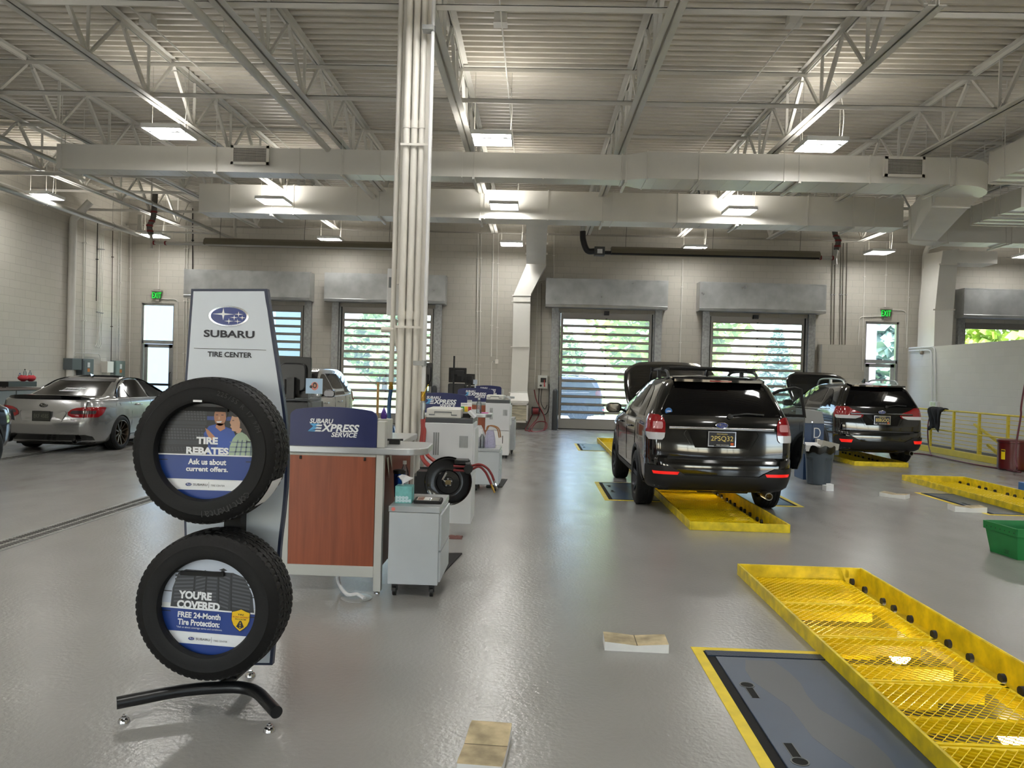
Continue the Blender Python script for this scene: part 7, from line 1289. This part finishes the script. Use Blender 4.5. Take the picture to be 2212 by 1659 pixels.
# silver sedan
SED = [(.16, .80, .30, 4.55, .2, .35, .06), (.22, .86, .10, 4.70, .26, .4, .09), (.34, .895, .03, 4.78, .30, .45, .10), (.50, .91, .0, 4.80, .30, .45, .10), (.60, .915, .01, 4.79, .28, .45, .10), (.66, .913, .04, 4.74, .24, .45, .09), (.80, .905, .055, 4.60, .22, .4, .08), (.90, .885, .08, 4.35, .22, .35, .08), (.955, .86, .10, 3.9, .2, .3, .08), (.985, .835, .16, 3.45, .2, .25, .08), (1.005, .81, .55, 3.32, .16, .2, .06), (1.02, .795, .72, 3.26, .14, .2, .05), (1.12, .74, .96, 3.0, .14, .2, .05), (1.24, .665, 1.24, 2.70, .16, .2, .05), (1.32, .61, 1.46, 2.48, .18, .22, .05), (1.36, .565, 1.60, 2.34, .2, .25, .05), (1.385, .48, 1.78, 2.2, .22, .26, .05), (1.40, .30, 1.92, 2.08, .06, .06, .02)]
def sedan(label, paint, loc, rz=0.):
    c = Car(SED, 4.8); o = thing('car', label, 'car', loc, rz, group='parked cars'); K = dict(local=True)
    zs = [.16, .19, .22, .28, .34, .42, .5, .55, .6, .63, .66, .73, .8, .85, .9, .93, .955, .97, .985, .995, 1.005, 1.012, 1.02, 1.07, 1.12, 1.18, 1.24, 1.28, 1.32, 1.34, 1.36, 1.373, 1.385, 1.394, 1.40]
    bd = c.body(zs).build('car_body', [paint, well], o, smooth=42, **K); cut_ = []
    for y in (1.05, 3.8):
        for sd in (-1, 1): m = MB(); m.cyl((sd * .62, y, .32), (sd * 1.2, y, .32), .345, 40); cut_.append(m.build('cutter', well))
    bd.parent = None; cut(bd, cut_); bd.parent = o; bd.data.polygons.foreach_set('use_smooth', [True] * len(bd.data.polygons)); bd.data.set_sharp_from_angle(angle=radians(42))
    for sd in (-1, 1):
        for y in (1.05, 3.8): wheel(o, sd * .81, y, .325, .225, .24, sd, mat('bronze alloy', '574c40', .3, metal=.8), 10)
        c.spatch([(1.0, 1.02, 1.42), (1.1, 1.16, 1.42), (1.2, 1.36, 1.43)], sd, .005).build('rear_quarter_window', glass_k, o, smooth=60, **K); c.spatch([(.985, 1.46, 2.16), (1.1, 1.46, 2.16), (1.24, 1.50, 2.16), (1.32, 1.72, 2.14)], sd, .005).build('rear_door_window', glass_k, o, smooth=60, **K); c.spatch([(.985, 2.24, 3.16), (1.1, 2.24, 2.92), (1.24, 2.24, 2.56), (1.32, 2.25, 2.34)], sd, .005).build('front_door_window', glass_k, o, smooth=60, **K)
        b = MB(); b.tube(bez([c.sidept(y, z, sd, .012) for y, z in ((1.0, 1.0), (1.25, 1.19), (1.55, 1.315), (2.1, 1.355), (2.5, 1.29), (3.15, 1.0))], 6), .014, 6); b.build('window_visor', glass_k, o, smooth=50, **K); b = MB(); b.tube([c.sidept(y, .965, sd, .004) for y in (1.0, 1.5, 2.2, 3.1)], .007, 6); b.build('window_trim', chrome, o, smooth=50, **K)
        for y in (1.7, 2.75): b = MB(); b.tube([c.sidept(y - .1, .85, sd, 0), c.sidept(y - .08, .85, sd, .03), c.sidept(y + .08, .845, sd, .03), c.sidept(y + .1, .845, sd, 0)], .015, 8); b.build('door_handle', chrome, o, smooth=60, **K)
        for y in (1.42, 2.2, 3.2): b = MB(); b.tube([c.sidept(y - (.28 * max(0, .66 - z) if y < 1.5 else 0) * 0, z, sd, .001) for z in (.3, .5, .7, .9, .97)], .003, 4); b.build('door_gap', well, o, **K)
        b = MB(); b.lathe([(.075, 0), (.078, .003), (.075, .006)], 24, T(*c.sidept(.95, .84, sd, -.004)) @ RY(sd * pi / 2)); b.build('fuel_flap', paint, o, **K) if sd > 0 else None
        b = MB(); p = c.sidept(3.0, 1.03, sd, .12); b.prism(rrect(.2, .12, .05, 4), -.05, .05, T(*p) @ RX(pi / 2)); b.bar(c.sidept(3.02, 1.0, sd, 0), p, .04, .04); b.build('side_mirror', paint, o, bevel=.015, **K)
        c.patch([(.655, .52, .97), (.69, .45, 1.05), (.74, .45, 1.12), (.79, .50, 1.16), (.825, .58, 1.18), (.838, .70, 1.1)], .012, 12, sd).build('tail_lamp', lens_r, o, smooth=60, **K); lo = [q for q in o.children if q.name.startswith('tail_lamp')][-1]; c.patch([(.715, .50, .90), (.74, .49, .92), (.775, .52, .92)], .0165, 8, sd).build('lamp_insert', mat('smoked lamp insert', '3c2d31', .12, coat=1), lo, smooth=60, **K); b = MB(); b.tube([c.pt(.72 + .02 * (z - .65) * 6, z, .014, sd) for z in (.645, .7, .78, .84, .93)], .006, 5); b.build('boot_gap', well, o, **K)
        r_ = MB(); r_.grid([[c.sidept(y, z, sd, .012) for y in (1.42, 2.2, 3.44)] for z in (.17, .24, .28)]); r_.build('side_skirt', paint, o, smooth=60, **K)
    b = c.patch([(1.025, -.66, .66), (1.08, -.64, .64), (1.16, -.59, .59), (1.24, -.54, .54), (1.30, -.50, .50)], .006, 14); b.build('rear_window', mat('smoked rear glass', '1b1a18', .1, spec=.25), o, smooth=60, **K); b = c.patch([(1.285, -.55, .55), (1.30, -.54, .54), (1.34, -.5, .5)], .02, 14); b.build('window_shade', blk, o, smooth=60, **K)
    b = MB(); rows = []
    for j in range(17): x = -.78 + 1.56 * j / 16; p = c.rear(x, .975, .0); e = 1 - (abs(x) / .78) ** 6; rows.append([(p.x, p.y - .03 * e, .965 + .005 * e), (p.x, p.y - .04 * e, .985 + .05 * e), (p.x, p.y + .12, .995 + .04 * e), (p.x, p.y + .14, .985)])
    b.grid(rows, closed=True); b.build('boot_spoiler', blk_g, o, smooth=50, **K)
    b = c.patch([(.17, -.8, .8), (.24, -.88, .88), (.30, -.86, .86), (.335, -.74, .74)], .014, 20); b.build('rear_diffuser', blk_g, o, smooth=50, **K)
    for sd in (-1, 1): b = MB(); b.lathe([(.05, -.06), (.052, .05), (.04, .05), (.04, -.06)], 18, T(sd * .62, .05, .235) @ RX(pi / 2)); b.build('exhaust_tip', blk_g, o, smooth=40, **K)
    b = MB(); rim = [(-.40, .76), (-.42, .72), (-.36, .575), (.36, .575), (.42, .72), (.40, .76)]; b.grid([[c.rear(x, z, of) for x, z in rim] for of in (.003, .012)], closed=True); b.face([c.rear(x, z, .003) for x, z in rim]); b.build('plate_recess', paint, o, **K)
    y = c.rear(0, .67, .022).y; plate_txt(o, None, frontal((0, y, .665)), 'EKF 4585', pl_gr, pl_gt, blk, extra=False); y = c.rear(0, .86, .016).y; b = MB(); emblem(b, frontal((0, y - .004, .86)), .072, .036, ext=.003); b.build('emblem', [chrome, blk_g, chrome], o, **K)
    b = MB(); b.text('LEGACY', frontal((-.56, c.rear(-.56, .615, .016).y, .615)), w=.17, h=.022); b.text('3.6R', frontal((.56, c.rear(.56, .615, .016).y, .615)), w=.1, h=.022); b.build('badge_lettering', chrome, o, **K)
    p = c.rear(0, 1.10, .012); tl = atan2(1.24 - .96, .12); b = MB(); sl = Matrix.Translation(p) @ Matrix(((1, 0, 0, 0), (0, .92, -.39, 0), (0, .39, .92, 0), (0, 0, 0, 1)))
    for k in range(11): x = -.19 + k * .03; b.add([sl @ V(v_) for v_ in ((x, .0, 0), (x + .011, .0, 0), (x + .045 - (k % 3) * .012, .12, 0), (x + .034, .12, 0))], [(0, 1, 2, 3)])
    for y_ in (-.02, .115): b.add([sl @ V(v_) for v_ in ((-.22 + y_ * .4, y_, 0), (.18 + y_ * .4, y_, 0), (.19 + y_ * .4, y_ + .022, 0), (-.21 + y_ * .4, y_ + .022, 0))], [(0, 1, 2, 3)])
    b.build('window_decal', pwhite, o, **K)
    b = MB(); b.grid([[(x, y, 1.395 + .03 * (1 - (y - 1.9) ** 2) - .05 * x * x) for x in (-.45, -.2, .2, .45)] for y in (1.75, 1.95, 2.2, 2.35)]); b.build('sunroof_visor', glass_k, o, smooth=60, **K); b = MB(); b.add([(-.02, 1.55, 1.36), (.02, 1.55, 1.36), (0, 1.72, 1.385), (-.004, 1.52, 1.43), (.004, 1.52, 1.43)], [(0, 1, 4, 3), (1, 2, 4), (2, 0, 3), (2, 3, 4)]); b.build('roof_antenna', chrome, o, **K)
    b = MB(); g = []
    for z in (1.0, 1.12, 1.24, 1.33): w, yr, yf, rc, rf, bw = c.par(z); g.append([(x * (w - .06), yf - bw * 1.5 * x * x - .06 * abs(x) ** 3 + .008, z + .004) for x in [-1 + 2 * j / 10 for j in range(11)]])
    b.grid(g); b.build('windscreen', glass_k, o, smooth=60, **K); b = MB(); b.box(-.7, .7, .4, 4.4, .13, .2); b.build('underbody', under, o, **K); return o
q = G(250, 972); sedan('silver sedan with a black boot spoiler behind the tire tower', paint_s, (-8.76, 13.75, 0))
# ================================================================ outside
grass = mat('grass field', '8ba05f', .9, noise=.2, nscale=.6); asph = mat('asphalt', '8c8b88', .8, noise=.08, nscale=2)
b = MB(); b.face([(-120, YW + .3, -.02), (120, YW + .3, -.02), (120, 34.5, -.02), (-120, 34.5, -.02)]); b.face([(-120, YF - .3, -.02), (120, YF - .3, -.02), (120, -60, -.02), (-120, -60, -.02)]); tag(b.build('ground', asph), 'asphalt yard outside', 'ground', kind='structure')
b = MB(); b.face([(-160, 34.5, -.01), (160, 34.5, -.01), (160, 160, 1.5), (-160, 160, 1.5)]); tag(b.build('lawn', grass), 'grass beyond the yard', 'lawn', kind='structure')
b = MB(); b.box(-40, -11.0, 33, 45, 0, 4.4); bs = mat('pale blue metal siding', '52667a', .5); tag(b.build('neighbour_building', bs), 'pale blue metal building outside the left exit door', 'building')
leafs = [mat('leaf fresh green', '9db556', .7, noise=.3, nscale=.7), mat('leaf mid green', '86a06a', .7, noise=.3, nscale=.7), mat('leaf blue green', '7f9a92', .7, noise=.3, nscale=.7)]; bark = mat('bark', '6b5b49', .9)
def crown(seed, h, r, conifer=False, n=2200):
    random.seed(seed); b = MB()
    for i in range(n):
        if conifer:
            f_ = random.random() ** .8; rr = r * (1 - f_) * (.5 + .5 * random.random()) * (.75 + .25 * ((f_ * 9) % 1)) + .1; a = random.random() * 2 * pi; p = V((rr * cos(a), rr * sin(a), h * (.08 + .92 * f_))); s = .16 + .2 * (1 - f_)
        else:
            a, e = random.random() * 2 * pi, math.asin(2 * random.random() - 1); lob = 1 + .25 * sin(3 * a + seed) * cos(2 * e); rr = r * lob * (.55 + .45 * random.random() ** .5); p = V((rr * cos(a) * cos(e), rr * sin(a) * cos(e), h * .6 + rr * .95 * sin(e))); s = .22 + .25 * random.random()
        u = V((random.gauss(0, 1), random.gauss(0, 1), random.gauss(0, .5))).normalized(); w_ = u.cross(V((random.gauss(0, 1), random.gauss(0, 1), random.gauss(0, 1)))).normalized(); b.add([p - u * s, p + w_ * s * .6, p + u * s, p - w_ * s * .6], [(0, 1, 2, 3)])
    return b
def tree(label, x, y, h, r, kind, lm, seed, proto=None):
    o = thing('conifer_tree' if kind else 'leafy_tree', label, 'tree', (x, y, 0), group='trees outside the back wall')
    if proto: 
        for ch in proto.children:
            c = ch.copy(); S.collection.objects.link(c); c.parent = o; c.matrix_parent_inverse = Matrix()
            if 'crown' in c.name and lm is not None: c.data = ch.data
        s = h / proto['h']; o.scale = (s, s, s); o.rotation_euler.z = seed; del_ = None; return o
    crown(seed, h, r, kind).build('crown', lm, o, local=True); t_ = MB(); t_.tube([(0, 0, 0), (.1, 0, h * .35), (0, .1, h * .75)], .22, 8, r2=.06)
    if not kind:
        random.seed(seed)
        for k in range(6): a = k * 1.1; t_.tube([(0, 0, h * (.3 + .05 * k)), (r * .7 * cos(a), r * .7 * sin(a), h * (.55 + .06 * k))], .07, 6, r2=.02)
    t_.build('trunk', bark, o, local=True); return o
TA = tree('fresh green leafy tree filling the right of the middle roller door', 6.3, 40, 9.0, 3.9, False, leafs[0], 1); TB = tree('row of low trees beyond the left roller doors, rightmost tree', -5.2, 58, 6.0, 2.7, False, leafs[1], 2); TC = tree('blue green conifer seen through the right roller door', 14.0, 46, 4.8, 1.6, True, leafs[2], 3)
TA['h'], TB['h'], TC['h'] = 9.0, 6.0, 4.8
for lab, x, y, h, pr, sd in (('row of low trees beyond the left roller doors, second from the right', -11.5, 60, 6.3, TB, 1.), ('row of low trees beyond the left roller doors, middle tree', -17.5, 57, 5.6, TB, 4.), ('row of low trees beyond the left roller doors, second from the left', -23.5, 60, 6.2, TB, 3.5), ('row of low trees beyond the left roller doors, leftmost tree', -31, 69, 6., TB, .4), ('tall tree rising behind the pale blue building, right', -36.5, 62, 7.2, TB, 1.7), ('tall tree rising behind the pale blue building, left', -44, 74, 7.6, TB, 5.), ('pale green tree low in the left half of the middle roller door', 1.6, 64, 5.2, TB, 2.8), ('bright shrub tree below the conifer, to its left', 11.5, 58, 4.2, TA, 2.), ('bright shrub tree below the conifer, to its right', 18.0, 60, 4.4, TA, 4.4), ('bluish conifer outside the right exit door', 17.6, 39, 9.5, TC, 1.), ('fresh green tree beyond the raised roller door, left', 26, 42, 9., TA, 4.), ('fresh green tree beyond the raised roller door, right', 38, 46, 9.5, TA, 5.)):
    tree(lab, x, y, h, 0, pr is TC, None, sd, pr)
b = MB(); b.box(12.0, 12.6, 29.5, 30.1, 0, 6); tag(b.build('yard_post', mat('grey brown post', '8d8792', .7)), 'grey post outside the right roller door', 'post')
